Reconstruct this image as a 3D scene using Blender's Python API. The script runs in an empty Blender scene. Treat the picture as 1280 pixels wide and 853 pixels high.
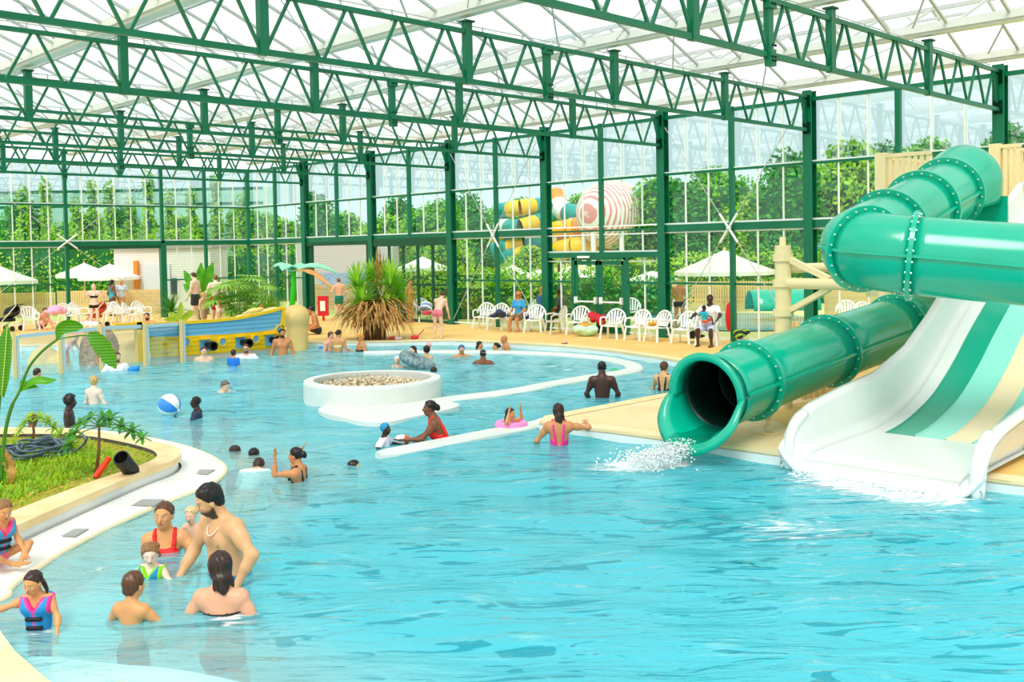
import bpy, bmesh, math, random
import numpy as np
from mathutils import Vector, Matrix, geometry
random.seed(7); np.random.seed(7)
SC = bpy.context.scene
COL = SC.collection
R2 = math.radians

# ---------------------------------------------------------------- camera model (measured from vanishing points)
_p = np.array([640., 349.]); _f = 1239.6; CAMZ = 2.8
def _unit(v): return v / np.linalg.norm(v)
_dy = _unit(np.array([-600. - 640, -(333. - 349), -_f]))
_dx = _unit(np.array([1880. - 640, -(287. - 349), -_f]))
_dx = _unit(_dx - _dy * (_dx @ _dy))
CAMR = np.stack([_dx, _dy, np.cross(_dx, _dy)])          # camera axes -> world
def ray(x, y): return CAMR @ np.array([x - 640., -(y - 349.), -_f])
def G(x, y, z=0.0):
    r = ray(x, y); t = (z - CAMZ) / r[2]
    return np.array([r[0] * t, r[1] * t, z])
def AT(x, y, d):
    q = ray(x, y) * (d / _f); q[2] += CAMZ; return q
def depth_of(P): return float(-(CAMR.T @ (np.array(P, float) - [0, 0, CAMZ]))[2])
WZ = -0.15                                                # water level
VR = np.array([.7071, -.7071, 0.]); VF = np.array([.7071, .7071, 0.])   # rightwards / away
def face_yaw(deg):                                       # 0 towards the viewer side, 90 to the right
    a = R2(deg); d = -math.cos(a) * VF + math.sin(a) * VR
    return math.atan2(-d[0], d[1])

# ---------------------------------------------------------------- colours and materials
def lin(c):
    if isinstance(c, str):
        c = c.lstrip('#'); c = [int(c[i:i + 2], 16) / 255 for i in (0, 2, 4)]
        c = [x / 12.92 if x <= .04045 else ((x + .055) / 1.055) ** 2.4 for x in c]
    return tuple(c[:3])
def rgba(c): return (*lin(c), 1.0)
MATS = {}
def mat(name, color, rough=.5, metal=0, noise=0, nscale=4, bump=0, bscale=30, spec=.4, color2=None, attr=False, trans=0):
    if name in MATS: return MATS[name]
    m = bpy.data.materials.new(name); m.use_nodes = True; nt = m.node_tree; N = nt.nodes; L = nt.links
    b = N['Principled BSDF']
    b.inputs['Base Color'].default_value = rgba(color); b.inputs['Roughness'].default_value = rough
    b.inputs['Metallic'].default_value = metal; b.inputs['Specular IOR Level'].default_value = spec
    tc = N.new('ShaderNodeTexCoord')
    src = None
    if attr:
        a = N.new('ShaderNodeAttribute'); a.attribute_name = 'Col'; src = a.outputs['Color']
        L.new(src, b.inputs['Base Color'])
    if noise or color2:
        n = N.new('ShaderNodeTexNoise'); n.inputs['Scale'].default_value = nscale; n.inputs['Detail'].default_value = 5
        L.new(tc.outputs['Object'], n.inputs['Vector'])
        mx = N.new('ShaderNodeMix'); mx.data_type = 'RGBA'
        rmp = N.new('ShaderNodeMapRange'); rmp.inputs['From Min'].default_value = .35; rmp.inputs['From Max'].default_value = .65
        L.new(n.outputs['Fac'], rmp.inputs['Value']); L.new(rmp.outputs['Result'], mx.inputs['Factor'])
        c = lin(color); c2 = lin(color2) if color2 else tuple(x * (1 - noise) for x in c)
        mx.inputs['A'].default_value = (*c, 1); mx.inputs['B'].default_value = (*c2, 1)
        L.new(mx.outputs['Result'], b.inputs['Base Color'])
    if bump:
        n2 = N.new('ShaderNodeTexNoise'); n2.inputs['Scale'].default_value = bscale; n2.inputs['Detail'].default_value = 4
        L.new(tc.outputs['Object'], n2.inputs['Vector'])
        bp = N.new('ShaderNodeBump'); bp.inputs['Strength'].default_value = bump; bp.inputs['Distance'].default_value = .02
        L.new(n2.outputs['Fac'], bp.inputs['Height']); L.new(bp.outputs['Normal'], b.inputs['Normal'])
    if trans:
        t = N.new('ShaderNodeBsdfTranslucent'); t.inputs['Color'].default_value = rgba(color)
        ms = N.new('ShaderNodeMixShader'); ms.inputs[0].default_value = trans
        L.new(b.outputs[0], ms.inputs[1]); L.new(t.outputs[0], ms.inputs[2])
        L.new(ms.outputs[0], N['Material Output'].inputs[0])
    MATS[name] = m
    return m
def glass_mat(name, tint, refl=.1, mul=1.0):
    if name in MATS: return MATS[name]
    m = bpy.data.materials.new(name); m.use_nodes = True; N = m.node_tree.nodes; L = m.node_tree.links
    N.remove(N['Principled BSDF'])
    t = N.new('ShaderNodeBsdfTransparent'); t.inputs[0].default_value = (*tint, 1)
    g = N.new('ShaderNodeBsdfGlossy'); g.inputs['Roughness'].default_value = .02; g.inputs['Color'].default_value = (.95, 1, 1, 1)
    lw = N.new('ShaderNodeLayerWeight'); lw.inputs['Blend'].default_value = .5
    fr = N.new('ShaderNodeMath'); fr.operation = 'POWER'; fr.inputs[1].default_value = 4.0; L.new(lw.outputs['Facing'], fr.inputs[0])
    mu = N.new('ShaderNodeMath'); mu.operation = 'MULTIPLY_ADD'; mu.inputs[1].default_value = mul; mu.inputs[2].default_value = refl + .03
    mx = N.new('ShaderNodeMixShader')
    L.new(fr.outputs[0], mu.inputs[0]); L.new(mu.outputs[0], mx.inputs[0]); L.new(t.outputs[0], mx.inputs[1]); L.new(g.outputs[0], mx.inputs[2])
    L.new(mx.outputs[0], N['Material Output'].inputs[0])
    MATS[name] = m
    return m

# ---------------------------------------------------------------- objects and tags
def tag(o, label=None, cat=None, group=None, kind=None):
    if label: o['label'] = label
    if cat: o['category'] = cat
    if group: o['group'] = group
    if kind: o['kind'] = kind
    return o
def empty(name, loc=(0, 0, 0), rz=0.0, parent=None):
    o = bpy.data.objects.new(name, None); COL.objects.link(o); o.location = loc; o.rotation_euler = (0, 0, rz)
    o.empty_display_size = .2
    if parent: o.parent = parent
    return o
def thing(name, label, cat, loc=(0, 0, 0), rz=0.0, group=None):
    return tag(empty(name, loc, rz), label, cat, group)
def copy_tree(o, parent=None):
    c = o.copy(); COL.objects.link(c)
    if parent: c.parent = parent
    for ch in list(o.children): copy_tree(ch, c)
    return c
class MB:
    def __init__(s): s.v = []; s.f = []; s.c = None
    def add(s, vs, fs):
        n = len(s.v); s.v.extend([tuple(map(float, v)) for v in vs]); s.f.extend([tuple(i + n for i in f) for f in fs]); return s
    def box(s, c, d, rz=0.0, rot=None):
        M = rot if rot is not None else Matrix.Rotation(rz, 3, 'Z')
        vs = []
        for z in (-.5, .5):
            for x, y in ((-.5, -.5), (.5, -.5), (.5, .5), (-.5, .5)):
                q = M @ Vector((x * d[0], y * d[1], z * d[2])); vs.append((q[0] + c[0], q[1] + c[1], q[2] + c[2]))
        return s.add(vs, [(3, 2, 1, 0), (4, 5, 6, 7), (0, 1, 5, 4), (1, 2, 6, 5), (2, 3, 7, 6), (3, 0, 4, 7)])
    def bar(s, a, b, w, h=None, up=(0, 0, 1)):            # rectangular bar from a to b
        h = h or w; a = Vector(a); b = Vector(b); d = (b - a); l = d.length
        if l < 1e-6: return s
        d /= l; u = Vector(up)
        if abs(d.dot(u)) > .99: u = Vector((0, 1, 0))
        x = d.cross(u).normalized(); y = x.cross(d).normalized()
        vs = []
        for q in (a, b):
            for i, j in ((-1, -1), (1, -1), (1, 1), (-1, 1)): vs.append(q + x * (i * w / 2) + y * (j * h / 2))
        return s.add(vs, [(0, 1, 2, 3), (7, 6, 5, 4), (4, 5, 1, 0), (5, 6, 2, 1), (6, 7, 3, 2), (7, 4, 0, 3)])
    def tube(s, pts, r, n=10, cap=True, closed=False):
        pts = [Vector(p) for p in pts]; m = len(pts)
        rs = r if isinstance(r, (list, tuple)) else [r] * m
        base = len(s.v); prev = None
        for i, p in enumerate(pts):
            if closed: d = pts[(i + 1) % m] - pts[i - 1]
            else: d = pts[min(i + 1, m - 1)] - pts[max(i - 1, 0)]
            d.normalize()
            if prev is None:
                u = Vector((0, 0, 1)) if abs(d.z) < .95 else Vector((0, 1, 0))
                x = d.cross(u).normalized()
            else:
                x = (prev - d * prev.dot(d)).normalized()
            prev = x; y = d.cross(x)
            for k in range(n):
                a = 2 * math.pi * k / n; s.v.append(tuple(p + x * (math.cos(a) * rs[i]) + y * (math.sin(a) * rs[i])))
        for i in range(m if closed else m - 1):
            j = (i + 1) % m
            for k in range(n):
                k2 = (k + 1) % n
                s.f.append((base + i * n + k, base + i * n + k2, base + j * n + k2, base + j * n + k))
        if cap and not closed:
            s.f.append(tuple(base + k for k in range(n))[::-1]); s.f.append(tuple(base + (m - 1) * n + k for k in range(n)))
        return s
    def lathe(s, prof, c=(0, 0, 0), n=24, cap=False):
        base = len(s.v); m = len(prof)
        for r, z in prof:
            for k in range(n):
                a = 2 * math.pi * k / n; s.v.append((c[0] + r * math.cos(a), c[1] + r * math.sin(a), c[2] + z))
        for i in range(m - 1):
            for k in range(n):
                k2 = (k + 1) % n; s.f.append((base + i * n + k, base + i * n + k2, base + (i + 1) * n + k2, base + (i + 1) * n + k))
        if cap:
            s.f.append(tuple(base + k for k in range(n))[::-1]); s.f.append(tuple(base + (m - 1) * n + k for k in range(n)))
        return s
    def sphere(s, c, r, n=14, m=8):
        r = r if isinstance(r, (tuple, list)) else (r, r, r)
        base = len(s.v)
        for i in range(m + 1):
            t = math.pi * i / m
            for k in range(n):
                a = 2 * math.pi * k / n
                s.v.append((c[0] + r[0] * math.sin(t) * math.cos(a), c[1] + r[1] * math.sin(t) * math.sin(a), c[2] - r[2] * math.cos(t)))
        for i in range(m):
            for k in range(n):
                k2 = (k + 1) % n; s.f.append((base + i * n + k, base + i * n + k2, base + (i + 1) * n + k2, base + (i + 1) * n + k))
        return s
    def grid(s, rows):                                    # rows of equal length points
        n = len(rows[0]); base = len(s.v)
        for r in rows: s.v.extend([tuple(map(float, q)) for q in r])
        for i in range(len(rows) - 1):
            for k in range(n - 1): s.f.append((base + i * n + k, base + i * n + k + 1, base + (i + 1) * n + k + 1, base + (i + 1) * n + k))
        return s
    def poly(s, loops, z):                                # flat polygon with holes, facing up
        vl = [[Vector((x, y, 0)) for x, y in lp] for lp in loops]
        flat = [q for lp in vl for q in lp]; tris = geometry.tessellate_polygon(vl)
        fs = []
        for t in tris:
            a, b, c = (flat[i] for i in t)
            fs.append(tuple(t) if (b - a).cross(c - a).z > 0 else (t[0], t[2], t[1]))
        return s.add([(q.x, q.y, z) for q in flat], fs)
    def wall(s, loop, z0, z1, closed=True):
        n = len(loop); vs = [(x, y, z0) for x, y in loop] + [(x, y, z1) for x, y in loop]
        return s.add(vs, [(i, (i + 1) % n, n + (i + 1) % n, n + i) for i in range(n if closed else n - 1)])
    def strap(s, base, d, L, w, droop=.3, seg=4, fold=.25, tip=.05, wmid=1.0):   # one strap-shaped leaf
        b = Vector(base); d = Vector(d).normalized(); side = d.cross(Vector((0, 0, 1)))
        if side.length < .05: side = Vector((1, 0, 0))
        side.normalize(); rows = []; p = b.copy(); st = L / seg
        for i in range(seg + 1):
            t = i / seg
            ww = w * (wmid * math.sin(math.pi * min(1, .12 + .88 * t)) ** .6 if t < 1 else tip)
            up = side.cross(d).normalized()
            rows.append((p - side * ww / 2 + up * (fold * ww / 2), p, p + side * ww / 2 + up * (fold * ww / 2)))
            p = p + d * st; d = (d + Vector((0, 0, -droop / seg))).normalized()
        return s.grid(rows)
    def build(s, name, m, parent=None, smooth=False, auto=None, solid=0, bevel=0):
        me = bpy.data.meshes.new(name); me.from_pydata(s.v, [], s.f)
        for x in (m if isinstance(m, (list, tuple)) else [m]): me.materials.append(x)
        if smooth: me.polygons.foreach_set('use_smooth', [True] * len(me.polygons))
        if s.c is not None:
            a = me.color_attributes.new('Col', 'FLOAT_COLOR', 'POINT'); a.data.foreach_set('color', np.concatenate([s.c, np.ones((len(s.c), 1))], 1).astype(np.float32).ravel())
        me.update()
        o = bpy.data.objects.new(name, me); COL.objects.link(o)
        if parent: o.parent = parent
        if solid:
            md = o.modifiers.new('Solid', 'SOLIDIFY'); md.thickness = solid; md.offset = 0
        if bevel:
            md = o.modifiers.new('Bevel', 'BEVEL'); md.width = bevel; md.segments = 2; md.limit_method = 'ANGLE'
        return o
def smooth_loop(pts, n=6):                                # Catmull-Rom through a closed loop
    P = [np.array(q, float) for q in pts]; m = len(P); out = []
    for i in range(m):
        a, b, c, d = P[i - 1], P[i], P[(i + 1) % m], P[(i + 2) % m]
        for k in range(n):
            t = k / n; out.append(.5 * (2 * b + (c - a) * t + (2 * a - 5 * b + 4 * c - d) * t * t + (3 * b - a - 3 * c + d) * t ** 3))
    return out
def smooth_path(pts, n=6):
    P = [np.array(q, float) for q in pts]; P = [2 * P[0] - P[1]] + P + [2 * P[-1] - P[-2]]; out = []
    for i in range(1, len(P) - 2):
        a, b, c, d = P[i - 1], P[i], P[i + 1], P[i + 2]
        for k in range(n):
            t = k / n; out.append(.5 * (2 * b + (c - a) * t + (2 * a - 5 * b + 4 * c - d) * t * t + (3 * b - a - 3 * c + d) * t ** 3))
    out.append(P[-2]); return out
def offset_loop(loop, d):                                 # move a closed CCW loop outwards by d
    P = [np.array(q[:2], float) for q in loop]; m = len(P); out = []
    for i in range(m):
        t = P[(i + 1) % m] - P[i - 1]; t /= (np.linalg.norm(t) + 1e-9); out.append(P[i] + np.array([t[1], -t[0]]) * d)
    return out

# ---------------------------------------------------------------- blended organic surfaces (implicit shapes meshed by surface nets)
def cap(a, b, r1, r2=None, k=None): return ('c', np.array(a, float), np.array(b, float), r1, r1 if r2 is None else r2, k)
def ell(c, r, M=None, k=None): return ('e', np.array(c, float), np.array(r, float), np.eye(3) if M is None else M, k)
def prim_d(pr, X, Y, Z):
    if pr[0] == 'c':
        _, a, b, r1, r2, _k = pr; ba = b - a; l2 = max(ba @ ba, 1e-9)
        t = np.clip(((X - a[0]) * ba[0] + (Y - a[1]) * ba[1] + (Z - a[2]) * ba[2]) / l2, 0, 1)
        return np.sqrt((X - a[0] - t * ba[0]) ** 2 + (Y - a[1] - t * ba[1]) ** 2 + (Z - a[2] - t * ba[2]) ** 2) - (r1 + (r2 - r1) * t)
    _, c, r, M, _k = pr; x, y, z = X - c[0], Y - c[1], Z - c[2]
    u = (M[0, 0] * x + M[1, 0] * y + M[2, 0] * z) / r[0]; v = (M[0, 1] * x + M[1, 1] * y + M[2, 1] * z) / r[1]; w = (M[0, 2] * x + M[1, 2] * y + M[2, 2] * z) / r[2]
    k0 = np.sqrt(u * u + v * v + w * w) + 1e-9
    k1 = np.sqrt((u / r[0]) ** 2 + (v / r[1]) ** 2 + (w / r[2]) ** 2) + 1e-9
    return k0 * (k0 - 1) / k1
def prim_bb(pr):
    if pr[0] == 'c':
        r = max(pr[3], pr[4]); return np.minimum(pr[1], pr[2]) - r, np.maximum(pr[1], pr[2]) + r
    e = np.sqrt(((pr[3] * pr[2][None, :]) ** 2).sum(1)); return pr[1] - e, pr[1] + e
def sdf_mesh(prims, h, k=.03, off=0.0, cut=None, sub=None):
    """prims blended together, grown by off; cut(X,Y,Z) > 0 removes; returns verts, quads"""
    bb = [prim_bb(q) for q in prims]; lo = np.min([b[0] for b in bb], 0) - off - 2.5 * h; hi = np.max([b[1] for b in bb], 0) + off + 2.5 * h
    n = np.ceil((hi - lo) / h).astype(int) + 1
    ax = [lo[i] + h * np.arange(n[i]) for i in range(3)]
    F = np.full(n, 1.0, np.float32)
    for q, b in zip(prims, bb):
        kk = q[-1] if q[-1] is not None else k; pad = kk + off + 2 * h
        i0 = np.maximum(np.floor((b[0] - pad - lo) / h).astype(int), 0); i1 = np.minimum(np.ceil((b[1] + pad - lo) / h).astype(int) + 1, n)
        sl = tuple(slice(i0[i], i1[i]) for i in range(3))
        X, Y, Z = ax[0][sl[0]][:, None, None], ax[1][sl[1]][None, :, None], ax[2][sl[2]][None, None, :]
        d = prim_d(q, X, Y, Z); s = F[sl]
        g = np.maximum(kk - np.abs(d - s), 0) / kk
        F[sl] = np.minimum(d, s) - g * g * kk * .25
    F -= off
    X, Y, Z = ax[0][:, None, None], ax[1][None, :, None], ax[2][None, None, :]
    if cut is not None: F = np.maximum(F, cut(X, Y, Z).astype(np.float32))
    return snet(F, lo, h)
def snet(F, lo, h):
    ins = F < 0
    cs = [(i, j, k) for i in (0, 1) for j in (0, 1) for k in (0, 1)]
    sh = np.array(F.shape) - 1
    cnt = sum(ins[i:i + sh[0], j:j + sh[1], k:k + sh[2]].astype(np.int8) for i, j, k in cs)
    act = (cnt > 0) & (cnt < 8); idx = np.argwhere(act)
    ids = np.full(sh, -1, np.int64); ids[tuple(idx.T)] = np.arange(len(idx))
    if len(idx) == 0: return np.zeros((0, 3)), np.zeros((0, 4), int)
    val = {c: F[idx[:, 0] + c[0], idx[:, 1] + c[1], idx[:, 2] + c[2]] for c in cs}
    acc = np.zeros((len(idx), 3)); num = np.zeros(len(idx))
    for a in cs:
        for d in range(3):
            if a[d] == 0:
                b = list(a); b[d] = 1; b = tuple(b); va, vb = val[a], val[b]; m = (va < 0) != (vb < 0)
                t = np.where(m, va / np.where(m, va - vb, 1), 0)
                for e in range(3): acc[:, e] += np.where(m, a[e] + (t if e == d else 0), 0)
                num += m
    V = lo + h * (idx + acc / num[:, None])
    Q = []
    for d in range(3):
        e1, e2 = (d + 1) % 3, (d + 2) % 3
        s0 = [slice(None)] * 3; s1 = [slice(None)] * 3
        s0[d] = slice(0, -1); s1[d] = slice(1, None)
        for e in (e1, e2): s0[e] = slice(1, -1); s1[e] = slice(1, -1)
        A = ins[tuple(s0)]; B = ins[tuple(s1)]
        for flip in (0, 1):
            pos = np.argwhere(A & ~B if not flip else ~A & B)
            if len(pos) == 0: continue
            pos = pos.copy(); pos[:, e1] += 1; pos[:, e2] += 1
            def cid(o1, o2):
                q = pos.copy(); q[:, e1] += o1; q[:, e2] += o2; return ids[q[:, 0], q[:, 1], q[:, 2]]
            qd = np.stack([cid(-1, -1), cid(0, -1), cid(0, 0), cid(-1, 0)], 1)
            Q.append(qd if not flip else qd[:, ::-1])
    return V, np.concatenate(Q)
def np_obj(name, V, Q, m, parent=None, col=None, smooth=True):
    me = bpy.data.meshes.new(name); me.from_pydata(V.tolist(), [], Q.tolist())
    me.materials.append(m); me.polygons.foreach_set('use_smooth', [smooth] * len(me.polygons))
    if col is not None:
        if np.ndim(col) == 1: col = np.tile(col, (len(V), 1))
        a = me.color_attributes.new('Col', 'FLOAT_COLOR', 'POINT'); a.data.foreach_set('color', np.concatenate([col, np.ones((len(V), 1))], 1).astype(np.float32).ravel())
    me.update(); o = bpy.data.objects.new(name, me); COL.objects.link(o)
    if parent: o.parent = parent
    return o
# ---------------------------------------------------------------- camera, sky, light
cam = bpy.data.objects.new('camera', bpy.data.cameras.new('camera')); COL.objects.link(cam)
cam.data.sensor_width = 36; cam.data.lens = 36 * _f / 1280; cam.data.shift_y = (349 - 426.5) / 1280
cam.data.clip_end = 800; cam.data.clip_start = .05
M4 = Matrix.Identity(4)
for i in range(3):
    for j in range(3): M4[i][j] = CAMR[i][j]
M4[2][3] = CAMZ
cam.matrix_world = M4; SC.camera = cam
SC.view_settings.view_transform = 'Standard'; SC.view_settings.look = 'None'; SC.view_settings.exposure = 0.0
w = bpy.data.worlds.new('sky'); SC.world = w; w.use_nodes = True; N = w.node_tree.nodes; L = w.node_tree.links
bg = N['Background']; bg.inputs['Strength'].default_value = 1.25
tc = N.new('ShaderNodeTexCoord'); sp = N.new('ShaderNodeSeparateXYZ'); rp = N.new('ShaderNodeValToRGB')
L.new(tc.outputs['Generated'], sp.inputs[0]); L.new(sp.outputs['Z'], rp.inputs[0]); L.new(rp.outputs[0], bg.inputs[0])
rp.color_ramp.elements[0].position = 0.0; rp.color_ramp.elements[0].color = (.80, .92, .93, 1)
rp.color_ramp.elements[1].position = .35; rp.color_ramp.elements[1].color = (1, 1, 1, 1)
sun = bpy.data.objects.new('sun', bpy.data.lights.new('sun', 'SUN')); COL.objects.link(sun)
sun.data.energy = 2.6; sun.data.angle = R2(25); sun.data.color = (1, .97, .9)
sun.rotation_euler = (R2(32), R2(-18), R2(-35))
# ---------------------------------------------------------------- shared materials
GREEN = mat('green steel paint', '#00704e', .35, noise=.12, nscale=2)
DGREEN = mat('dark green steel paint', '#005034', .45, noise=.1)
WHITEBAR = mat('white glazing bar', '#eef3f0', .5)
GUTTER = mat('white grey gutter metal', '#dfe2df', .5, noise=.06)
ROOFBAR = mat('pale grey roof bar', '#b9bfbc', .5)
WPLASTIC = mat('white plastic', '#f6f6f4', .4)
BEIGEPLASTIC = mat('beige plastic', '#d8d3be', .45)
CREAM = mat('cream painted steel', '#f0dfae', .4, noise=.05)
PLASTER = mat('white pool plaster', '#dde3dd', .6, noise=.06, nscale=3, bump=.15, bscale=20)
TUBE = mat('sea green fibreglass', '#00b392', .2, spec=.65, color2='#08a98a', nscale=1.3)
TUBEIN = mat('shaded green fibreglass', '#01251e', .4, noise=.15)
WSLIDE = mat('white gelcoat', '#e4e9e5', .18, spec=.6, noise=.03)
BOLT = mat('galvanised bolt', '#e8efe9', .3, .3)
WOOD = mat('cream timber', '#e9c98a', .6, noise=.25, nscale=6)
YELLOW = mat('yellow painted panel', '#ffcc05', .4, noise=.08)
SKYBLUE = mat('light blue painted panel', '#6fb2da', .4, noise=.08)
SAND = mat('sand coloured plaster', '#f3cf86', .6, noise=.1, nscale=3, bump=.2)
BLACK = mat('black plastic', '#0d0f10', .4)
VC_SKIN = mat('skin', '#d8a080', .42, attr=True)
VC_CLOTH = mat('cloth', '#888888', .6, attr=True)
VC_HAIR = mat('hair', '#201510', .35, attr=True)
LEAF = mat('banana leaf', '#3f9a18', .35, color2='#68b81e', nscale=5, trans=.3)
LEAFD = mat('dark leaf', '#2f7d1c', .4, color2='#58a52a', nscale=6, trans=.3)
LEAFY = mat('yellow green leaf', '#a9c92e', .45, color2='#6fae22', nscale=4, trans=.35)
DRY = mat('dry palm thatch', '#d2a55e', .8, color2='#9c6a2e', nscale=9)
BARK = mat('brown bark', '#7b5a36', .8, noise=.4, nscale=12, bump=.5)
# ================================================================ BUILDING: steel frame, glazing, roof
XW, Y0, DYB = 24.48, 8.32, 4.829
YB = Y0 + 7 * DYB                                            # back wall
YC = [Y0 + DYB * i for i in range(-2, 8)]
# -- columns along the right wall, one per truss
def make_column():
    m = MB()
    m.box((-.13, 0, 3.42), (.025, .26, 6.84)); m.box((.13, 0, 3.42), (.025, .26, 6.84)); m.box((0, .02, 3.42), (.26, .03, 6.84))
    m.box((0, 0, .012), (.34, .34, .024))
    return m.build('steel_column', GREEN)
col0 = make_column()
NTH = ['right of the tube slide hood, nearest the white slide', 'behind the green tube slide bend', 'right of the double glass door', 'left of the double glass door behind the chairs', 'right of the sliding glass doors', 'between the sliding doors and the open doorway behind the palm', 'left of the open doorway by the plastic palm tree', 'in the far corner of the hall']
for i in range(-1, 7):
    o = col0 if i == -1 else copy_tree(col0)
    o.location = (XW, Y0 + DYB * (i), 0)
    tag(o, 'dark green steel column ' + (NTH[i] if i >= 0 else 'hidden behind the slide tower'), 'column', 'steel columns along the right glass wall')
    hp = MB().box((-.16, 0, 6.55), (.04, .2, .3)).box((-.16, 0, 5.85), (.04, .2, .3))
    hp.build('connection_plate', DGREEN, o)
corner = MB().box((XW, YB, 3.35), (.16, .16, 6.7)).build('steel_column', GREEN)
tag(corner, 'slim dark green column in the far corner where both glass walls meet', 'column')
# -- thin wall posts
pm = MB().box((0, 0, 3.35), (.13, .13, 6.7)); post0 = pm.build('wall_post', GREEN)
used = False; PLAB = ['behind the slide tower', 'just left of the tube slide hood panels', 'beside the red lifeguard board', 'over the double glass door', 'left of the woman in blue', 'over the sliding glass doors', 'over the open doorway', 'behind the yucca plants']
for i in range(0, 8):
    y = Y0 + DYB * (i - .5); o = post0 if i == 0 else copy_tree(post0)
    o.location = (XW, y, 0)
    if i in (3, 5, 6):
        z0 = 2.5 if i == 3 else 3.3
        o.data = o.data.copy()
        for v in o.data.vertices: v.co.z = max(v.co.z, z0)
    tag(o, 'slim green wall post ' + PLAB[i], 'post', 'slim posts of the right glass wall')
for k, (x, lab) in enumerate([(22.27, 'near the far corner behind the potted fan palms'), (16.04, 'left of the open back doorway'), (11.9, 'at the far left edge')]):
    o = copy_tree(post0); o.location = (x, YB, 0); o.rotation_euler.z = math.pi / 2
    tag(o, 'slim green back wall post ' + lab, 'post', 'posts of the back glass wall')
o = MB().box((20.2, YB, 1.65), (.26, .2, 3.3)).box((20.2, YB, 5), (.13, .13, 3.4)).build('wall_post', GREEN)
tag(o, 'thick green post right of the open back doorway', 'post', 'posts of the back glass wall')
# -- horizontal rails (structure)
rails = MB()
ya, yb2 = YC[0] - 1, YB
for z, t, h in ((3.3, .13, .2), (4.92, .07, .07), (6.62, .09, .1)):
    rails.box((XW + .02, (ya + yb2) / 2, z), (t, yb2 - ya, h)) if z != 3.3 else None
    rails.box(((XW + 6) / 2, YB, z), (XW - 6, t, h))
for a, b in ((YC[0] - 1, Y0 + DYB * 2), (Y0 + DYB * 3, YB)): rails.box((XW + .02, (a + b) / 2, 3.3), (.13, b - a, .2))
rails.box((XW + .02, Y0 + DYB * 2.5, 3.3), (.06, DYB, .06)); rails.box((XW, Y0 + DYB * 2.5, 2.52), (.16, DYB, .17))
for a, b in ((YC[0] - 1, Y0 + 2 * DYB), (Y0 + 2 * DYB, Y0 + 2 * DYB + 1.5), (Y0 + 3 * DYB - 1.35, Y0 + 5 * DYB - DYB), (Y0 + 6 * DYB, YB)): rails.box((XW + .02, (a + b) / 2, 1.65), (.06, b - a, .06))
rails.box(((XW + 20.3) / 2, YB, 1.65), (XW - 20.3, .06, .06)); rails.box(((6 + 16) / 2, YB, 1.65), (10, .06, .06))
rails.box((XW + .02, (ya + yb2) / 2, .06), (.08, .05, .05))
tag(rails.build('trim_1', GREEN), kind='structure')
# -- glazing: one window per half bay, white bars, glass pane
GL = glass_mat('wall glass', (.82, .95, .91), .02, .9); GLU = glass_mat('upper wall glass', (.76, .94, .89), .03, 1.0); GLT = glass_mat('top wall glass', (.74, .90, .90), .3, .8)
wn = [0]
def window(axis, c, a, b, tiers, nb=3):
    wn[0] += 1
    fr = MB(); 
    for z0, z1 in tiers:
        for k in range(1, nb):
            t = a + (b - a) * k / nb
            fr.box((c, t, (z0 + z1) / 2) if axis == 'x' else (t, c, (z0 + z1) / 2), (.045, .036, z1 - z0) if axis == 'x' else (.036, .045, z1 - z0))
        fr.box((c, (a + b) / 2, z0 + .03) if axis == 'x' else ((a + b) / 2, c, z0 + .03), (.04, b - a, .05) if axis == 'x' else (b - a, .04, .05))
        fr.box((c, (a + b) / 2, z1 - .13) if axis == 'x' else ((a + b) / 2, c, z1 - .13), (.04, b - a, .04) if axis == 'x' else (b - a, .04, .04)) if z1 < 3.4 else None
    f = tag(fr.build('window_%d' % wn[0], WHITEBAR), kind='structure')
    for z0, z1 in tiers:
        e = .06
        vs = [(c + e, a, z0), (c + e, b, z0), (c + e, b, z1), (c + e, a, z1)] if axis == 'x' else [(a, c + e, z0), (b, c + e, z0), (b, c + e, z1), (a, c + e, z1)]
        MB().add(vs, [(0, 1, 2, 3)]).build('glass_pane', GLT if z0 > 4.9 else GLU if z0 > 3 else GL, f)
for i in range(-2, 14):
    a = Y0 + DYB * i / 2; b = a + DYB / 2
    lo = [] if i in (8, 9, 10, 11) else [(.05, 3.3)]
    if i in (4, 5): lo = [(2.6, 3.3)]
    window('x', XW + .03, a, b, lo + [(3.4, 4.9), (4.94, 6.62)])
# beside the double door
window('x', XW + .03, Y0 + 2 * DYB, Y0 + 2 * DYB + 1.5, [(.05, 2.45)], 2)
window('x', XW + .03, Y0 + 3 * DYB - 1.2, Y0 + 3 * DYB, [(.05, 2.45)], 2)
for a, b, low in ((7.7, 11.9, 1), (11.9, 16.04, 1), (16.04, 20.2, 0), (20.2, 22.27, 1), (22.27, XW, 1)):
    window('y', YB + .03, a, b, ([(.05, 3.3)] if low else []) + [(3.4, 4.9), (4.94, 6.62)], 6 if b - a > 3 else 3)
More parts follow.
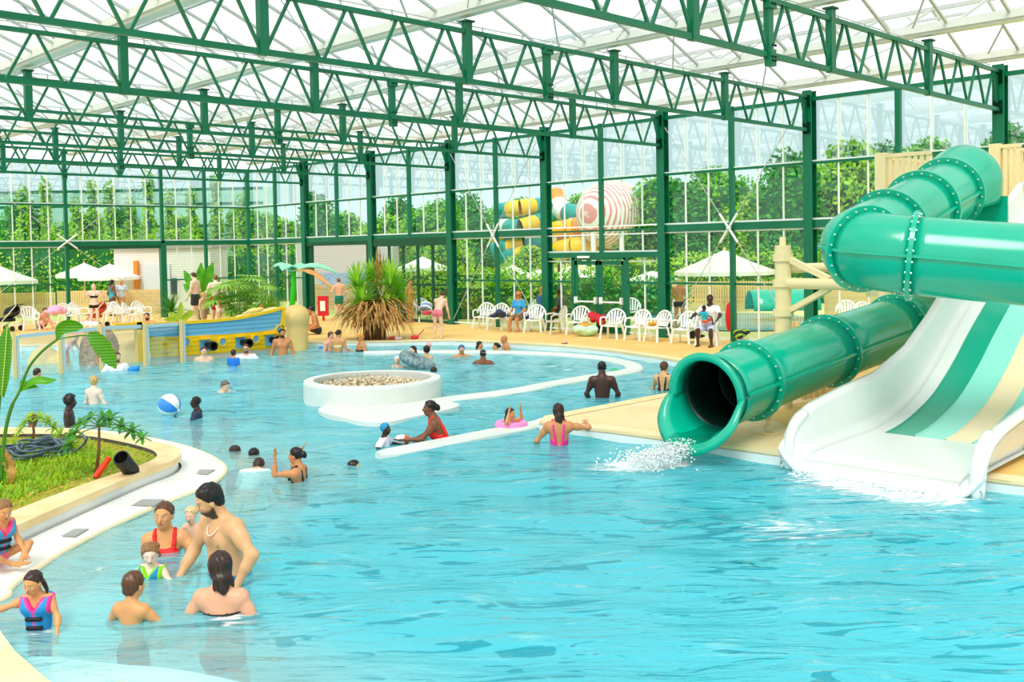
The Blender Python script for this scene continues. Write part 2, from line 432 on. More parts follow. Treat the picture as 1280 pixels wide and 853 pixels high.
# -- double glass door (right wall)
d = tag(MB().box((XW, 19.42 + 2.18, 1.26), (.14, .14, 2.5)).box((XW, 19.42, 1.26), (.14, .14, 2.5)).box((XW, 20.51, 2.42), (.14, 2.2, .12)).build('door_1', GREEN), kind='structure')
for yc, s in ((19.98, 1), (21.04, -1)):
    lf = MB(); w = 1.04
    for yy in (yc - w / 2 + .06, yc + w / 2 - .06): lf.box((XW - .02, yy, 1.18), (.06, .13, 2.3))
    lf.box((XW - .02, yc, 2.27), (.06, w, .13)); lf.box((XW - .02, yc, .12), (.06, w, .2))
    leaf = lf.build('door_leaf', GREEN, d)
    MB().add([(XW, yc - w / 2, .1), (XW, yc + w / 2, .1), (XW, yc + w / 2, 2.3), (XW, yc - w / 2, 2.3)], [(0, 1, 2, 3)]).build('glass_pane', GL, leaf)
    MB().bar((XW - .14, yc - w / 2 + .08, 1.02), (XW - .14, yc + w / 2 - .08, 1.02), .06, .05).box((XW - .1, yc - w / 2 + .1, 1.06), (.1, .07, .22)).box((XW - .1, yc + w / 2 - .1, 1.06), (.1, .07, .22)).build('push_bar', WPLASTIC, leaf)
MB().box((XW - .09, 21.1, 2.46), (.08, .5, .07)).build('door_closer', WPLASTIC, d)
# -- sliding doors in the next bay but one
ys0, ys1 = Y0 + 4 * DYB, Y0 + 5 * DYB
d = tag(MB().box((XW, (ys0 + ys1) / 2, 3.1), (.2, DYB, .3)).build('door_2', DGREEN), kind='structure')
for k in range(5):
    a = ys0 + .2 + (DYB - .4) * k / 5; b = a + (DYB - .4) / 5
    lf = MB()
    for yy in (a + .03, b - .03): lf.box((XW, yy, 1.5), (.06, .06, 2.9))
    lf.box((XW, (a + b) / 2, 1.45), (.05, b - a, .08)); lf.box((XW, (a + b) / 2, .06), (.05, b - a, .1))
    leaf = lf.build('door_leaf', DGREEN, d)
    MB().add([(XW, a, .05), (XW, b, .05), (XW, b, 2.95), (XW, a, 2.95)], [(0, 1, 2, 3)]).build('glass_pane', GL, leaf)
tag(MB().box((XW + .02, Y0 + 5.5 * DYB, 3.12), (.2, DYB - .3, .16)).box((XW + .05, Y0 + 6 * DYB - .3, 1.55), (.12, .3, 3.1)).box((XW + .05, Y0 + 5 * DYB + .3, 1.55), (.12, .25, 3.1)).build('door_3', DGREEN), kind='structure')
tag(MB().box((18.12, YB, 3.14), (4.1, .14, .14)).build('door_4', DGREEN), kind='structure')
# -- diagonal wind bracing rods
def brace(name, pts, lab):
    c = np.mean(pts, 0); m = MB(); e = MB()
    for q in pts:
        q = np.array(q, float); m.tube([c, q], .012, 6); u = (q - c) / np.linalg.norm(q - c); e.tube([c + u * .08, c + u * .5], .035, 6)
    o = m.build(name, ROOFBAR); tag(o, lab, 'bracing', 'crossed wind bracing rods'); e.build('rod_end', WHITEBAR, o); MB().sphere(c, .07).build('hub', WHITEBAR, o)
for k, lab in ((1, 'crossed bracing rods above the red board on the right wall'), (4, 'crossed bracing rods above the woman in blue')):
    a, b = Y0 + DYB * (k if k == 1 else 3), Y0 + DYB * (k + 1 if k == 1 else 4)
    brace('wind_brace', [(XW - .2, a + .25, .2), (XW - .2, b - .25, .2), (XW - .2, a + .25, 6.3), (XW - .2, b - .25, 6.3)], lab)
brace('wind_brace', [(12, YB - .2, .4), (20, YB - .2, .4), (12, YB - .2, 6.4), (20, YB - .2, 6.4)], 'crossed bracing rods on the back glass wall')

# -- lattice trusses
GX = [-.33 + 4.15 * k for k in range(7)]                     # gutter lines
def make_truss():
    X0, X1 = 3.2, XW - .15
    root = empty('roof_truss')
    ch = MB().bar((X0, 0, 5.8), (X1, 0, 5.8), .08, .085).build('bottom_chord', GREEN, root)
    MB().bar((X0, 0, 6.68), (X1, 0, 6.68), .08, .075).build('top_chord', GREEN, root)
    for x in GX[1:6]:
        p = MB().box((x, 0, 6.3), (.15, .12, 1.1)).build('truss_post', GREEN, root)
        MB().box((x, 0, 6.86), (.22, .2, .03)).build('cap_plate', DGREEN, p)
    sp = MB().box((14.2, 0, 6.2), (.14, .1, .95)).box((14.2, -.03, 5.75), (.16, .12, .26)).box((14.2, -.03, 6.6), (.22, .12, .14)).build('splice_plate', GREEN, root)
    for z in (5.7, 5.76, 5.94, 6.6):
        for dx in (-.04, .04): MB().box((14.2 + dx, -.1, z), (.03, .03, .03)).build('bolt', BLACK, sp)
    d0 = None; x = 7.97 - 4 * 1.0375
    for k in range(21):
        xb = x + 1.0375 * k
        for s in (-1, 1):
            xt = xb + s * .47
            if xt > X1 - .05 or xt < X0: continue
            if d0 is None or True:
                q = MB().bar((xb + s * .05, 0, 5.84), (xt, 0, 6.65), .045, .045).build('web_diagonal', GREEN, root)
    m = MB(); m.add([(X1 - .32, 0, 6.6), (X1, -.0, 6.6), (X1, 0, 5.95), (X1 - .08, 0, 5.95)], [(0, 1, 2, 3)]); m.build('gusset_plate', GREEN, root, solid=.03)
    rod = MB().tube([(X0, .15, 6.84), (X1, .15, 6.84)], .01, 5)
    for k in range(20): rod.box((X0 + 1.05 * k, .15, 6.8), (.02, .02, .12))
    rod.build('sprinkler_rod', ROOFBAR, root)
    return root
tr0 = make_truss()
TL = ['nearest green lattice roof truss, cut by the top edge above the slides', 'second green lattice truss from the front', 'third green lattice truss from the front', 'fourth green lattice truss from the front', 'fifth green lattice truss from the front', 'sixth green lattice truss from the front', 'farthest green lattice truss in front of the back wall']
for i in range(7):
    o = tr0 if i == 0 else copy_tree(tr0)
    o.location = (0, Y0 + DYB * i, 0); tag(o, TL[i] + ', spanning the hall', 'truss', 'green lattice roof trusses')
# -- gutters, gabled glass roof
for k, x in enumerate(GX):
    g = MB(); ya = 2.0
    g.box((x, (ya + YB) / 2, 7.02), (.2, YB - ya, .12)); g.box((x - .14, (ya + YB) / 2, 7.1), (.04, YB - ya, .16)); g.box((x + .14, (ya + YB) / 2, 7.1), (.04, YB - ya, .16))
    tag(g.build('trim_%d' % (10 + k), GUTTER), kind='structure')
GLR = glass_mat('roof glass', (.97, .99, .985), .02, .35)
def make_gable():
    m = MB(); ya, n = 2.0, 34; yb = YB
    for k in range(n + 1):
        y = ya + (yb - ya) * k / n
        m.bar((.12, y, 7.12), (2.075, y, 7.95), .05, .05); m.bar((4.03, y, 7.12), (2.075, y, 7.95), .05, .05)
    m.bar((2.075, ya, 7.95), (2.075, yb, 7.95), .08, .08)
    for k in range(0, n, 5):                                  # opening vents with their push rods
        y = ya + (yb - ya) * (k + .5) / n
        m.bar((.3, y, 7.1), (1.5, y + .9, 7.75), .03); m.bar((3.8, y, 7.1), (2.6, y - .9, 7.75), .03)
        m.bar((1.0, y - .55, 7.5), (1.0, y + .55, 7.5), .05)
    for y in [Y0 + DYB * (i + .5) for i in range(7)]: m.tube([(0, y - 2.4, 7.05), (4.15, y + 2.4, 7.05)], .01, 4)
    o = m.build('ceiling', ROOFBAR); o['kind'] = 'structure'
    MB().add([(.1, ya, 7.16), (.1, yb, 7.16), (2.075, yb, 8.0), (2.075, ya, 8.0), (4.05, yb, 7.16), (4.05, ya, 7.16)], [(0, 1, 2, 3), (3, 2, 4, 5)]).build('glass_pane', GLR, o)
    return o
g0 = make_gable()
for k in range(6):
    o = g0 if k == 0 else copy_tree(g0); o.location = (GX[k], 0, 0)
# ================================================================ FLOOR, POOL, WATER
pool_loop = [(2.36, 6.73), (2.6, 4.0), (3.6, -2), (4, -7), (13.2, -7), (12.7, 0), (12.08, 3.85), (11.78, 6.38), (11.6, 9.6), (11.45, 10.35), (11.5, 10.95), (11.9, 11.2),
             (15.2, 11.15), (17.2, 11.35), (18.7, 12.2), (19.5, 13.4), (20.1, 15.1), (20.62, 17), (20.83, 18.96), (20.5, 21.2), (20.1, 22.9), (18.75, 24.25), (17.6, 25.6), (16.9, 26.5), (16.3, 27.2),
             (11.2, 33.0), (9.0, 36.5), (5, 38), (-.5, 34), (-.6, 9.3), (1.0, 8.7), (2.2, 8.25), (2.44, 7.93), (2.38, 7.43)]
deck = MB().poly([[(-8, -9), (24.6, -9), (24.6, 44.5), (-8, 44.5)], pool_loop], 0.0)
mdeck = mat('sand coloured deck', '#f0c878', .7, color2='#e9bb66', nscale=.6, bump=.25, bscale=60)
tag(deck.build('floor', mdeck), kind='structure')
# pale floor of the landing by the slides
isl = [(11.75, 10.95), (15.2, 11.0), (18, 11.2), (19, 9.6), (17.5, 8.4), (14.5, 8.8), (12.9, 7.0), (12.25, 4), (12.05, 4), (11.9, 6.4), (11.72, 9.6)]
tag(MB().poly([isl], .004).build('floor.landing', mat('pale deck', '#f6dcae', .7, color2='#efcf98', nscale=.8, bump=.2, bscale=60)), kind='structure')
bpy.data.objects['floor.landing'].name = 'trim_40'
inner = [np.array(q) for q in pool_loop]; outer = offset_loop(pool_loop, -.3)
area = sum(a[0] * b[1] - b[0] * a[1] for a, b in zip(pool_loop, pool_loop[1:] + pool_loop[:1]))
if area > 0: outer = offset_loop(pool_loop, .3)
n = len(inner); kv = [(*q, .012) for q in inner] + [(*q, .012) for q in outer] + [(*q, -.05) for q in inner]
kf = [(i, n + i, n + (i + 1) % n, (i + 1) % n) for i in range(n)] + [(i, (i + 1) % n, 2 * n + (i + 1) % n, 2 * n + i) for i in range(n)]
tag(MB().add(kv, kf).build('trim_41', mat('cream coping', '#f7e2b6', .6, color2='#efd49a', nscale=1.5, bump=.2, bscale=40)), kind='structure')
tag(MB().wall(pool_loop, -1.7, -.03).build('trim_42', mat('white pool wall', '#e9f3f0', .5, noise=.06, nscale=2)), kind='structure')
# ---- shelf island with planting bed (left)
shelf = [(2.75, 9.05), (2.95, 9.3), (3.12, 9.51), (3.75, 10.12), (4.43, 10.63), (5.2, 11.11), (5.99, 11.52), (6.49, 11.98), (6.78, 12.5), (6.98, 13.36), (7.05, 14.2), (7.0, 15.1), (6.85, 16.1), (6.2, 17.5), (4.8, 18.8), (2, 19.5), (-.55, 19.5), (-.55, 9.0), (1.6, 8.75)]
copo = [(2.3, 9.5), (3.38, 10.39), (4.26, 11.04), (5.36, 11.82), (5.85, 12.11), (6.17, 12.5), (6.31, 12.95), (6.3, 13.5), (6.22, 14.3), (5.97, 15.3), (5.4, 16.3), (4.2, 17.3), (2, 17.9), (-.5, 18), (-.5, 9.2)]
bed = [(2.2, 9.95), (3.5, 10.98), (4.62, 11.72), (5.27, 12.06), (5.72, 12.38), (5.92, 12.7), (6.0, 13.15), (5.97, 13.9), (5.78, 14.9), (5.1, 15.9), (4.0, 16.8), (2, 17.4), (-.4, 17.5), (-.4, 9.6)]
def ring(lo, zl, hi, zh, name, m, div=1):
    A = smooth_loop(lo, 4); B = smooth_loop(hi, 4); k = len(A)
    # match by angle around a common centre
    c = np.array([2.6, 13.2])
    th = [math.atan2(q[1] - c[1], q[0] - c[0]) for q in B]
    TB = sorted(zip(th, range(len(B))))
    def atang(a): return B[min(TB, key=lambda u: abs((u[0] - a + math.pi) % (2 * math.pi) - math.pi))[1]]
    rows = []
    tA = [math.atan2(q[1] - c[1], q[0] - c[0]) for q in A]
    B2 = [atang(a) for a in tA]
    mb = MB(); vs = []; fs = []
    for j in range(div + 1):
        t = j / div
        for a, b in zip(A, B2): vs.append((*(a + (b - a) * t), zl + (zh - zl) * t))
    for j in range(div):
        for i in range(k): fs.append((j * k + i, j * k + (i + 1) % k, (j + 1) * k + (i + 1) % k, (j + 1) * k + i))
    mb.add(vs, fs)
    return mb.build(name, m, smooth=False)
mshelf = mat('white smooth shelf', '#f4f6f0', .35, color2='#e2e8e2', nscale=1.2)
o = MB(); A = smooth_loop(shelf, 4); Ci = smooth_loop(copo, 4)
o.poly([A], -.149); n0 = len(o.v)
tag(o.build('trim_43', mshelf), kind='structure')
so = MB()                                                    # sloping shelf surface from coping wall down to the water
fine = smooth_loop(shelf, 8); cl = smooth_loop(copo, 8)
CL = np.array(cl)
def near(q): return CL[np.argmin(((CL - q) ** 2).sum(1))]
rows = []
for t in (0, .06, .5, 1):
    rows.append([(*(np.array(q) + (near(np.array(q)) - np.array(q)) * t), [-.125, -.112, -.1, -.05][(0, .06, .5, 1).index(t)]) for q in fine + fine[:1]])
so.grid(rows); so.wall(fine, -1.6, -.125)
tag(so.build('trim_44', mshelf, smooth=True), kind='structure')
tag(MB().tube([(q[0], q[1], -.135) for q in fine], .03, 8, closed=True).build('trim_53', mat('cream rounded edge', '#f3e2bf', .5)), kind='structure')
mcop = mat('cream stone coping', '#f5dcae', .6, color2='#eac98e', nscale=2.5, bump=.25, bscale=30)
cb = MB(); cb.poly([smooth_loop(copo, 5), smooth_loop(bed, 5)], .14); cb.wall(smooth_loop(copo, 5), .06, .14)
tag(cb.build('trim_45', mcop), kind='structure')
cw = [tuple(q) for q in offset_loop(smooth_loop(copo, 5), -.04 if sum(a[0] * b[1] - b[0] * a[1] for a, b in zip(copo, copo[1:] + copo[:1])) > 0 else .04)]
tag(MB().wall(cw, -.1, .08).build('trim_46', mshelf), kind='structure')
tag(MB().poly([smooth_loop(bed, 5)], .09).build('trim_47', mat('bed soil', '#8fa22a', .9, color2='#a5922e', nscale=6, bump=.6, bscale=25)), kind='structure')
for px, py, lab in ((86, 667, 'grey square drain grate set in the white shelf, beside the seated girl'), (185, 629, 'grey square drain grate set in the white shelf above the woman in red'), (251, 591, 'grey drain grate at the rounded tip of the white shelf')):
    g = G(px, py, -.102); m = MB()
    ang = R2(42)
    for k in range(9):
        off = (k - 4) * .03; m.box((g[0] + off * math.cos(ang + 1.57), g[1] + off * math.sin(ang + 1.57), g[2] + .008), (.26, .02, .01), ang)
    o = m.build('drain_grate', mat('grey grate plastic', '#b3b6b2', .6)); tag(o, lab, 'drain grate', 'drain grates in the shelf')
    MB().box((g[0], g[1], g[2] - .003), (.29, .29, .016), ang).build('frame', mat('grate frame', '#8d918e', .6), o)
# ---- pool floor with depth
SH = np.array(smooth_loop(shelf, 8) + [np.array(q) for q in ((2.36, 6.73), (2.5, 5.5), (2.6, 4.0))])
PLV = [Vector((x, y)) for x, y in pool_loop]
PL = np.array(pool_loop)
def inside(P, loop):
    x, y = P[:, 0], P[:, 1]; r = np.zeros(len(P), bool); j = len(loop) - 1
    for i in range(len(loop)):
        xi, yi = loop[i]; xj, yj = loop[j]
        r ^= ((yi > y) != (yj > y)) & (x < (xj - xi) * (y - yi) / (yj - yi + 1e-12) + xi); j = i
    return r
def depth_at(P):
    P = np.atleast_2d(P)
    d = np.sqrt(((P[:, None, :] - SH[None]) ** 2).sum(2)).min(1)
    w = np.clip((P[:, 1] - 25.6) / 1.0, 0, 1)
    return np.clip(.38 + .38 * d, .3, 1.35) * (1 - w) + .3 * w
def floor_z(x, y): return WZ - float(depth_at(np.array([[x, y]]))[0])
gx = np.arange(-.8, 21.6, .35); gy = np.arange(-7.2, 38.3, .35)
rows = []
for y in gy:
    P = np.stack([gx, np.full_like(gx, y)], 1); z = WZ - depth_at(P); rows.append([(x, y, zz) for x, zz in zip(gx, z)])
mb = MB().grid(rows)
tag(mb.build('floor.pool', mat('pale blue pool lining', '#d2f4f4', .5, color2='#bdecec', nscale=.8), smooth=True), kind='structure')
bpy.data.objects['floor.pool'].name = 'trim_48'
# white step under water at the near left corner
tag(MB().poly([smooth_loop([(2.3, 6.6), (2.45, 7.6), (2.62, 7.75), (2.95, 7.2), (3.3, 6.6), (3.6, 5.6), (3.6, 4.5), (2.5, 4.5)], 4)], -.19).build('trim_49', mat('white step', '#f7fbf8', .5)), kind='structure')

# ---- low white walls in the water
def low_wall(path, w, name, z=WZ + .07):
    P = smooth_path(path, 8); m = MB(); rows = []
    for i, q in enumerate(P):
        a = P[max(i - 1, 0)]; b = P[min(i + 1, len(P) - 1)]; t = (b - a)[:2]; t = t / np.linalg.norm(t); nrm = np.array([-t[1], t[0]])
        ww = w * (min(1, .35 + .65 * min(i, len(P) - 1 - i) / 2.0))
        rows.append([(*(q[:2] + nrm * s * ww / 2), zz) for s, zz in ((1, -1.5), (1, z - .04), (.8, z), (-.8, z), (-1, z - .04), (-1, -1.5))])
    m.grid(rows); m.f.append(tuple(range(6))); m.f.append(tuple(len(m.v) - 6 + k for k in range(6))[::-1])
    return tag(m.build(name, PLASTER), kind='structure')
W1 = [G(472, 572, WZ), G(540, 559, WZ), G(610, 545, WZ), G(668, 534, WZ), G(690, 527, WZ)]
low_wall(W1, .36, 'trim_50')
W2 = [G(x, y, WZ) for x, y in ((412, 512), (440, 515), (470, 517.5), (510, 511), (560, 502), (640, 492), (700, 480.5), (750, 472), (785, 466.5), (793, 461.5), (783, 456), (750, 449.5), (700, 445), (640, 442.5), (560, 441.5), (455, 442.5))]
low_wall(W2, .42, 'trim_51')
sk = MB().poly([smooth_loop([G(x, y, 0)[:2] for x, y in ((398, 505), (420, 514), (470, 522), (520, 514), (575, 500), (520, 492), (440, 492))], 5)], WZ + .06)
sk.wall([tuple(q) for q in smooth_loop([G(x, y, 0)[:2] for x, y in ((398, 505), (420, 514), (470, 522), (520, 514), (575, 500), (520, 492), (440, 492))], 5)], -1.3, WZ + .06)
tag(sk.build('trim_52', PLASTER), kind='structure')
# ---- round planter
pc = G(466.5, 498, WZ); pr_ = 1.36
t = thing('round_planter', 'low round white plaster planter filled with gravel, standing in the pool', 'planter', (pc[0], pc[1], WZ))
MB().lathe([(pr_, -1.2), (pr_, .36), (pr_ - .015, .4), (pr_ - .19, .41), (pr_ - .2, .39), (pr_ - .2, .1)], n=64).build('planter_wall', PLASTER, t, smooth=False)
mg = mat('beige gravel', '#ead7ac', .9, color2='#fff6e0', nscale=40, bump=1, bscale=60)
MB().lathe([(0.001, .3), (.6, .3), (.9, .28), (pr_ - .19, .2)], n=40).build('soil_bed', mat('planter soil', '#8a6f3a', .9, noise=.4, nscale=10), t)
rb = MB()
for k in range(900):
    a = random.random() * 6.283; r = (pr_ - .3) * math.sqrt(random.random()); s = random.uniform(.014, .03)
    rb.sphere((r * math.cos(a), r * math.sin(a), .3 + random.uniform(-.01, .01)), (s, s * random.uniform(.7, 1), s * .6), 5, 3)
o = rb.build('gravel', mg, t); o['kind'] = 'stuff'
gm = MB()
for k in range(160):
    a = random.uniform(.6, 3.9); r = (pr_ - .24) * random.uniform(.9, 1)
    gm.strap((r * math.cos(a), r * math.sin(a), .26), (random.uniform(-.5, .5), random.uniform(-.5, .5), 1), random.uniform(.05, .13), .012, .5, 2)
o = gm.build('weed', mat('dry weed', '#8c8a2b', .8), t); o['kind'] = 'stuff'
# ---- water
def water_material():
    m = bpy.data.materials.new('turquoise pool water'); m.use_nodes = True; nt = m.node_tree; N = nt.nodes; L = nt.links
    N.remove(N['Principled BSDF']); tc = N.new('ShaderNodeTexCoord')
    def noise(scale, det, vec, dist=0):
        n = N.new('ShaderNodeTexNoise'); n.inputs['Scale'].default_value = scale; n.inputs['Detail'].default_value = det; n.inputs['Distortion'].default_value = dist; L.new(vec, n.inputs['Vector']); return n.outputs['Fac']
    def mapping(scale, rot=0):
        k = N.new('ShaderNodeMapping'); k.inputs['Scale'].default_value = scale; k.inputs['Rotation'].default_value = (0, 0, rot); L.new(tc.outputs['Object'], k.inputs['Vector']); return k.outputs[0]
    def mrange(v, a, b, c=0, d=1):
        k = N.new('ShaderNodeMapRange'); k.interpolation_type = 'SMOOTHSTEP'
        for i, x in zip(('From Min', 'From Max', 'To Min', 'To Max'), (a, b, c, d)): k.inputs[i].default_value = x
        L.new(v, k.inputs['Value']); return k.outputs['Result']
    def math2(op, a, b):
        k = N.new('ShaderNodeMath'); k.operation = op
        for i, x in enumerate((a, b)):
            if isinstance(x, (int, float)): k.inputs[i].default_value = x
            else: L.new(x, k.inputs[i])
        return k.outputs[0]
    def mixc(f, a, b):
        k = N.new('ShaderNodeMix'); k.data_type = 'RGBA'; L.new(f, k.inputs['Factor'])
        for nm, x in (('A', a), ('B', b)):
            if isinstance(x, tuple): k.inputs[nm].default_value = (*x, 1)
            else: L.new(x, k.inputs[nm])
        return k.outputs['Result']
    at = N.new('ShaderNodeAttribute'); at.attribute_name = 'Col'; sep = N.new('ShaderNodeSeparateColor'); L.new(at.outputs['Color'], sep.inputs[0])
    deep, foam, far = sep.outputs['Red'], sep.outputs['Green'], sep.outputs['Blue']
    va = mapping((1, 1, 1), R2(45)); k_ = N.new('ShaderNodeMapping'); k_.inputs['Scale'].default_value = (.8, 3.2, 1); L.new(va, k_.inputs['Vector']); st = k_.outputs[0]   # wave crests run along one diagonal of the hall
    h1 = noise(.85, 3, st, .8); h2 = noise(2.1, 4, st, .9); h3 = noise(14, 3, va, .4)
    hh = math2('ADD', math2('ADD', math2('MULTIPLY', h1, 1.0), math2('MULTIPLY', h2, .45)), math2('MULTIPLY', h3, .12))
    bp = N.new('ShaderNodeBump'); bp.inputs['Strength'].default_value = .55; bp.inputs['Distance'].default_value = .12; L.new(hh, bp.inputs['Height'])
    # colour: pale where shallow, turquoise in the deep, dark ripple reflections painted in as streaks
    base = mixc(deep, lin('#c6eff2'), lin('#52c9dc'))
    base = mixc(far, base, lin('#a6e6f0'))  # paler with distance: stronger sky reflection put into the colour
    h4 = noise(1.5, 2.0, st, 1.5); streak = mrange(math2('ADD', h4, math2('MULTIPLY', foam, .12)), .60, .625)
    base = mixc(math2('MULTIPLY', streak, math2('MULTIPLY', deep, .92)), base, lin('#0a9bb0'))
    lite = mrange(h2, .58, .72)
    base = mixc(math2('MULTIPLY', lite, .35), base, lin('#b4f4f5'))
    fn = noise(3.2, 8, st, 1.8); fm = mrange(math2('ADD', fn, math2('SUBTRACT', foam, .62)), .34, .62)
    df = N.new('ShaderNodeBsdfDiffuse'); L.new(mixc(fm, base, (.95, .98, .98)), df.inputs['Color']); L.new(bp.outputs[0], df.inputs['Normal'])
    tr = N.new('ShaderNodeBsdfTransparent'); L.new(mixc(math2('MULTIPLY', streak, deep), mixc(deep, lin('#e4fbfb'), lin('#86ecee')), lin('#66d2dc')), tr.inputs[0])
    gl = N.new('ShaderNodeBsdfGlossy'); gl.inputs['Roughness'].default_value = .06; gl.inputs['Color'].default_value = (.9, .98, 1, 1); L.new(bp.outputs[0], gl.inputs['Normal'])
    fr = N.new('ShaderNodeFresnel'); fr.inputs['IOR'].default_value = 1.33; L.new(bp.outputs[0], fr.inputs['Normal'])
    m1 = N.new('ShaderNodeMixShader'); op = math2('MAXIMUM', mrange(deep, 0, 1, .36, .62), fm); L.new(op, m1.inputs[0]); L.new(tr.outputs[0], m1.inputs[1]); L.new(df.outputs[0], m1.inputs[2])
    m2 = N.new('ShaderNodeMixShader'); L.new(math2('MULTIPLY', math2('MINIMUM', fr.outputs[0], .5), math2('SUBTRACT', 1.0, math2('MULTIPLY', fm, .8))), m2.inputs[0]); L.new(m1.outputs[0], m2.inputs[1]); L.new(gl.outputs[0], m2.inputs[2])
    L.new(m2.outputs[0], N['Material Output'].inputs[0])
    return m
step = .13
gx = np.arange(-.9, 21.4, step); gy = np.arange(-7.5, 38.2, step)
XX, YY = np.meshgrid(gx, gy); P = np.stack([XX.ravel(), YY.ravel()], 1)
ZZ = np.zeros(len(P)); rng = np.random.RandomState(3)
for k in range(26):
    wl = rng.uniform(.45, 2.2); a = R2(45) + rng.normal(0, .55); kx, ky = math.cos(a) * 6.283 / wl, math.sin(a) * 6.283 / wl
    ZZ += .0042 * wl ** .6 * np.sin(P[:, 0] * kx + P[:, 1] * ky + rng.uniform(0, 6.28))
WAVE_IN = inside(P, pool_loop)
pad = inside(P, [tuple(q) for q in (offset_loop(pool_loop, .35) if area > 0 else offset_loop(pool_loop, -.35))])
dd = depth_at(P)
shl = inside(P, [tuple(q) for q in offset_loop(shelf, -.25 if sum(a[0] * b[1] - b[0] * a[1] for a, b in zip(shelf, shelf[1:] + shelf[:1])) > 0 else .25)])
e1 = G(845, 575, WZ)[:2]; e2 = np.array([11.35, 5.2])
v = P - e1; d1 = np.abs(v @ np.array([.35, .94])) * .75; along = -(v @ np.array([.94, -.35]))
f1 = np.clip(1 - np.sqrt((np.maximum(along, 0) / 2.6) ** 2 + (np.abs(v @ np.array([.35, .94])) / .65) ** 2 + (np.maximum(-along, 0) / .3) ** 2), 0, 1) * 1.15
u = P - e2; f2 = np.clip(1 - np.sqrt((np.clip(-u[:, 0], 0, 9) / 1.7) ** 2 + (np.maximum(np.abs(u[:, 1]) - .8, 0) / 1.0) ** 2), 0, 1) * (P[:, 0] < 11.9) * .74
f2b = np.clip(1 - np.sqrt(((u[:, 0] + 2.2) / 2.2) ** 2 + (u[:, 1] / 2.4) ** 2), 0, 1) * .58
fo = np.maximum(np.maximum(f1, f2), f2b)
def foam_spot(px, py, r, a):
    global fo
    g = G(px, py, WZ)[:2]; fo = np.maximum(fo, np.clip(1 - np.sqrt(((P - g) ** 2).sum(1)) / r, 0, 1) * a)
for q in ((280, 488, .5, .9), (690, 458, .5, .8), (710, 462, .5, .75), (118, 710, .3, .8), (48, 788, .4, .7), (290, 770, .5, .8), (345, 446, .5, .6), (205, 455, .5, .6)): foam_spot(*q)
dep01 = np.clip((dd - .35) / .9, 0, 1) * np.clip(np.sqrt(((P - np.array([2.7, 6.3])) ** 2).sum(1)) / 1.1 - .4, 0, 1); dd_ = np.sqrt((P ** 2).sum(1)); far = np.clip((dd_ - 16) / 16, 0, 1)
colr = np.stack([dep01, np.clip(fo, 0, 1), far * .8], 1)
keep = pad & ~shl; idmap = np.full(len(P), -1); nx = len(gx)
I, J = np.meshgrid(np.arange(len(gx) - 1), np.arange(len(gy) - 1)); a = (J * nx + I).ravel()
qd = np.stack([a, a + 1, a + 1 + nx, a + nx], 1); qd = qd[keep[qd].all(1)]
us = np.unique(qd); idmap[us] = np.arange(len(us))
V = np.stack([P[us, 0], P[us, 1], WZ + ZZ[us]], 1)
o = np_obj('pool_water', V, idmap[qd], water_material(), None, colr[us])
tag(o, 'rippling turquoise pool water with white foam at the slide exits', 'water', kind='stuff')
# ================================================================ WATER SLIDES AND TOWER
def tube_frames(path):
    P = [np.array(q, float) for q in path]; out = []
    for i in range(len(P)):
        t = P[min(i + 1, len(P) - 1)] - P[max(i - 1, 0)]; t = t / np.linalg.norm(t)
        s = np.cross(t, [0, 0, 1.]); s /= np.linalg.norm(s); u = np.cross(s, t); out.append((P[i], t, s, u))
    return out
def tube_section(path, r, parent, n=40, name='tube_section'):
    fr = tube_frames(path); m = MB(); rows = []
    for p, t, s, u in fr: rows.append([p + r * (math.cos(a) * s + math.sin(a) * u) for a in np.linspace(0, 2 * math.pi, n + 1)])
    m.grid(rows)
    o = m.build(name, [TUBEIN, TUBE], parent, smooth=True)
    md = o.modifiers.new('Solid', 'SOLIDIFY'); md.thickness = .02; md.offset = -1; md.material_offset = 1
    for sg in (-1, 1):
        seam = MB()
        rr = []
        for p, t, s, u in fr:
            c = p + s * sg * r; rr.append([c + u * .028, c + s * sg * .05 + u * .018, c + s * sg * .05 - u * .018, c - u * .028])
        seam.grid(rr)
        seam.build('seam_flange', TUBE, o)
    return o
def flange(p, t, r, parent, n=48, bolts=20, w=.1):
    p = np.array(p, float); t = np.array(t, float); t /= np.linalg.norm(t)
    s = np.cross(t, [0, 0, 1.]); s /= np.linalg.norm(s); u = np.cross(s, t)
    m = MB(); rows = []
    for ax, rr in ((-.03, r), (-.03, r + w), (.03, r + w), (.03, r)):
        rows.append([p + t * ax + rr * (math.cos(a) * s + math.sin(a) * u) for a in np.linspace(0, 2 * math.pi, n + 1)])
    m.grid(rows); o = m.build('flange', TUBE, parent)
    for k in range(bolts):
        a = 2 * math.pi * (k + .5) / bolts; c = p + (r + w * .55) * (math.cos(a) * s + math.sin(a) * u)
        MB().tube([c - t * .045, c + t * .045], .014, 6).build('bolt', BOLT, o)
    return o
RT = .5
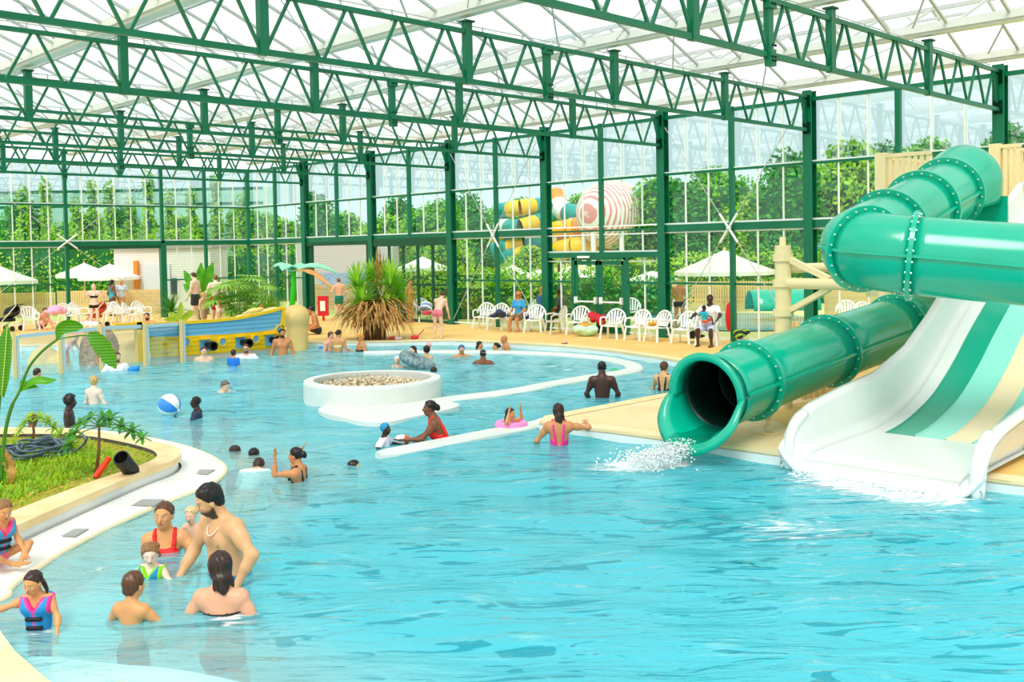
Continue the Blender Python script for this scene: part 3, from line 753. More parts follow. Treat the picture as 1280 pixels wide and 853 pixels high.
# ---- lower tube: rises along +X from the pool edge
lt = thing('tube_slide', 'lower sea green tube slide with scooped mouth pouring water into the pool', 'water slide', (11.4, 7.8, 0))
def LP(x): return np.array([x, 7.78 - .0 * x - .012 * max(0, x - 15) ** 2, .70 + (x - 11.5) * .093])
def loc(q): return np.array(q) - np.array([11.4, 7.8, 0])
secs = [11.75, 12.6, 15.0, 17.4, 19.8, 22.0]
for a, b in zip(secs[:-1], secs[1:]):
    tube_section([loc(LP(x)) for x in np.linspace(a, b, 6)], RT, lt)
for x in secs[1:5]: flange(loc(LP(x)), LP(x + .1) - LP(x - .1), RT, lt)
MB().tube([loc(LP(21.9)), loc(LP(21.98))], RT + .02, 30).build('light_stop', mat('dark light stop', '#04261f', .8), lt)  # unseen dark disc added to keep light out of the tube
# mouth: upper hood rim and longer flared lower lip
def lerp(a, b, t): return a + (b - a) * t
t_ = LP(12) - LP(11.5); t_ /= np.linalg.norm(t_); s_ = np.cross(t_, [0, 0, 1.]); s_ /= np.linalg.norm(s_); u_ = np.cross(s_, t_)
c0 = loc(LP(11.75))
um = MB(); rows = []
for ax, rr in ((0, RT), (-.22, RT), (-.25, RT + .02), (-.25, RT + .1), (-.22, RT + .1)):
    rows.append([c0 + t_ * ax + rr * (math.cos(a) * s_ + math.sin(a) * u_) for a in np.linspace(-.08, math.pi + .08, 28)])
um.grid(rows).build('upper_lip', TUBE, lt, smooth=True, solid=.02)
lm = MB(); rows = []
for f, rr, dz in ((0, RT, 0), (.4, RT + .02, 0), (.75, RT + .05, 0), (1.0, RT + .09, 0), (1.03, RT + .13, 0), (1.03, RT + .2, 0), (.97, RT + .2, 0)):
    row = []
    for a in np.linspace(math.pi, 2 * math.pi, 36):
        k = abs(math.sin(a)); ln = .24 + .52 * k ** .8
        grow = 1 if f <= 0 else 1
        row.append(c0 - t_ * (ln * f) + (RT + (rr - RT) * (.55 + .45 * min(1, 2.2 * k))) * (math.cos(a) * s_ + math.sin(a) * u_) * grow)
    rows.append(row)
lm.grid(rows).build('lower_lip', TUBE, lt, smooth=True, solid=.02)
# water running out of the mouth
wm = mat('white splash water', '#f8fdfd', .3); N_ = wm.node_tree.nodes
_t = N_.new('ShaderNodeBsdfTransparent'); _m = N_.new('ShaderNodeMixShader'); _m.inputs[0].default_value = .35
wm.node_tree.links.new(N_['Principled BSDF'].outputs[0], _m.inputs[1]); wm.node_tree.links.new(_t.outputs[0], _m.inputs[2]); wm.node_tree.links.new(_m.outputs[0], N_['Material Output'].inputs[0])
# ---- small supports under the lower tube
def tube_foot(q, h, lab):
    t = thing('slide_support', lab, 'support', (*q, 0))
    MB().box((0, 0, .015), (.34, .34, .03)).build('base_plate', CREAM, t)
    MB().tube([(0, 0, .03), (0, 0, h - .1)], .075, 14).tube([(0, 0, h - .1), (0, 0, h)], .035, 10).build('post', CREAM, t)
    MB().box((0, .1, h + .05), (.05, .34, .16)).box((-.02, .25, h + .14), (.05, .16, .2)).build('saddle_bracket', CREAM, t)
    return t
for x, lab in ((12.95, 'short cream post under the first flange of the lower green tube'), (15.35, 'short cream post under the second flange of the lower green tube'), (17.8, 'short cream post under the third tube flange')):
    q = LP(x); tube_foot((x, q[1] - .12), q[2] - RT - .12, lab)
# ---- upper tube
ut = thing('tube_slide', 'upper green tube slide winding from the tower and crossing above the white slide', 'water slide', (13, 6.3, 0))
def uloc(q): return np.array(q, float) - np.array([13, 6.3, 0])
U = [(12.7, 1.0, 2.2), (13.3, 2.6, 2.3), (13.45, 3.8, 2.42), (13.35, 4.6, 2.5), (13.0, 5.5, 2.6), (12.85, 6.0, 2.66), (13.0, 6.3, 2.7), (13.4, 6.42, 2.76), (14.3, 6.42, 2.97), (15.46, 6.42, 3.3), (16.6, 6.5, 3.56), (17.3, 6.58, 3.72)]
U = [(12.9, 0.5, 2.15), (13.5, 2.4, 2.3), (13.5, 3.8, 2.42), (13.3, 4.7, 2.51), (12.98, 5.5, 2.6), (12.9, 5.95, 2.66), (13.05, 6.27, 2.72), (13.42, 6.4, 2.78), (14.3, 6.42, 2.98), (15.46, 6.42, 3.3), (16.6, 6.48, 3.56), (17.3, 6.55, 3.72)]
up = smooth_path(U, 10); ks = [0, 20, 40, 70, 80, 90, 100, 110]
for a, b in ((0, 40), (40, 56), (56, 80), (80, 90), (90, 100), (100, 110)):
    tube_section([uloc(q) for q in up[a:b + 1:2 if b - a > 12 else 2]] if (b - a) % 2 == 0 else [uloc(q) for q in up[a:b + 1]], RT, ut)
for k in (40, 56, 80, 90, 100): flange(uloc(up[k]), up[min(k + 1, len(up) - 1)] - up[k - 1], RT, ut, bolts=24)
# entrance hood: flared dome that meets the tower
hm = MB(); rows = []
cH = uloc(up[100])
for x, r, zo in ((0, .5, 0), (.15, .52, .0), (.35, .57, .02), (.55, .62, .03), (.72, .64, .03), (.85, .62, .0)):
    c = cH + np.array([x, .04 * x, .22 * x + zo])
    row = []
    for a in np.linspace(-.35, math.pi + .35, 30):
        sx = math.cos(a); sz = math.sin(a); row.append(c + np.array([0, -sx * r, sz * r * (1.0 if sz > 0 else 1.6)]))
    rows.append(row)
hm.grid(rows).build('entrance_hood', TUBE, ut, smooth=True, solid=.025)
MB().box(cH + np.array([.9, -.3, -.55]), (.05, .7, 1.0)).box(cH + np.array([.9, .62, -.1]), (.05, .18, .6)).build('end_panel', TUBE, ut)
# ---- big pole with arms holding the upper tube bend
bp_ = thing('slide_pole', 'tall cream steel pole with arms carrying the upper green tube bend', 'pole', (15.1, 8.62, 0))
hP = AT(1012, 306, depth_of((15.1, 8.62, 2)))[2]
MB().tube([(0, 0, 0), (0, 0, hP)], .135, 24).build('pole', CREAM, bp_, smooth=False)
m = MB(); m.box((0, 0, hP + .06), (.04, .1, .16)).build('lifting_eye', CREAM, bp_)
MB().tube([(0, 0, 2.12), (-.3, -1.15, 2.12), (-.45, -1.75, 2.1)], .09, 16).box((-.47, -1.78, 2.1), (.25, .08, .3)).build('arm', CREAM, bp_)
MB().bar((.02, -.05, 2.55), (-.2, -.95, 2.2), .09).build('arm_brace', CREAM, bp_)
MB().bar((.02, -.05, 1.62), (-.22, -.95, 2.05), .09).build('arm_brace', CREAM, bp_)
MB().tube([(.1, 0, 2.36), (.5, -1.2, 2.4), (.6, -2.0, 2.45)], .08, 14).build('arm', CREAM, bp_)
for z in (2.55, 2.12, 1.62): MB().lathe([(.14, -.06), (.17, -.06), (.17, .06), (.14, .06)], (0, 0, z), 20).build('collar', CREAM, bp_)
MB().box((-.25, -1.5, 2.36), (.3, .08, .4)).build('saddle_bracket', CREAM, bp_)
o = tag(MB().tube([(18.2, 8.25, 0), (18.2, 8.25, 2.95)], .13, 20).build('slide_pole', CREAM), 'cream steel column under the slide tower, behind the lower tube', 'pole')
# ---- white multi lane slide along X, 2.25 m wide
sl = thing('wave_slide', 'wide white open slide with green, mint and beige lanes ending over the pool', 'water slide', (11.5, 4.2, 0))
YA, YZ = 4.22, 6.5
prof = [(11.5, -.06), (11.54, -.02), (11.6, .015), (11.7, .04), (11.85, .06), (12.2, .075), (12.9, .09), (13.5, .1), (14.0, .15), (14.6, .28), (15.2, .48), (15.9, .85), (16.6, 1.3), (17.5, 1.82), (18.5, 2.36), (19.6, 2.95), (20.4, 3.25)]
pf = smooth_path([(x, z) for x, z in prof], 5)
wl = [(11.5, -.04), (11.54, .16), (11.6, .32), (11.7, .43), (11.85, .52), (12.2, .62), (13.1, .74), (14.15, .84), (15.2, 1.14), (16.04, 1.56), (16.6, 1.9), (18.3, 2.82), (20.4, 3.87)]
wf = lambda x: float(np.interp(x, [q[0] for q in wl], [q[1] for q in wl]))
def sloc(x, y, z): return (x - 11.5, y - 4.2, z)
LANES = [(YZ - .02, YZ - .38, 'W'), (YZ - .38, YZ - .78, 'G'), (YZ - .78, YZ - 1.2, 'M'), (YZ - 1.2, YZ - 1.56, 'B'), (YZ - 1.56, YZ - 1.92, 'M'), (YZ - 1.92, YZ - 2.22, 'G')]
LM = {'W': WSLIDE, 'G': mat('green lane', '#1aa284', .25), 'M': mat('mint lane', '#8fe0cf', .25), 'B': mat('beige lane', '#f0dfb6', .3)}
for k, (y0, y1, c) in enumerate(LANES):
    rows = [[sloc(x, y0, z), sloc(x, y1, z)] for x, z in pf if x >= 13.48 or c == 'W']
    MB().grid(rows).build('lane', LM[c], sl, smooth=True)
    if k and c != 'W':
        rg = [[sloc(x, y0 + .012, z + .001), sloc(x, y0, z + .02), sloc(x, y0 - .012, z + .001)] for x, z in pf if x >= 13.48]
        MB().grid(rg).build('lane_rib', LM[c], sl, smooth=True)
rows = [[sloc(x, YZ - .38, z), sloc(x, YA + .02, z)] for x, z in pf if x <= 13.5]
MB().grid(rows).build('run_out', WSLIDE, sl, smooth=True)
for nm, yi, sg in (('side_wall', YZ, 1), ('side_wall', YA, -1)):
    rows = []
    for x, z in pf:
        h = max(wf(x), z + .02) if sg > 0 else max(z + (wf(x) - z) * .96, z + .02)
        hh = h - z
        row = [sloc(x, yi - sg * .16, z - .0), sloc(x, yi - sg * .09, z + min(.03, hh * .1)), sloc(x, yi - sg * .04, z + hh * .25), sloc(x, yi, z + hh * .9), sloc(x, yi + sg * .01, h), sloc(x, yi + sg * .10, h + .015), sloc(x, yi + sg * .13, h - .05), sloc(x, yi + sg * .11, h - .1)]
        rows.append(row if sg > 0 else row)
    MB().grid(rows).build(nm, WSLIDE, sl, smooth=True, solid=.02)
rows = []
for y in np.linspace(YA - .13, YZ + .13, 30):
    e = min((y - YA + .13), (YZ + .13 - y)) / .3; zz = -.07 + (.25 * (1 - min(1, e)) ** 2)
    rows.append([sloc(11.6, y, zz + .08), sloc(11.5, y, zz + .02), sloc(11.45, y, zz - .03), sloc(11.46, y, zz - .07), sloc(11.56, y, zz - .08)])
MB().grid(rows).build('front_lip', WSLIDE, sl, smooth=True, solid=.02)
for yi in (YZ + .03, YA - .03):
    MB().tube(smooth_path([sloc(11.56, yi, -.12), sloc(11.53, yi, .0), sloc(11.55, yi, .2), sloc(11.63, yi, .36), sloc(11.76, yi, .46), sloc(11.95, yi, .54)], 4), .065, 12).build('rounded_edge', WSLIDE, sl, smooth=True)
for x, z in ((15.6, .6), (18.6, 2.3)):
    for y in (YA + .3, YZ - .3): MB().tube([sloc(x, y, 0), sloc(x, y, z - .05)], .07, 12).build('leg', CREAM, sl)
# ---- tower platform
tw = thing('slide_tower', 'cream steel slide tower platform with slatted railings beside the glass wall', 'tower', (18.2, 6.7, 0))
def tl(x, y, z): return (x - 18.2, y - 6.7, z)
MB().box(tl(19.4, 7.55, 3.02), (2.3, 1.75, .16)).box(tl(22.3, 5.6, 3.02), (3.7, 5.8, .16)).build('platform', mat('yellow platform edge', '#f2d169', .5), tw)
MB().box(tl(18.28, 7.55, 2.86), (.1, 1.6, .16)).build('edge_beam', mat('dark beam', '#3d2a18', .6), tw)
for x, y in ((18.4, 8.3), (23.9, 8.3), (23.9, 2.9), (20.6, 8.3)): MB().box(tl(x, y, 1.48), (.16, .16, 2.94)).build('tower_post', CREAM, tw)
def rail_panel(a, b, z0, z1, nslat, post=True):
    a = np.array(a); b = np.array(b); m = MB(); ang = math.atan2(b[1] - a[1], b[0] - a[0]); L_ = np.linalg.norm(b - a); c = (a + b) / 2
    m.box(tl(c[0], c[1], z1 - .03), (L_, .06, .07), ang); m.box(tl(c[0], c[1], z0 + .1), (L_, .06, .07), ang)
    for k in range(nslat):
        q = a + (b - a) * (k + .5) / nslat; m.box(tl(q[0], q[1], (z0 + z1) / 2), (L_ / nslat * .62, .03, z1 - z0 - .1), ang)
    o = m.build('railing', CREAM, tw)
    if post: MB().box(tl(a[0], a[1], (z0 + z1) / 2), (.2, .16, z1 - z0 + .06), ang).build('railing_post', CREAM, tw)
rail_panel((18.15, 8.28), (18.15, 7.35), 3.1, 4.42, 8)
rail_panel((18.15, 8.35), (20.4, 8.35), 3.1, 4.42, 14, False)
rail_panel((20.4, 7.02), (20.4, 6.55), 3.1, 4.62, 4)
rail_panel((20.4, 6.9), (21.6, 6.9), 3.1, 4.62, 8, False)
rail_panel((20.45, 2.8), (23.8, 2.8), 3.1, 4.5, 16)
rail_panel((23.9, 2.9), (23.9, 8.3), 3.1, 4.5, 30, False)
# ---- foam splashes at the exits (thrown water)
sp_ = MB(); rnd = random.Random(4)
for k in range(2600):
    t = rnd.random() ** .8; c = np.array([11.05, 7.8, .0]) * (1 - t) + np.array([10.45, 8.15, WZ]) * t; sg = .07 + .16 * t
    q = c + np.array([rnd.gauss(0, sg), rnd.gauss(0, sg), abs(rnd.gauss(0, .06)) + .05 * (1 - t)]); q[2] = max(q[2], WZ)
    r = rnd.uniform(.003, .013); sp_.sphere(q, (r * 1.3, r * 1.3, r), 6, 4)
tag(sp_.build('splash', wm, smooth=True), 'white water gushing from the mouth of the lower green tube', 'splash', kind='stuff')
o = MB(); rows = []
for k in range(8):
    t = k / 7; x = 11.75 - .75 * t; zc = LP(max(x, 11.0))[2] - RT + .02 - (.06 * t)
    rows.append([(x, 7.78 + y, zc + .6 * y * y) for y in np.linspace(-.3, .3, 7)])
tag(o.grid(rows).build('water_sheet', glass_mat('thin water', (.8, .97, .95), .12, 1.0), smooth=True), 'thin sheet of water running out of the lower tube mouth', 'water', kind='stuff')
sp_ = MB(); rnd = random.Random(9); pr = []
for k in range(420):
    y = rnd.uniform(4.35, 6.4); q = (11.38 - abs(rnd.gauss(0, .1)), y, WZ + abs(rnd.gauss(0, .045))); s = rnd.uniform(.006, .02); sp_.sphere(q, s, 5, 3)
tag(sp_.build('splash', wm), 'line of white splash drops under the lip of the white slide', 'splash', kind='stuff')
# ================================================================ PLAY SHIP, GLASS PANELS, ROCKS
YS = 25.62
def PY(px, py, Y=YS):
    r = ray(px, py); t = Y / r[1]; q = r * t; return (float(q[0]), float(q[2] + CAMZ))
def face(name, pts, m, parent, y=YS, th=.06, org=(0, 0, 0)):   # polygon in the x,z plane given thickness
    P = [PY(*q, YS) for q in pts]; n = len(P)
    vs = [(x - org[0], y - org[1], z) for x, z in P] + [(x - org[0], y - org[1] + th, z) for x, z in P]
    f = [tuple(range(n)), tuple(range(2 * n - 1, n - 1, -1))] + [(i, n + i, n + (i + 1) % n, (i + 1) % n) for i in range(n)]
    b = MB().add(vs, f); o = b.build(name, m, parent)
    bm = bmesh.new(); bm.from_mesh(o.data); bmesh.ops.recalc_face_normals(bm, faces=bm.faces); bm.to_mesh(o.data); bm.free(); return o
so_ = (*[PY(290, 440)[0]], YS, 0); O3 = (so_[0], YS, 0)
ship = thing('play_ship', 'blue and yellow wooden play ship side with portholes and black cannon openings', 'play structure', O3)
def plank_mat(nm, c, c2):
    m = mat(nm, c, .45); N = m.node_tree.nodes; L = m.node_tree.links
    t = N.new('ShaderNodeTexCoord'); wv = N.new('ShaderNodeTexWave'); wv.bands_direction = 'Z'; wv.inputs['Scale'].default_value = 2.6; wv.inputs['Distortion'].default_value = .3
    cr = N.new('ShaderNodeValToRGB'); cr.color_ramp.elements[0].color = rgba(c2); cr.color_ramp.elements[1].color = rgba(c); cr.color_ramp.elements[1].position = .18
    L.new(t.outputs['Object'], wv.inputs['Vector']); L.new(wv.outputs['Color'], cr.inputs[0]); L.new(cr.outputs[0], N['Principled BSDF'].inputs['Base Color']); return m
PB = plank_mat('blue planks', '#6db6de', '#4a8db4'); PYL = plank_mat('yellow planks', '#ffce08', '#d9a400')
face('upper_planks', [(183, 407), (230, 404.5), (270, 402), (300, 398.5), (325, 393.5), (340, 390), (353.5, 386), (354.5, 394), (352, 404), (350, 411), (330, 414), (290, 417.5), (228, 420.5), (183, 421.5)], PB, ship, org=O3)
face('lower_planks', [(183, 421.5), (228, 420.5), (290, 417.5), (330, 414), (350, 411), (348, 432), (346, 435), (300, 439.5), (228, 445.5), (190, 447), (186, 435)], PYL, ship, org=O3)
face('base_plinth', [(187, 447), (228, 445.5), (300, 439.5), (346, 435), (348, 446), (300, 456), (228, 466), (187, 468)], mat('pale plaster base', '#eedfce', .6, noise=.08), ship, y=YS + .05, org=O3)
tr_ = MB(); top = [(183, 406), (230, 403.5), (270, 401), (300, 397.5), (325, 392.5), (340, 389), (355, 384.5)]
P3 = [PY(*q) for q in top]
for a, b in zip(P3[:-1], P3[1:]): tr_.bar((a[0] - O3[0], .02, a[1]), (b[0] - O3[0], .02, b[1]), .12, .08)
tr_.build('top_rail', YELLOW, ship)
a, b = PY(354.5, 386), PY(349, 436); MB().bar((a[0] - O3[0], -.01, a[1]), (b[0] - O3[0], -.01, b[1]), .1, .1, (0, 1, 0)).build('stem_post', YELLOW, ship)
def disc(r, y0, y1, n=20): return [(r * math.cos(2 * math.pi * k / n), y, r * math.sin(2 * math.pi * k / n)) for y in (y0, y1) for k in range(n)]
def porthole(px, py, r):
    c = PY(px, py); m = MB(); n = 22; rows = []
    for rr, y in ((r * .78, -.02), (r * .8, -.06), (r, -.06), (r, .0)): rows.append([(c[0] - O3[0] + rr * math.cos(t), y, c[1] + rr * math.sin(t)) for t in np.linspace(0, 2 * math.pi, n)])
    o = m.grid(rows).build('porthole', YELLOW, ship)
    MB().add([(c[0] - O3[0] + r * .8 * math.cos(2 * math.pi * k / n), -.025, c[1] + r * .8 * math.sin(2 * math.pi * k / n)) for k in range(n)], [tuple(range(n))]).build('porthole_pane', SKYBLUE, o)
for px, py in ((231.5, 428), (277.5, 427.5), (319, 424)): porthole(px, py, .13 if px > 240 else .15)
porthole(349, 412.5, .15)
for px, py in ((257, 431.5), (301.5, 428), (338, 424.8)):
    c = PY(px, py); x, z = c[0] - O3[0], c[1]
    h = MB().box((x - .04, -.025, z + .0), (.3, .02, .34)).build('gun_hatch', SKYBLUE, ship)
    MB().box((x - .03, -.1, z + .19), (.36, .2, .05)).build('hatch_lid', YELLOW, h)
    g = MB(); n = 20; rows = []
    for rr, y in ((.09, 0), (.1, -.3), (.135, -.32), (.135, -.4), (.09, -.4), (.08, -.2)): rows.append([(x + .03 + rr * math.cos(t), y, z + rr * math.sin(t) - .01) for t in np.linspace(0, 2 * math.pi, n)])
    g.grid(rows).add([(x + .03 + .085 * math.cos(2 * math.pi * k / n), -.22, z - .01 + .085 * math.sin(2 * math.pi * k / n)) for k in range(n)], [tuple(range(n))]).build('cannon', BLACK, ship, smooth=False)
# ---- sand plaster pillar at the bow
pb = AT(372, 437, depth_of((16.55, 25.75, 0)))
r_ = .34; zt = AT(372, 382, depth_of((pb[0], pb[1], 1)))[2]
V, Q = sdf_mesh([cap((pb[0], pb[1], -1.2), (pb[0], pb[1], zt - .3), r_, r_ * .93), ell((pb[0] - .06, pb[1], zt - .34), (.34, .36, .34)), ell((pb[0] + .08, pb[1], zt - .36), (.3, .34, .32))], .05, k=.12)
tag(np_obj('plaster_pillar', V, Q, SAND), 'tall rounded sand coloured plaster pillar at the bow of the play ship', 'pillar')
# ---- plastic palm on the pillar
cp = (pb[0], pb[1], zt - .02); pt = thing('plastic_palm', 'bright green plastic palm tree prop standing on the sand coloured pillar', 'palm prop', cp)
top = AT(367, 337, depth_of(cp)) - np.array(cp); bot = AT(365, 383, depth_of(cp)) - np.array(cp)
MB().tube([(bot[0], bot[1], -.05), bot * .4 + top * .6 + np.array([.03, 0, 0]), top], [.085, .075, .06], 12).build('trunk', mat('bright green plastic', '#2bd80f', .3), pt, smooth=True)
PLV2 = mat('pale mint plastic leaf', '#8fe0b8', .4); PLO = mat('pale orange plastic leaf', '#f0a868', .4)
def flat_leaf(dirv, L_, w, droop, m_, lift=.1):
    mb = MB(); rows = []; d = np.array(dirv, float); d /= np.linalg.norm(d); sd = np.cross(d, [0, 0, 1.])
    for i in range(9):
        t = i / 8; p = top + d * L_ * t + np.array([0, 0, lift * math.sin(t * 2) - droop * t * t]); ww = w * math.sin(math.pi * min(1, .15 + .85 * t)) ** .7 * (.82 if i % 2 else 1)
        rows.append([p - sd * ww + np.array([0, 0, -.35 * ww]), p, p + sd * ww + np.array([0, 0, -.35 * ww])])
    mb.grid(rows).build('leaf', m_, pt, solid=.03)
flat_leaf(VR, 1.35, .32, .5, PLV2, .35); flat_leaf(-VR, .65, .3, .2, PLV2, .3); flat_leaf(VF + .3 * VR, .8, .3, .3, PLV2, .3); flat_leaf(VR * .95 - VF * .3, 1.25, .26, .75, PLO, .2); flat_leaf(-VF - VR * .4, .6, .25, .3, PLV2, .3)
# ---- sand rock and animal on the terrace behind the ship
def blob(name, lab, cat, prims, h, m, k=.1, group=None, col=None):
    V, Q = sdf_mesh(prims, h, k=k); o = np_obj(name, V, Q, m, None, col); return tag(o, lab, cat, group)
q = AT(322, 390, 31.5)
blob('sand_rock', 'low sand coloured moulded rock behind the rail of the play ship', 'rock', [ell(q + np.array([0, 0, -.28]), (.5, .4, .4)), ell(q + VR * .5 + np.array([0, 0, -.25]), (.5, .4, .4)), ell(q - VR * .5 + np.array([0, 0, -.42]), (.4, .4, .35))], .06, SAND)
q = AT(318, 389, 31.0); bird = blob('parrot_prop', 'small yellow and white moulded parrot figure lying on the sand rock', 'prop', [ell(q, (.2, .14, .1)), ell(q + VR * .2 + np.array([0, 0, .06]), (.09, .08, .08)), cap(q - VR * .15, q - VR * .38 - np.array([0, 0, .1]), .06, .03)], .025, mat('cream yellow resin', '#f6d67a', .5), k=.06)
MB().sphere(q + VR * .22 + np.array([0, 0, .14]), (.07, .05, .03)).build('crest', mat('red resin', '#d8382e', .5), bird)
# ---- sand mounds in the paddling pool, seen through the panels
for k, (px, py, s, lab) in enumerate(((168, 452, .62, 'rounded sand coloured mound behind the glass panel left of the ship'), (56, 462, .48, 'low sand coloured mound behind the left glass panels'))):
    q = AT(px, py, 27.6); q[2] = -.1
    blob('sand_mound', lab, 'mound', [ell(q + np.array([0, 0, -.2]), (s, s * .7, s * 1.3)), ell(q + VR * .4 + np.array([0, 0, -.3]), (s * .8, s * .6, s))], .06, SAND)
q = AT(120, 436, 27.2); q[2] = -.2
blob('brick_mound', 'brown brick textured moulded rock behind the glass panel', 'rock', [ell(q + VR * .25, (.42, .4, 1.05)), ell(q - VR * .1 + np.array([0, 0, .2]), (.35, .35, .8))], .05, mat('brown brick', '#c99a74', .7, color2='#8f6647', nscale=14))
q = AT(160, 412, 27.0)
spout = thing('water_spout', 'yellow square water spout arm beside the left end of the ship', 'water spout', (q[0], q[1], 0))
MB().box((0, 0, q[2] + .08), (.8, .2, .2)).box((.32, 0, q[2] - .45), (.22, .2, 1.3)).build('arm', YELLOW, spout)
# ---- glass panels with posts
GLP = glass_mat('panel glass', (.9, .97, 1.0), .22, .8)
PANPOST = mat('grey blue aluminium', '#b4cdd6', .4); PANW = mat('tan timber strip', '#f3d08c', .5)
pxs = [-130, 20, 77, 128, 182.5, 228]; topy = {-130: 428, 20: 420, 77: 414.5, 128: 409.5, 182.5: 407, 228: 404}
for i, px in enumerate(pxs):
    x, zt_ = PY(px, topy[px], YS - .12)
    o = thing('panel_post', 'grey blue post with tan timber strip, ' + ['far left of the glass panels', 'left end of the visible glass panels', 'beside the drooping banana leaf', 'behind the drooping banana leaf', 'at the left edge of the yellow ship', 'where the glass meets the ship'][i], 'post', (x, YS - .12, WZ - .4), group='posts of the glass pool panels')
    MB().box((.03, 0, (zt_ - WZ + .4) / 2), (.065, .065, zt_ - WZ + .4)).build('post', PANPOST, o)
    MB().box((-.05, .0, (zt_ + .1 - WZ + .4) / 2), (.08, .05, zt_ + .1 - WZ + .4)).build('timber_strip', PANW, o)
    if i < len(pxs) - 1:
        x2, z2 = PY(pxs[i + 1], topy[pxs[i + 1]], YS - .12)
        pn = thing('glass_panel', ['leftmost clear glass pool panel', 'clear glass pool panel behind the upright banana leaf', 'clear glass panel in front of the paddling girl', 'clear glass panel with a sand mound behind', 'clear glass panel covering the left end of the ship'][i] + ', under a grey rail', 'glass panel', ((x + x2) / 2, YS - .12, 0), group='glass pool panels')
        xm = (x + x2) / 2
        MB().add([(x + .1 - xm, 0, WZ - .3), (x2 - .14 - xm, 0, WZ - .3), (x2 - .14 - xm, 0, z2 - .05), (x + .1 - xm, 0, zt_ - .05)], [(0, 1, 2, 3)]).build('pane', GLP, pn)
        MB().bar((x + .08 - xm, 0, zt_ - .02), (x2 - .14 - xm, 0, z2 - .02), .06, .09).build('rail', PANPOST, pn)
# ================================================================ PLANTS
def blade(name, m, parent, pts, ws, nrm, org, fold=.2, wave=0):
    """leaf blade along a world path; nrm = approximate face normal"""
    P = smooth_path(pts, 5); W = np.interp(np.linspace(0, 1, len(P)), np.linspace(0, 1, len(ws)), ws); nrm = np.array(nrm, float); rows = []
    for i, q in enumerate(P):
        t = P[min(i + 1, len(P) - 1)] - P[max(i - 1, 0)]; s = np.cross(t, nrm); s /= np.linalg.norm(s) + 1e-9; nn = np.cross(s, t); nn /= np.linalg.norm(nn) + 1e-9
        j = wave * math.sin(i * 2.1); q = q - org
        rows.append([q - s * W[i] * (1 + j) + nn * W[i] * fold, q - s * W[i] * .5 + nn * W[i] * fold * .35, q, q + s * W[i] * .5 + nn * W[i] * fold * .35, q + s * W[i] * (1 - j) + nn * W[i] * fold])
    return MB().grid(rows).build(name, m, parent, smooth=True)
def vein_mat(nm, c1, c2, sc):
    m = mat(nm, c1, .3, trans=.25); N = m.node_tree.nodes; L = m.node_tree.links
    t = N.new('ShaderNodeTexCoord'); wv = N.new('ShaderNodeTexWave'); wv.bands_direction = 'Z'; wv.inputs['Scale'].default_value = sc; wv.inputs['Distortion'].default_value = .6
    cr = N.new('ShaderNodeValToRGB'); cr.color_ramp.elements[0].color = rgba(c1); cr.color_ramp.elements[1].color = rgba(c2)
    L.new(t.outputs['Object'], wv.inputs['Vector']); L.new(wv.outputs['Color'], cr.inputs[0]); L.new(cr.outputs[0], N['Principled BSDF'].inputs['Base Color']); return m
VLEAF = vein_mat('ribbed leaf', '#2f8216', '#6cae22', 9)
STEM = mat('green stem', '#4f8a2a', .4, noise=.3)
# ---- bird of paradise plant at the left edge
D = 11.6
base = G(1, 606, .1); bd = depth_of(base)
t = thing('banana_plant', 'large leaved green plant at the left edge with one upright and one drooping leaf', 'plant', base)
def w(x, y, d=None): return AT(x, y, d or bd)
MB().tube([q - base for q in smooth_path([base, w(6, 545), w(14, 510), w(24, 490), w(36, 460), w(52, 440), w(72, 424)], 5)], [.022] * 12 + [.016] * 19, 8).build('stem', STEM, t, smooth=True)
MB().tube([q - base for q in smooth_path([base, w(-4, 550), w(-1, 500), w(2, 492)], 5)], .024, 8).build('stem', STEM, t, smooth=True)
blade('leaf', VLEAF, t, [w(2, 496), w(4, 475), w(6, 450), w(8, 425), w(9, 405)], [.05, .1, .118, .1, .01], -VF - .35 * VR, base, .12)
MB().tube([q - base for q in smooth_path([w(2, 496, bd - .02), w(6, 450, bd - .03), w(9, 408, bd - .02)], 5)], .006, 6).build('midrib', mat('pale midrib', '#b9d860', .4), t)
blade('leaf', VLEAF, t, [w(72, 425), w(84, 423), w(98, 421), w(109, 420)], [.02, .03, .035, .03], (0, 0, 1), base, .5)
blade('leaf', VLEAF, t, [w(72, 424), w(77, 412), w(86, 408), w(97, 408), w(104, 409)], [.02, .07, .08, .06, .02], -VF, base, .3)
blade('leaf', VLEAF, t, [w(110, 418), w(120, 424), w(130, 436), w(138, 449), w(145, 461)], [.03, .09, .1, .085, .01], -VF + .3 * np.array([0, 0, 1]), base, .25, .12)
blade('leaf', LEAF, t, [w(24, 490), w(36, 481), w(48, 476), w(60, 477), w(70, 475)], [.02, .05, .05, .045, .01], -VF + np.array([0, 0, .6]), base, .3)
blade('leaf', LEAF, t, [w(22, 491), w(32, 486), w(42, 484), w(47, 485)], [.01, .035, .03, .01], -VF + np.array([0, 0, 1]), base, .3)
blade('leaf', LEAF, t, [w(27, 486), w(29, 478), w(31, 470)], [.02, .035, .01], -VF, base, .3)
blade('dry_leaf', DRY, t, [w(4, 560), w(10, 575), w(15, 590), w(12, 607)], [.02, .07, .06, .01], -VF, base, .3, .3)
blade('leaf', VLEAF, t, [w(-2, 560), w(2, 580), w(6, 600)], [.03, .08, .02], -VF, base, .3)
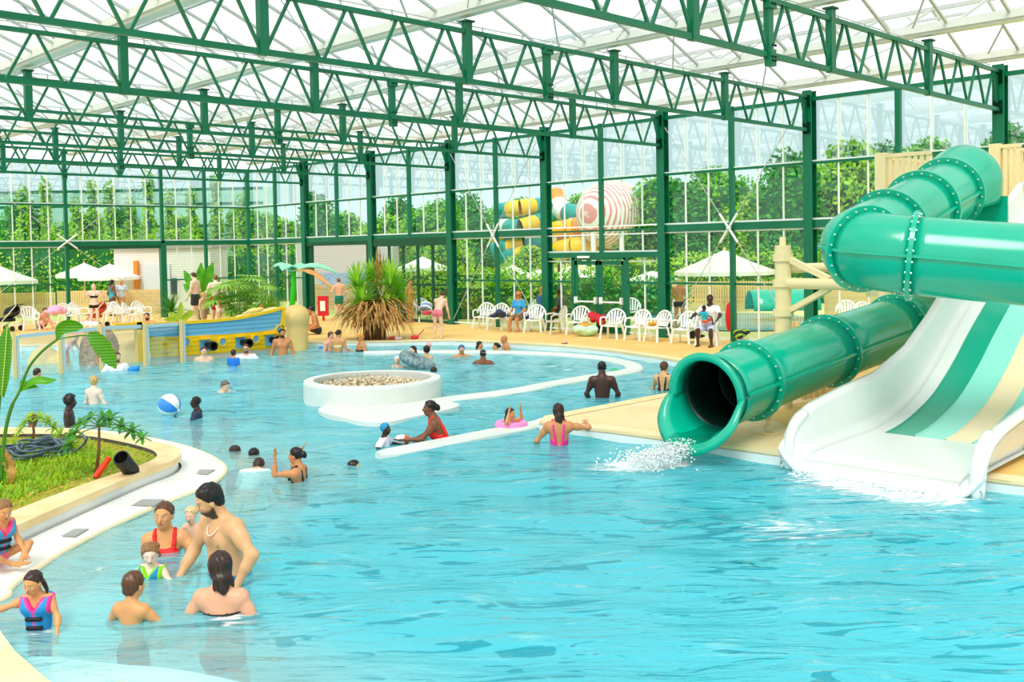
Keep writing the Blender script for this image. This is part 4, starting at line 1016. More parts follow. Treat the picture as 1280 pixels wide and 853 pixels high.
# ---- two small shrubs with fingered leaves in the bed
def palmate(mb, c, nrm, R_, n=7, spread=4.6, start=0.0, droop=.35):
    nrm = np.array(nrm, float); nrm /= np.linalg.norm(nrm); u = np.cross(nrm, [0.3, .2, 1.]); u /= np.linalg.norm(u); v = np.cross(nrm, u)
    for k in range(n):
        a = start + spread * (k / (n - 1) - .5); d = math.cos(a) * u + math.sin(a) * v
        mb.strap(c, d + nrm * .15, R_ * (1 - .25 * abs(k / (n - 1) - .5)), R_ * .3, droop, 4, .3)
def shrub(lab, px, py, top, leaves, m, R_):
    b = G(px, py, .1); d = depth_of(b); t = thing('tetrapanax_shrub', lab, 'plant', b)
    tp = AT(*top, d)
    MB().tube([(0, 0, -.02), (tp - b) * .5 + np.array([.02, 0, 0]), tp - b], [.026, .02, .015], 8).build('trunk', BARK, t, smooth=True)
    for i, (x, y, dd) in enumerate(leaves):
        c = AT(x, y, d + dd) - b; st = tp - b
        MB().tube([st, (st + c) / 2 + np.array([0, 0, .05]), c], .007, 5).build('leaf_stalk', STEM, t)
        lm = MB(); palmate(lm, c, np.array([0, 0, .9]) - .55 * VF + VR * (.3 if x > top[0] else -.3), R_ * random.uniform(.85, 1.15), 8, 5.2, random.random() * 6, .5)
        lm.build('leaf', m, t, smooth=True)
shrub('shrub with drooping fingered green leaves, in the bed by the black pipe', 119, 597, (124, 533), [(100, 529, .1), (112, 523, -.1), (92, 542, -.1), (138, 524, .1), (152, 532, 0), (165, 539, .1), (178, 548, 0), (128, 522, .2), (86, 556, 0)], LEAFD, .17)
shrub('small yellowing shrub near the coiled hose, partly behind the arching stem', 40, 553, (41, 528), [(28, 531, 0), (36, 522, .1), (50, 522, -.1), (60, 526, 0), (68, 535, 0), (24, 540, -.1)], LEAFY, .16)
shrub('short leafy shrub behind the hose coil at the back of the bed', 80, 556, (78, 545), [(70, 545, 0), (76, 540, 0), (88, 545, 0), (82, 552, .1)], LEAFY, .12)
# ---- grass of the bed
gr = MB(); PB_ = smooth_loop(bed, 5); bl = np.array(PB_)
rnd = random.Random(5); cnt = 0
while cnt < 15000:
    x, y = rnd.uniform(1.6, 6.05), rnd.uniform(9.9, 17)
    if not inside(np.array([[x, y]]), PB_)[0]: continue
    edge = np.sqrt(((bl - [x, y]) ** 2).sum(1)).min()
    cnt += 1
    if edge < .35 and rnd.random() < .75: continue
    h = rnd.uniform(.04, .13) * (1 if edge > .4 else .5)
    gr.strap((x, y, .085), (rnd.gauss(0, .6), rnd.gauss(0, .6), 1), h, .026, .8, 2, .2)
tag(gr.build('grass', mat('bed grass', '#b4d024', .5, color2='#74b81e', nscale=3, trans=.3)), 'bright yellow green grass covering the raised bed', 'grass', kind='stuff')
fl = MB()
for k in range(500):
    x, y = rnd.uniform(2.0, 6.05), rnd.uniform(9.9, 15)
    if inside(np.array([[x, y]]), PB_)[0]: fl.strap((x, y, .1), (rnd.gauss(0, 1), rnd.gauss(0, 1), .3), rnd.uniform(.03, .08), .03, .5, 2)
tag(fl.build('leaf_litter', mat('dry leaf litter', '#c98f35', .8, color2='#e8c56a', nscale=8)), 'dry brown leaves scattered near the edge of the bed', 'leaf litter', kind='stuff')
# ---- hose coil and pipes
hc = G(44, 566, .13); hp = []; hd = depth_of(hc)
for k in range(150):
    a = k * .26; r = .36 + .1 * math.sin(k * .37) + .05 * math.sin(k * 1.3); hp.append(np.array([hc[0] + r * math.cos(a) * 1.05, hc[1] + r * math.sin(a), .13 + .0008 * k + .02 * math.sin(k * .9)]))
e = hp[-1]
hp += [e + np.array([.15, -.05, .03]), G(84, 566, .14), G(100, 560, .16), G(108, 550, .3), G(98, 540, .28), G(85, 545, .2)]
tag(MB().tube(smooth_path(hp, 2), .017, 7).build('garden_hose', mat('grey blue hose', '#4d6472', .35), smooth=True), 'coiled grey blue garden hose lying on the grass bed', 'hose')
a, b = G(119, 597, .12), AT(137, 572, depth_of(G(119, 597, .12)) + .1)
rp = MB().tube([a, b], .036, 14).build('red_pipe', mat('red orange plastic', '#ff3a12', .35), smooth=False); tag(rp, 'short red orange plastic pipe sticking out of the grass bed', 'pipe')
c = AT(151, 572, 11.85); b2 = AT(165, 590, 12.15)
V = b2 - c; L_ = np.linalg.norm(V); V /= L_
s_ = np.cross(V, [0, 0, 1.]); s_ /= np.linalg.norm(s_); u_ = np.cross(s_, V); rows = []
for k in range(19):
    rr = .085 + (.006 if k % 2 else 0); rows.append([c + V * L_ * k / 18 + rr * (math.cos(a) * s_ + math.sin(a) * u_) for a in np.linspace(0, 6.2832, 20)])
o = MB().grid(rows).build('drain_pipe', mat('black corrugated plastic', '#16191c', .35), solid=.012); tag(o, 'short black corrugated pipe leaning out of the grass bed', 'pipe')
# ---- palm with dead skirt on the pool deck
pb_ = np.array([18.95, 25.1, 0]); d = depth_of(pb_)
t = thing('fan_palm', 'fan palm with thick skirt of dry brown fronds on the pool edge', 'palm', pb_)
def pw(x, y, dd=0): return AT(x, y, d + dd) - pb_
for x0, x1 in ((460, 458), (476, 480), (470, 470)):
    MB().tube([pw(x0, 428), pw((x0 + x1) / 2, 395), pw(x1, 372)], [.16, .13, .09], 10).build('trunk', BARK, t, smooth=True)
sk = MB(); rnd = random.Random(11)
for k in range(420):
    a = rnd.uniform(0, 6.283); h = rnd.uniform(.75, 1.25); x0 = rnd.choice((-.25, .1, .3))
    L_ = rnd.uniform(.7, 1.35); ctr = VR * x0
    sk.strap(ctr + np.array([.12 * math.cos(a), .12 * math.sin(a), h]), (math.cos(a) * .75, math.sin(a) * .75, rnd.uniform(-.2, .35)), L_, rnd.uniform(.03, .08), rnd.uniform(1.2, 2.6), 5, .4)
o = sk.build('dry_skirt', DRY, t); o['kind'] = 'stuff'
hang = MB()
for k in range(90):
    a = rnd.uniform(-.9, .9) - .78; q = pw(470 + rnd.uniform(-8, 16), 362 + rnd.uniform(-12, 20)); 
    hang.strap(q, (rnd.gauss(0, .5), rnd.gauss(0, .5), rnd.uniform(-.5, .5)), rnd.uniform(.35, .8), rnd.uniform(.02, .05), rnd.uniform(1.5, 3), 4, .4)
for k in range(26): hang.strap(pw(474 + rnd.uniform(-4, 4), 350), (rnd.gauss(0, .12), rnd.gauss(0, .12), 1), rnd.uniform(.5, 1.15), .03, .05, 4, .3)
hang.build('dead_frond', DRY, t)
GRN = mat('bright fan leaf', '#74c41e', .4, color2='#b6e030', nscale=3, trans=.4)
for (x, y, dd, nx, R_, st) in ((441, 352, -.3, -.55, .85, 1.6), (449, 375, -.5, -.7, .8, 1.9), (492, 352, -.4, .45, .95, 1.35), (500, 366, -.2, .8, .8, 1.0), (462, 345, .4, .1, .8, 1.57), (480, 340, .4, .1, .7, 1.57), (446, 392, -.1, -.8, .6, 2.3), (488, 385, -.4, .5, .6, .8), (506, 385, .2, .9, .6, .6)):
    fm = MB(); c = pw(x, y, dd) * .8 + pw(470, 378) * .2; nrm = -VF * .8 + VR * nx * .5 + np.array([0, 0, .2]); nrm /= np.linalg.norm(nrm)
    u = np.cross(np.array([0, 0, 1.]), nrm); u /= np.linalg.norm(u); v = np.cross(nrm, u); sgn = 1 if np.dot(u, VR) > 0 else -1
    for k in range(26):
        a = st + (k / 25 - .5) * 3.6; dr = math.cos(a) * u * sgn + math.sin(a) * v; fm.strap(c, dr + nrm * .06 * (-1) ** k, R_ * (1 - .3 * abs(k / 25 - .5) * 2), .095, .2, 4, .35)
    lf = fm.build('fan_leaf', GRN, t)
    MB().tube([pw(470, 388), (pw(470, 388) + c) / 2 + np.array([0, 0, .1]), c], .02, 6).build('leaf_stalk', STEM, lf)
# ---- plants behind the ship along the back wall
def rosette(name, lab, px, py, d, R_, n, m, w_, trunk=.3, droop=.5, up=.2, cat='plant', base=None):
    b = AT(px, py, d); b[2] = 0.0; t = thing(name, lab, cat, b); rnd = random.Random(int(px * 7 + py))
    if trunk > .02: MB().tube([(0, 0, 0), (.02, 0, trunk)], [.09, .07], 8).build('trunk', BARK, t)
    lm = MB()
    for k in range(n):
        a = rnd.uniform(0, 6.283); el = rnd.uniform(up - .6, 1.4)
        lm.strap((0, 0, trunk), (math.cos(a) * math.cos(el), math.sin(a) * math.cos(el), math.sin(el)), R_ * rnd.uniform(.75, 1.1), w_, droop * math.cos(el), 4, .3)
    o = lm.build('foliage', m, t); return t
YUC = mat('yucca leaf', '#94c83a', .4, color2='#3f8a2a', nscale=5, trans=.25)
FANL = mat('fan palm foliage', '#86c846', .4, color2='#b8dc6c', nscale=4, trans=.3)
rosette('yucca', 'spiky green yucca left of the plastic palm, behind the ship', 336, 396, 34.5, .95, 120, YUC, .05, .55, .5)
def fan_shrub(lab, px, py, d, H_, nl, R_, m):
    b = AT(px, py, d); b[2] = 0; t = thing('fan_palm', lab, 'palm', b); rnd = random.Random(px)
    for k in range(nl):
        a = rnd.uniform(0, 6.283); rr = rnd.uniform(.2, .75) * H_ * .7; c = np.array([math.cos(a) * rr, math.sin(a) * rr, H_ * rnd.uniform(.35, .95)])
        fm = MB(); nrm = c / np.linalg.norm(c) * .7 + np.array([0, 0, .5]); nrm /= np.linalg.norm(nrm); u = np.cross(nrm, [.1, .2, 1.]); u /= np.linalg.norm(u); v = np.cross(nrm, u)
        for i in range(18):
            th = i / 17 * 5.2; fm.strap(c, math.cos(th) * u + math.sin(th) * v, R_, R_ * .12, .4, 3, .3)
        fm.tube([(0, 0, .1), c * .55 + np.array([0, 0, .2]), c], .015, 5); fm.build('fan_leaf', m, t)
fan_shrub('bushy fan palm with many leaves behind the ship, left of the yucca', 300, 396, 35.5, 2.1, 30, .62, FANL)
fan_shrub('low dark fan palm at the foot of the yucca', 312, 398, 34, .9, 14, .5, LEAFD)
def banana(lab, px, d, H_, leaves, m):
    b = AT(px, 396, d); b[2] = 0; t = thing('banana_plant', lab, 'plant', b)
    MB().tube([(0, 0, 0), (0, 0, H_ * .45)], [.12, .07], 8).build('trunk', STEM, t)
    for (a, el, L_, W_) in leaves:
        dv = math.cos(a) * VR * math.cos(el) + math.sin(a) * VF * math.cos(el) + np.array([0, 0, math.sin(el)]); p0 = np.array([0, 0, H_ * .35])
        pts = [p0, p0 + dv * L_ * .4, p0 + dv * L_ * .75 + np.array([0, 0, -.02]), p0 + dv * L_ - np.array([0, 0, .12 * L_ * math.cos(el)])]
        blade('leaf', m, t, [q + b for q in pts], [.03, W_, W_ * .9, .02], -VF + .2 * VR, b, .2)
banana('tall banana plant with broad upright leaves beside the thick green back post', 250, 38, 2.6, [(.2, 1.25, 1.7, .2), (.5, .9, 1.3, .17), (2.8, 1.1, 1.5, .16), (2.6, .75, 1.2, .15), (0, .5, 1.0, .15), (1.5, 1.4, 1.6, .18)], LEAF)
banana('small bright banana plant low behind the glass rail', 224, 36, .9, [(2.5, .6, .7, .12), (.4, .7, .7, .12), (1.5, 1.3, .8, .1), (3, .3, .6, .1)], LEAFY)
rosette('yucca', 'dark strappy plant beside the thick green post', 214, 398, 39, .9, 60, LEAFD, .06, .5, .7)
# ================================================================ OUTSIDE AND FURNITURE
gm = MB().poly([[(-60, -60), (150, -60), (150, 150), (-60, 150)], [(-8, -9), (24.6, -9), (24.6, 44.5), (-8, 44.5)]], -.02)
tag(gm.build('floor.ground', mat('pale paving and lawn', '#d9d08a', .9, color2='#b9c46a', nscale=.15)), kind='structure')  # sandy paving colour mottled with lawn green
bpy.data.objects['floor.ground'].name = 'trim_60'
# ---- trees: clouds of leaves
def leaf_cloud(ells, n, size, rnd):
    per = np.array([e[1][0] * e[1][1] + e[1][0] * e[1][2] for e in ells]); per = per / per.sum(); V = []; F = []
    for (c, r), f in zip(ells, per):
        k = int(n * f); d = rnd.normal(size=(k, 3)); d /= np.linalg.norm(d, axis=1)[:, None]; rad = rnd.uniform(.72, 1.06, k)[:, None]
        P_ = np.array(c) + d * np.array(r) * rad; a = rnd.normal(size=(k, 3)); a /= np.linalg.norm(a, axis=1)[:, None]; b = np.cross(a, d + rnd.normal(size=(k, 3)) * .7); b /= np.linalg.norm(b, axis=1)[:, None] + 1e-9
        s = size * rnd.uniform(.6, 1.3, k)[:, None]
        V.append(np.stack([P_ - a * s, P_ + b * s * .6, P_ + a * s, P_ - b * s * .6], 1).reshape(-1, 3))
    V = np.concatenate(V); m = MB(); m.v = [tuple(q) for q in V]; m.f = [(4 * i, 4 * i + 1, 4 * i + 2, 4 * i + 3) for i in range(len(V) // 4)]
    return m
TL_ = [mat('tree leaves a', '#62b424', .5, color2='#a2dc36', nscale=.9, trans=.35), mat('tree leaves b', '#35963a', .5, color2='#5fb844', nscale=.7, trans=.3), mat('tree leaves c', '#8fca2a', .5, color2='#cdec4a', nscale=1.1, trans=.35)]
protos = []
def make_tree(kind):
    rnd = np.random.RandomState(20 + kind); t = empty('tree')
    E_ = [[((0, 0, 6.2), (2.6, 2.6, 2.2)), ((1.3, .5, 4.4), (1.9, 1.8, 1.6)), ((-1.5, -.2, 4.6), (1.8, 1.8, 1.7)), ((.2, -1.0, 7.6), (1.5, 1.5, 1.3)), ((-.6, .9, 3.4), (2.0, 2, 1.4))],
          [((0, 0, 5.0), (2.1, 2.1, 3.6)), ((.4, .3, 7.6), (1.2, 1.2, 1.8)), ((-.7, -.4, 3.0), (2, 2, 1.8)), ((.9, -.6, 3.2), (1.7, 1.6, 1.8))],
          [((0, 0, 4.6), (2.4, 2.4, 2.0)), ((1.6, -.4, 5.6), (1.5, 1.5, 1.3)), ((-1.5, .3, 5.9), (1.6, 1.6, 1.5)), ((.2, .2, 7.2), (1.4, 1.4, 1.1)), ((0, -.6, 3), (2.2, 2, 1.4))]][kind]
    leaf_cloud(E_, 4200, .17, rnd).build('crown', TL_[kind], t)
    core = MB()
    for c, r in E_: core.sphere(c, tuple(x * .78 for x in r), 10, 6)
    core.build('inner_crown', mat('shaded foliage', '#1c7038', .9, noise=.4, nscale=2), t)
    MB().tube([(0, 0, 0), (.1, 0, 2), (0, .1, 5)], [.22, .17, .08], 8).build('trunk', BARK, t)
    return t
KL = ['broad leafy tree', 'tall dark green tree', 'pale yellow green tree']
TREES = [(585, 70, 1, 1.05), (545, 62, 0, .95), (500, 66, 1, 1.0), (480, 56, 2, .8), (640, 74, 0, 1.1), (700, 80, 2, 1.05), (760, 78, 1, 1.2), (815, 60, 0, 1.05), (860, 58, 1, 1.1), (905, 62, 0, 1.15), (950, 56, 2, 1.1), (985, 52, 1, 1.1), (1030, 60, 0, 1.2), (1060, 55, 2, 1.2), (1095, 57, 1, 1.25), (1140, 60, 0, 1.2), (1200, 62, 2, 1.2), (1250, 60, 1, 1.25), (430, 64, 0, .9), (400, 60, 1, .95), (355, 66, 2, .9), (320, 68, 0, .95), (280, 72, 1, 1.0), (235, 70, 2, .95), (190, 74, 0, 1.0), (150, 70, 1, 1.0), (110, 66, 2, .95), (70, 72, 0, 1.05), (30, 68, 1, 1.0), (-20, 70, 2, 1.0), (560, 48, 2, .62), (665, 52, 2, .55), (740, 86, 0, 1.1), (1170, 75, 1, 1.3)]
def tree_label(i):
    key = lambda t: (t[2], pos_words(t[0])); same = sorted([t[0] for t in TREES if key(t) == key(TREES[i])]); n = len(same); k = same.index(TREES[i][0])
    w_ = '' if n == 1 else (', left one' if k == 0 else ', right one') if n == 2 else ', ' + ('leftmost', 'middle', 'rightmost')[k if n == 3 else min(k, 2)] + ' of them'
    return KL[TREES[i][2]] + ' outside ' + pos_words(TREES[i][0]) + w_
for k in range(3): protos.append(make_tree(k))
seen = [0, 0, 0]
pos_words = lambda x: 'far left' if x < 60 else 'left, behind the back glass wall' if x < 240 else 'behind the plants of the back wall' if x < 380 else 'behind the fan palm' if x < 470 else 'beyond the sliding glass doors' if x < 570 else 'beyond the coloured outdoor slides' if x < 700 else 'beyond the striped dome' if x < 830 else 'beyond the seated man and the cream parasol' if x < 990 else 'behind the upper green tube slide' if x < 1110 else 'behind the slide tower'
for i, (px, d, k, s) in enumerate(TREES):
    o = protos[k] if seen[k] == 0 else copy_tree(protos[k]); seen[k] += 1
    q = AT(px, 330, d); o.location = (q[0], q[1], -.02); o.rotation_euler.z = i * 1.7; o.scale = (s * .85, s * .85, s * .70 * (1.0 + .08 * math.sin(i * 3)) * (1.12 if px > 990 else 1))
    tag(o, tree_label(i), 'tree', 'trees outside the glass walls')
# low hedges
hb = [None]
def hedge(px, d, L_, H_, lab, ang=0):
    q = AT(px, 330, d); t = thing('hedge', lab, 'hedge', (q[0], q[1], 0), ang); rnd = np.random.RandomState(int(px))
    leaf_cloud([((x, 0, H_ * .5), (.9, .6, H_ * .55)) for x in np.arange(-L_ / 2, L_ / 2 + .1, 1.0)], int(420 * L_), .1, rnd).build('foliage', TL_[int(px) % 3], t)
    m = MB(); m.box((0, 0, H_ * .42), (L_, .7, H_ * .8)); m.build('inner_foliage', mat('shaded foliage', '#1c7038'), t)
for px, d, L_, H_, lab in ((560, 44, 5, 2.0, 'clipped green hedge beyond the sliding doors'), (620, 40, 5, 1.5, 'leafy hedge outside the glass behind the woman in blue'), (690, 42, 5, 1.8, 'leafy shrubs outside left of the double door'), (760, 40, 5, 1.5, 'yellow green shrubs outside the double glass door'), (830, 50, 6, 2.2, 'hedge behind the big cream parasol'), (950, 48, 7, 2.4, 'hedge beyond the outdoor pool'), (1080, 46, 8, 2.4, 'hedge outside behind the cream slide pole'), (30, 58, 10, 2.5, 'hedge behind the white parasols at far left'), (300, 57, 9, 3.2, 'hedge outside behind the fan palms'), (110, 58, 12, 4.2, 'tall hedge behind the white parasols')):
    hedge(px, d, L_, H_, lab, -.785)
# vine covered columns beyond the back wall
vc = None
for i, px in enumerate((30, 58, 96, 117, 138, 163, 187, 213, 241, 271, 303)):
    q = AT(px, 300, 64 + (i % 2) * 2)
    if vc is None:
        vc = empty('vine_column'); MB().box((0, 0, 3.2), (.25, .25, 6.4)).build('column', GREEN, vc)
        leaf_cloud([((0, 0, z), (.38 + .12 * math.sin(z * 2), .38, .7)) for z in np.arange(.6, 6.4, .8)], 900, .13, np.random.RandomState(2)).build('vine', TL_[2], vc); o = vc
    else: o = copy_tree(vc)
    o.location = (q[0], q[1], 0); o.rotation_euler.z = i; o.scale = (1, 1, 1.08 + .12 * math.sin(i * 2.3))
    tag(o, ['first', 'second', 'third', 'fourth', 'fifth', 'sixth', 'seventh', 'eighth', 'ninth', 'tenth', 'eleventh'][i] + ' vine covered column from the left beyond the back glass wall', 'column', 'vine covered columns beyond the back wall')
bm_ = MB()
for z in (4.7, 6.2, 7.2): bm_.bar(AT(-40, 300, 68) * [1, 1, 0] + [0, 0, z], AT(330, 300, 68) * [1, 1, 0] + [0, 0, z], .12, .2)
tag(bm_.build('neighbour_beam', GREEN), 'green horizontal beams of the neighbouring hall behind the vines', 'beam')
q0, q1 = AT(-60, 300, 70), AT(345, 300, 70)
MBg = MB().add([(q0[0], q0[1], 0), (q1[0], q1[1], 0), (q1[0], q1[1], 7.4), (q0[0], q0[1], 7.4)], [(0, 1, 2, 3)])
tag(MBg.build('neighbour_glass_wall', mat('pale teal glass wall', '#a9dccb', .2, color2='#d6f0e6', nscale=.4)), 'pale teal glass wall of the neighbouring hall', 'glass wall')
# ---- timber building seen through the back doorway, and one by the palm
def planks(nm, c, c2, sc): return plank_mat(nm, c, c2) if nm not in MATS else MATS[nm]
PW = plank_mat('pale timber boards', '#e8e2dc', '#c9beb4'); PG = plank_mat('grey timber boards', '#c6c3c0', '#a8a3a0')
b0 = AT(158, 330, 50); b1 = AT(203, 330, 48.5)
t = thing('timber_building', 'pale boarded building with orange post and doorway, outside the open back doorway', 'building', ((b0[0] + b1[0]) / 2, (b0[1] + b1[1]) / 2, 0), -.785)
L_ = float(np.linalg.norm((b1 - b0)[:2])) + 2
MB().box((.9, 1.5, 1.55), (L_, 3, 3.1)).build('wall', PW, t)
MB().box((.9, 1.5, 3.15), (L_ + .3, 3.3, .14)).build('roof', mat('grey roof', '#a7a3a0', .7), t)
MB().box((.65, -.06, 1.15), (1.3, .08, 2.3)).build('door', mat('pale grey door', '#d5dbe0', .5), t)
MB().box((-.35, -.15, 1.25), (.2, .2, 2.5)).build('orange_post', mat('orange painted post', '#f08a28', .5), t)
MB().box((1.5, -.1, 1.2), (.25, .1, .8)).build('notice_board', mat('dark board', '#3a4650', .6), t)
b = AT(424, 330, 50)
t = thing('timber_building', 'grey boarded building seen through the open doorway behind the fan palm', 'building', (b[0] + 1.2, b[1] + 1.2, 0), -.785)
MB().box((0, 1.5, 1.7), (5.0, 3, 3.4)).build('wall', PG, t)
MB().box((0, -.04, .8), (2.6, .08, 1.7)).build('fence_panel', mat('blue slatted panel', '#7f9cc4', .6, color2='#a9bcd8', nscale=9), t)
# ---- picket fences
def fence(a, b, h, n, lab, m=WOOD, name='picket_fence', w_=.09):
    a = np.array(a, float); b = np.array(b, float); L_ = float(np.linalg.norm((b - a)[:2])); ang = math.atan2(b[1] - a[1], b[0] - a[0]); c = (a + b) / 2
    t = thing(name, lab, 'fence', (c[0], c[1], 0), ang)
    MB().box((0, .03, h * .25), (L_, .04, .08)).box((0, .03, h * .82), (L_, .04, .08)).build('rail', m, t)
    p = None
    for k in range(n):
        q = MB().box((0, 0, h / 2), (w_, .025, h)).build('picket', m, t) if p is None else p.copy()
        if p is not None: COL.objects.link(q); q.parent = t
        else: p = q
        q.location.x = -L_ / 2 + L_ * (k + .5) / n
    return t
fence(AT(70, 330, 47)[:2], AT(200, 330, 47)[:2], 1.15, 46, 'cream picket fence behind the white chairs, outside the back doorway')
fence(AT(-20, 330, 47)[:2], AT(68, 330, 47)[:2], 1.1, 30, 'cream picket fence outside at far left')
fence(AT(830, 330, 46)[:2], AT(1010, 330, 44)[:2], 1.1, 56, 'cream picket fence beyond the outdoor pool')
fence(AT(1030, 330, 36)[:2], AT(1180, 330, 34)[:2], 1.2, 44, 'cream picket fence outside behind the cream slide pole')
fence(AT(380, 330, 48)[:2], AT(460, 330, 48)[:2], 1.2, 26, 'cream fence behind the man in green shorts')
# palisade of round stakes by the lower tube
def stakes(pts, lab, n):
    P_ = smooth_path([np.array([*q, 0.]) for q in pts], n); t = thing('stake_fence', lab, 'fence', (P_[0][0], P_[0][1], 0))
    rr = random.Random(3)
    for k, q in enumerate(P_):
        MB().tube([q - P_[0], q - P_[0] + np.array([0, 0, rr.uniform(.8, 1.12)])], .055, 8).build('stake', WOOD, t)
    r = MB()
    for z in (.3, .7): r.tube([q - P_[0] + np.array([0, .06, z]) for q in P_], .035, 6)
    r.build('rail', WOOD, t)
stakes([(20.7, 12.0), (20.3, 11.0), (19.4, 10.0), (18.4, 9.2)], 'low fence of round cream wooden stakes behind the lower green tube', 6)
stakes([(17.6, 8.75), (16.9, 8.75), (16.1, 8.8)], 'short row of cream stakes under the lower green tube', 4)
# ---- parasols
def parasol(px, py, d, R_, lab, col, valance=True):
    q = AT(px, py, d); t = thing('parasol', lab, 'parasol', (q[0], q[1], 0)); H_ = q[2]
    n = 12; rows = []
    for f, z in ((0.02, 0), (.5, -.22 * R_), (1.0, -.42 * R_)): rows.append([(f * R_ * math.cos(2 * math.pi * k / n), f * R_ * math.sin(2 * math.pi * k / n), H_ + z) for k in range(n + 1)])
    if valance: rows.append([(R_ * math.cos(2 * math.pi * k / n), R_ * math.sin(2 * math.pi * k / n), H_ - .42 * R_ - .16) for k in range(n + 1)])
    MB().grid(rows).build('canopy', mat('parasol ' + col, col, .7, trans=.3), t)
    MB().tube([(0, 0, 0), (0, 0, H_ + .1)], .035, 8).build('pole', WOOD, t)
for px, py, d, R_, lab, c in ((905, 313, 42, 2.1, 'big cream parasol outside behind the seated man', '#f3efe2'), (528, 321, 46, 1.2, 'white parasol outside the sliding doors, left one', '#ffffff'), (548, 321, 50, 1.2, 'white parasol outside the sliding doors, right one', '#ffffff'), (640, 332, 50, 1.8, 'white parasol outside above the woman in blue', '#fbf6ea'), (672, 336, 46, 1.4, 'pale parasol outside left of the double door column', '#f2efe6'), (105, 329, 50, 1.35, 'white parasol left of two seen through the back doorway', '#ffffff'), (137, 330, 49, 1.5, 'white parasol nearest the pale timber building', '#ffffff'), (0, 333, 46, 1.6, 'pale parasol at the far left edge outside', '#eef2ee'), (965, 343, 50, 1.5, 'mint green parasol beyond the outdoor pool', '#bfe8c8'), (715, 333, 52, 1.7, 'white parasol outside beside the double glass door', '#ffffff'), (815, 335, 50, 1.4, 'white parasol outside right of the double glass door', '#ffffff')):
    parasol(px, py, d, R_, lab, c)
# ---- coloured outdoor slides and striped dome
OC = {'T': mat('teal outdoor tube', '#1f9a94', .35), 'Y': mat('yellow outdoor tube', '#f5c21b', .35), 'W': mat('white outdoor tube', '#f4f4ef', .35), 'O': mat('orange outdoor tube', '#f2932e', .35), 'R': mat('red brown outdoor tube', '#cf5a3c', .35)}
def outdoor_slide(lab, runs, r, org):
    t = thing('outdoor_slide', lab, 'water slide', org)
    for pts, cols in runs:
        P_ = smooth_path([AT(*q) for q in pts], 6); n = len(cols); ch = max(1, (len(P_) - 1) // n)
        for i, c in enumerate(cols):
            seg = P_[i * ch:min((i + 1) * ch + 1, len(P_))]
            if len(seg) > 1: MB().tube([q - np.array(org) for q in seg], r, 12, cap=False).build('tube_section', OC[c], t, smooth=True)
    return t
o1 = AT(655, 330, 62); o1[2] = 0
s1 = outdoor_slide('stacked teal, yellow and white tube slides outside, left of the striped dome', [([(625, 264, 62), (650, 260, 61), (685, 256, 62)], 'TYYT'), ([(625, 283, 62), (650, 284, 60), (685, 272, 62)], 'WTYT'), ([(622, 300, 63), (655, 292, 61), (700, 286, 62), (740, 280, 63)], 'YTWYO'), ([(618, 312, 62), (655, 306, 61), (690, 298, 62)], 'TYTW'), ([(625, 322, 62), (660, 318, 60), (690, 322, 61)], 'TYT')], .5, o1)
for px in (630, 665, 690):
    q = AT(px, 330, 62) - o1; MB().tube([(q[0], q[1], 0), (q[0], q[1], 5.5)], .14, 8).build('support_post', OC['W'], s1)
o2 = AT(770, 330, 64); o2[2] = 0
s2 = outdoor_slide('orange, yellow and white outdoor tube slide winding under the striped dome', [([(695, 245, 66), (702, 262, 64), (725, 270, 63)], 'OWT'), ([(690, 292, 63), (720, 284, 62), (760, 276, 61)], 'YYOO'), ([(790, 280, 60), (810, 268, 62), (835, 262, 64)], 'ROO'), ([(690, 315, 62), (730, 308, 61), (765, 312, 62)], 'YYO')], .62, o2)
for px in (715, 760, 800, 822):
    q = AT(px, 330, 62) - o2; MB().tube([(q[0], q[1], 0), (q[0], q[1], 4.6)], .14, 8).build('support_post', OC['W'], s2)
dc = AT(764, 268, 60)
t = thing('striped_dome', 'large pink and cream striped shell shaped slide bowl outside behind the double door', 'water slide', (dc[0], dc[1], 0))
mz = mat('pink striped shell', '#f3d9d2', .4); N_ = mz.node_tree.nodes; Lk = mz.node_tree.links
tcx = N_.new('ShaderNodeTexCoord'); wv = N_.new('ShaderNodeTexWave'); wv.bands_direction = 'X'; wv.inputs['Scale'].default_value = 1.5; wv.inputs['Distortion'].default_value = 3.0; wv.inputs['Detail Scale'].default_value = .6
cr = N_.new('ShaderNodeValToRGB'); cr.color_ramp.elements[0].color = rgba('#e58f8a'); cr.color_ramp.elements[0].position = .25; cr.color_ramp.elements[1].color = rgba('#f8ece4'); cr.color_ramp.elements[1].position = .5
Lk.new(tcx.outputs['Object'], wv.inputs['Vector']); Lk.new(wv.outputs['Color'], cr.inputs[0]); Lk.new(cr.outputs[0], N_['Principled BSDF'].inputs['Base Color'])
V, Q = sdf_mesh([ell((0, 0, dc[2]), (2.15, 2.15, 2.1)), ell(VR * 1.2 + np.array([0, 0, dc[2] - .6]), (1.0, 1.0, 1.3))], .12, k=.4); np_obj('shell_bowl', V, Q, mz, t)
o = MB(); c = VR * 1.5 - VF * 1.2 + np.array([0, 0, dc[2] + .6])
for r in (.75, .5, .25): o.tube([c + r * (math.cos(a) * (VR * .7 + VF * .5) + math.sin(a) * np.array([0, 0, 1.])) for a in np.linspace(0, 6.283, 20)[:-1]], .07, 6, closed=True)
o.build('spiral_ring', mat('pale teal ring', '#a8c4bf', .4), t)
for a in np.linspace(0, 6.283, 7)[:-1]: MB().tube([(1.7 * math.cos(a), 1.7 * math.sin(a), 0), (1.7 * math.cos(a), 1.7 * math.sin(a), dc[2] - .6)], .15, 8).build('support_post', OC['W'], t)
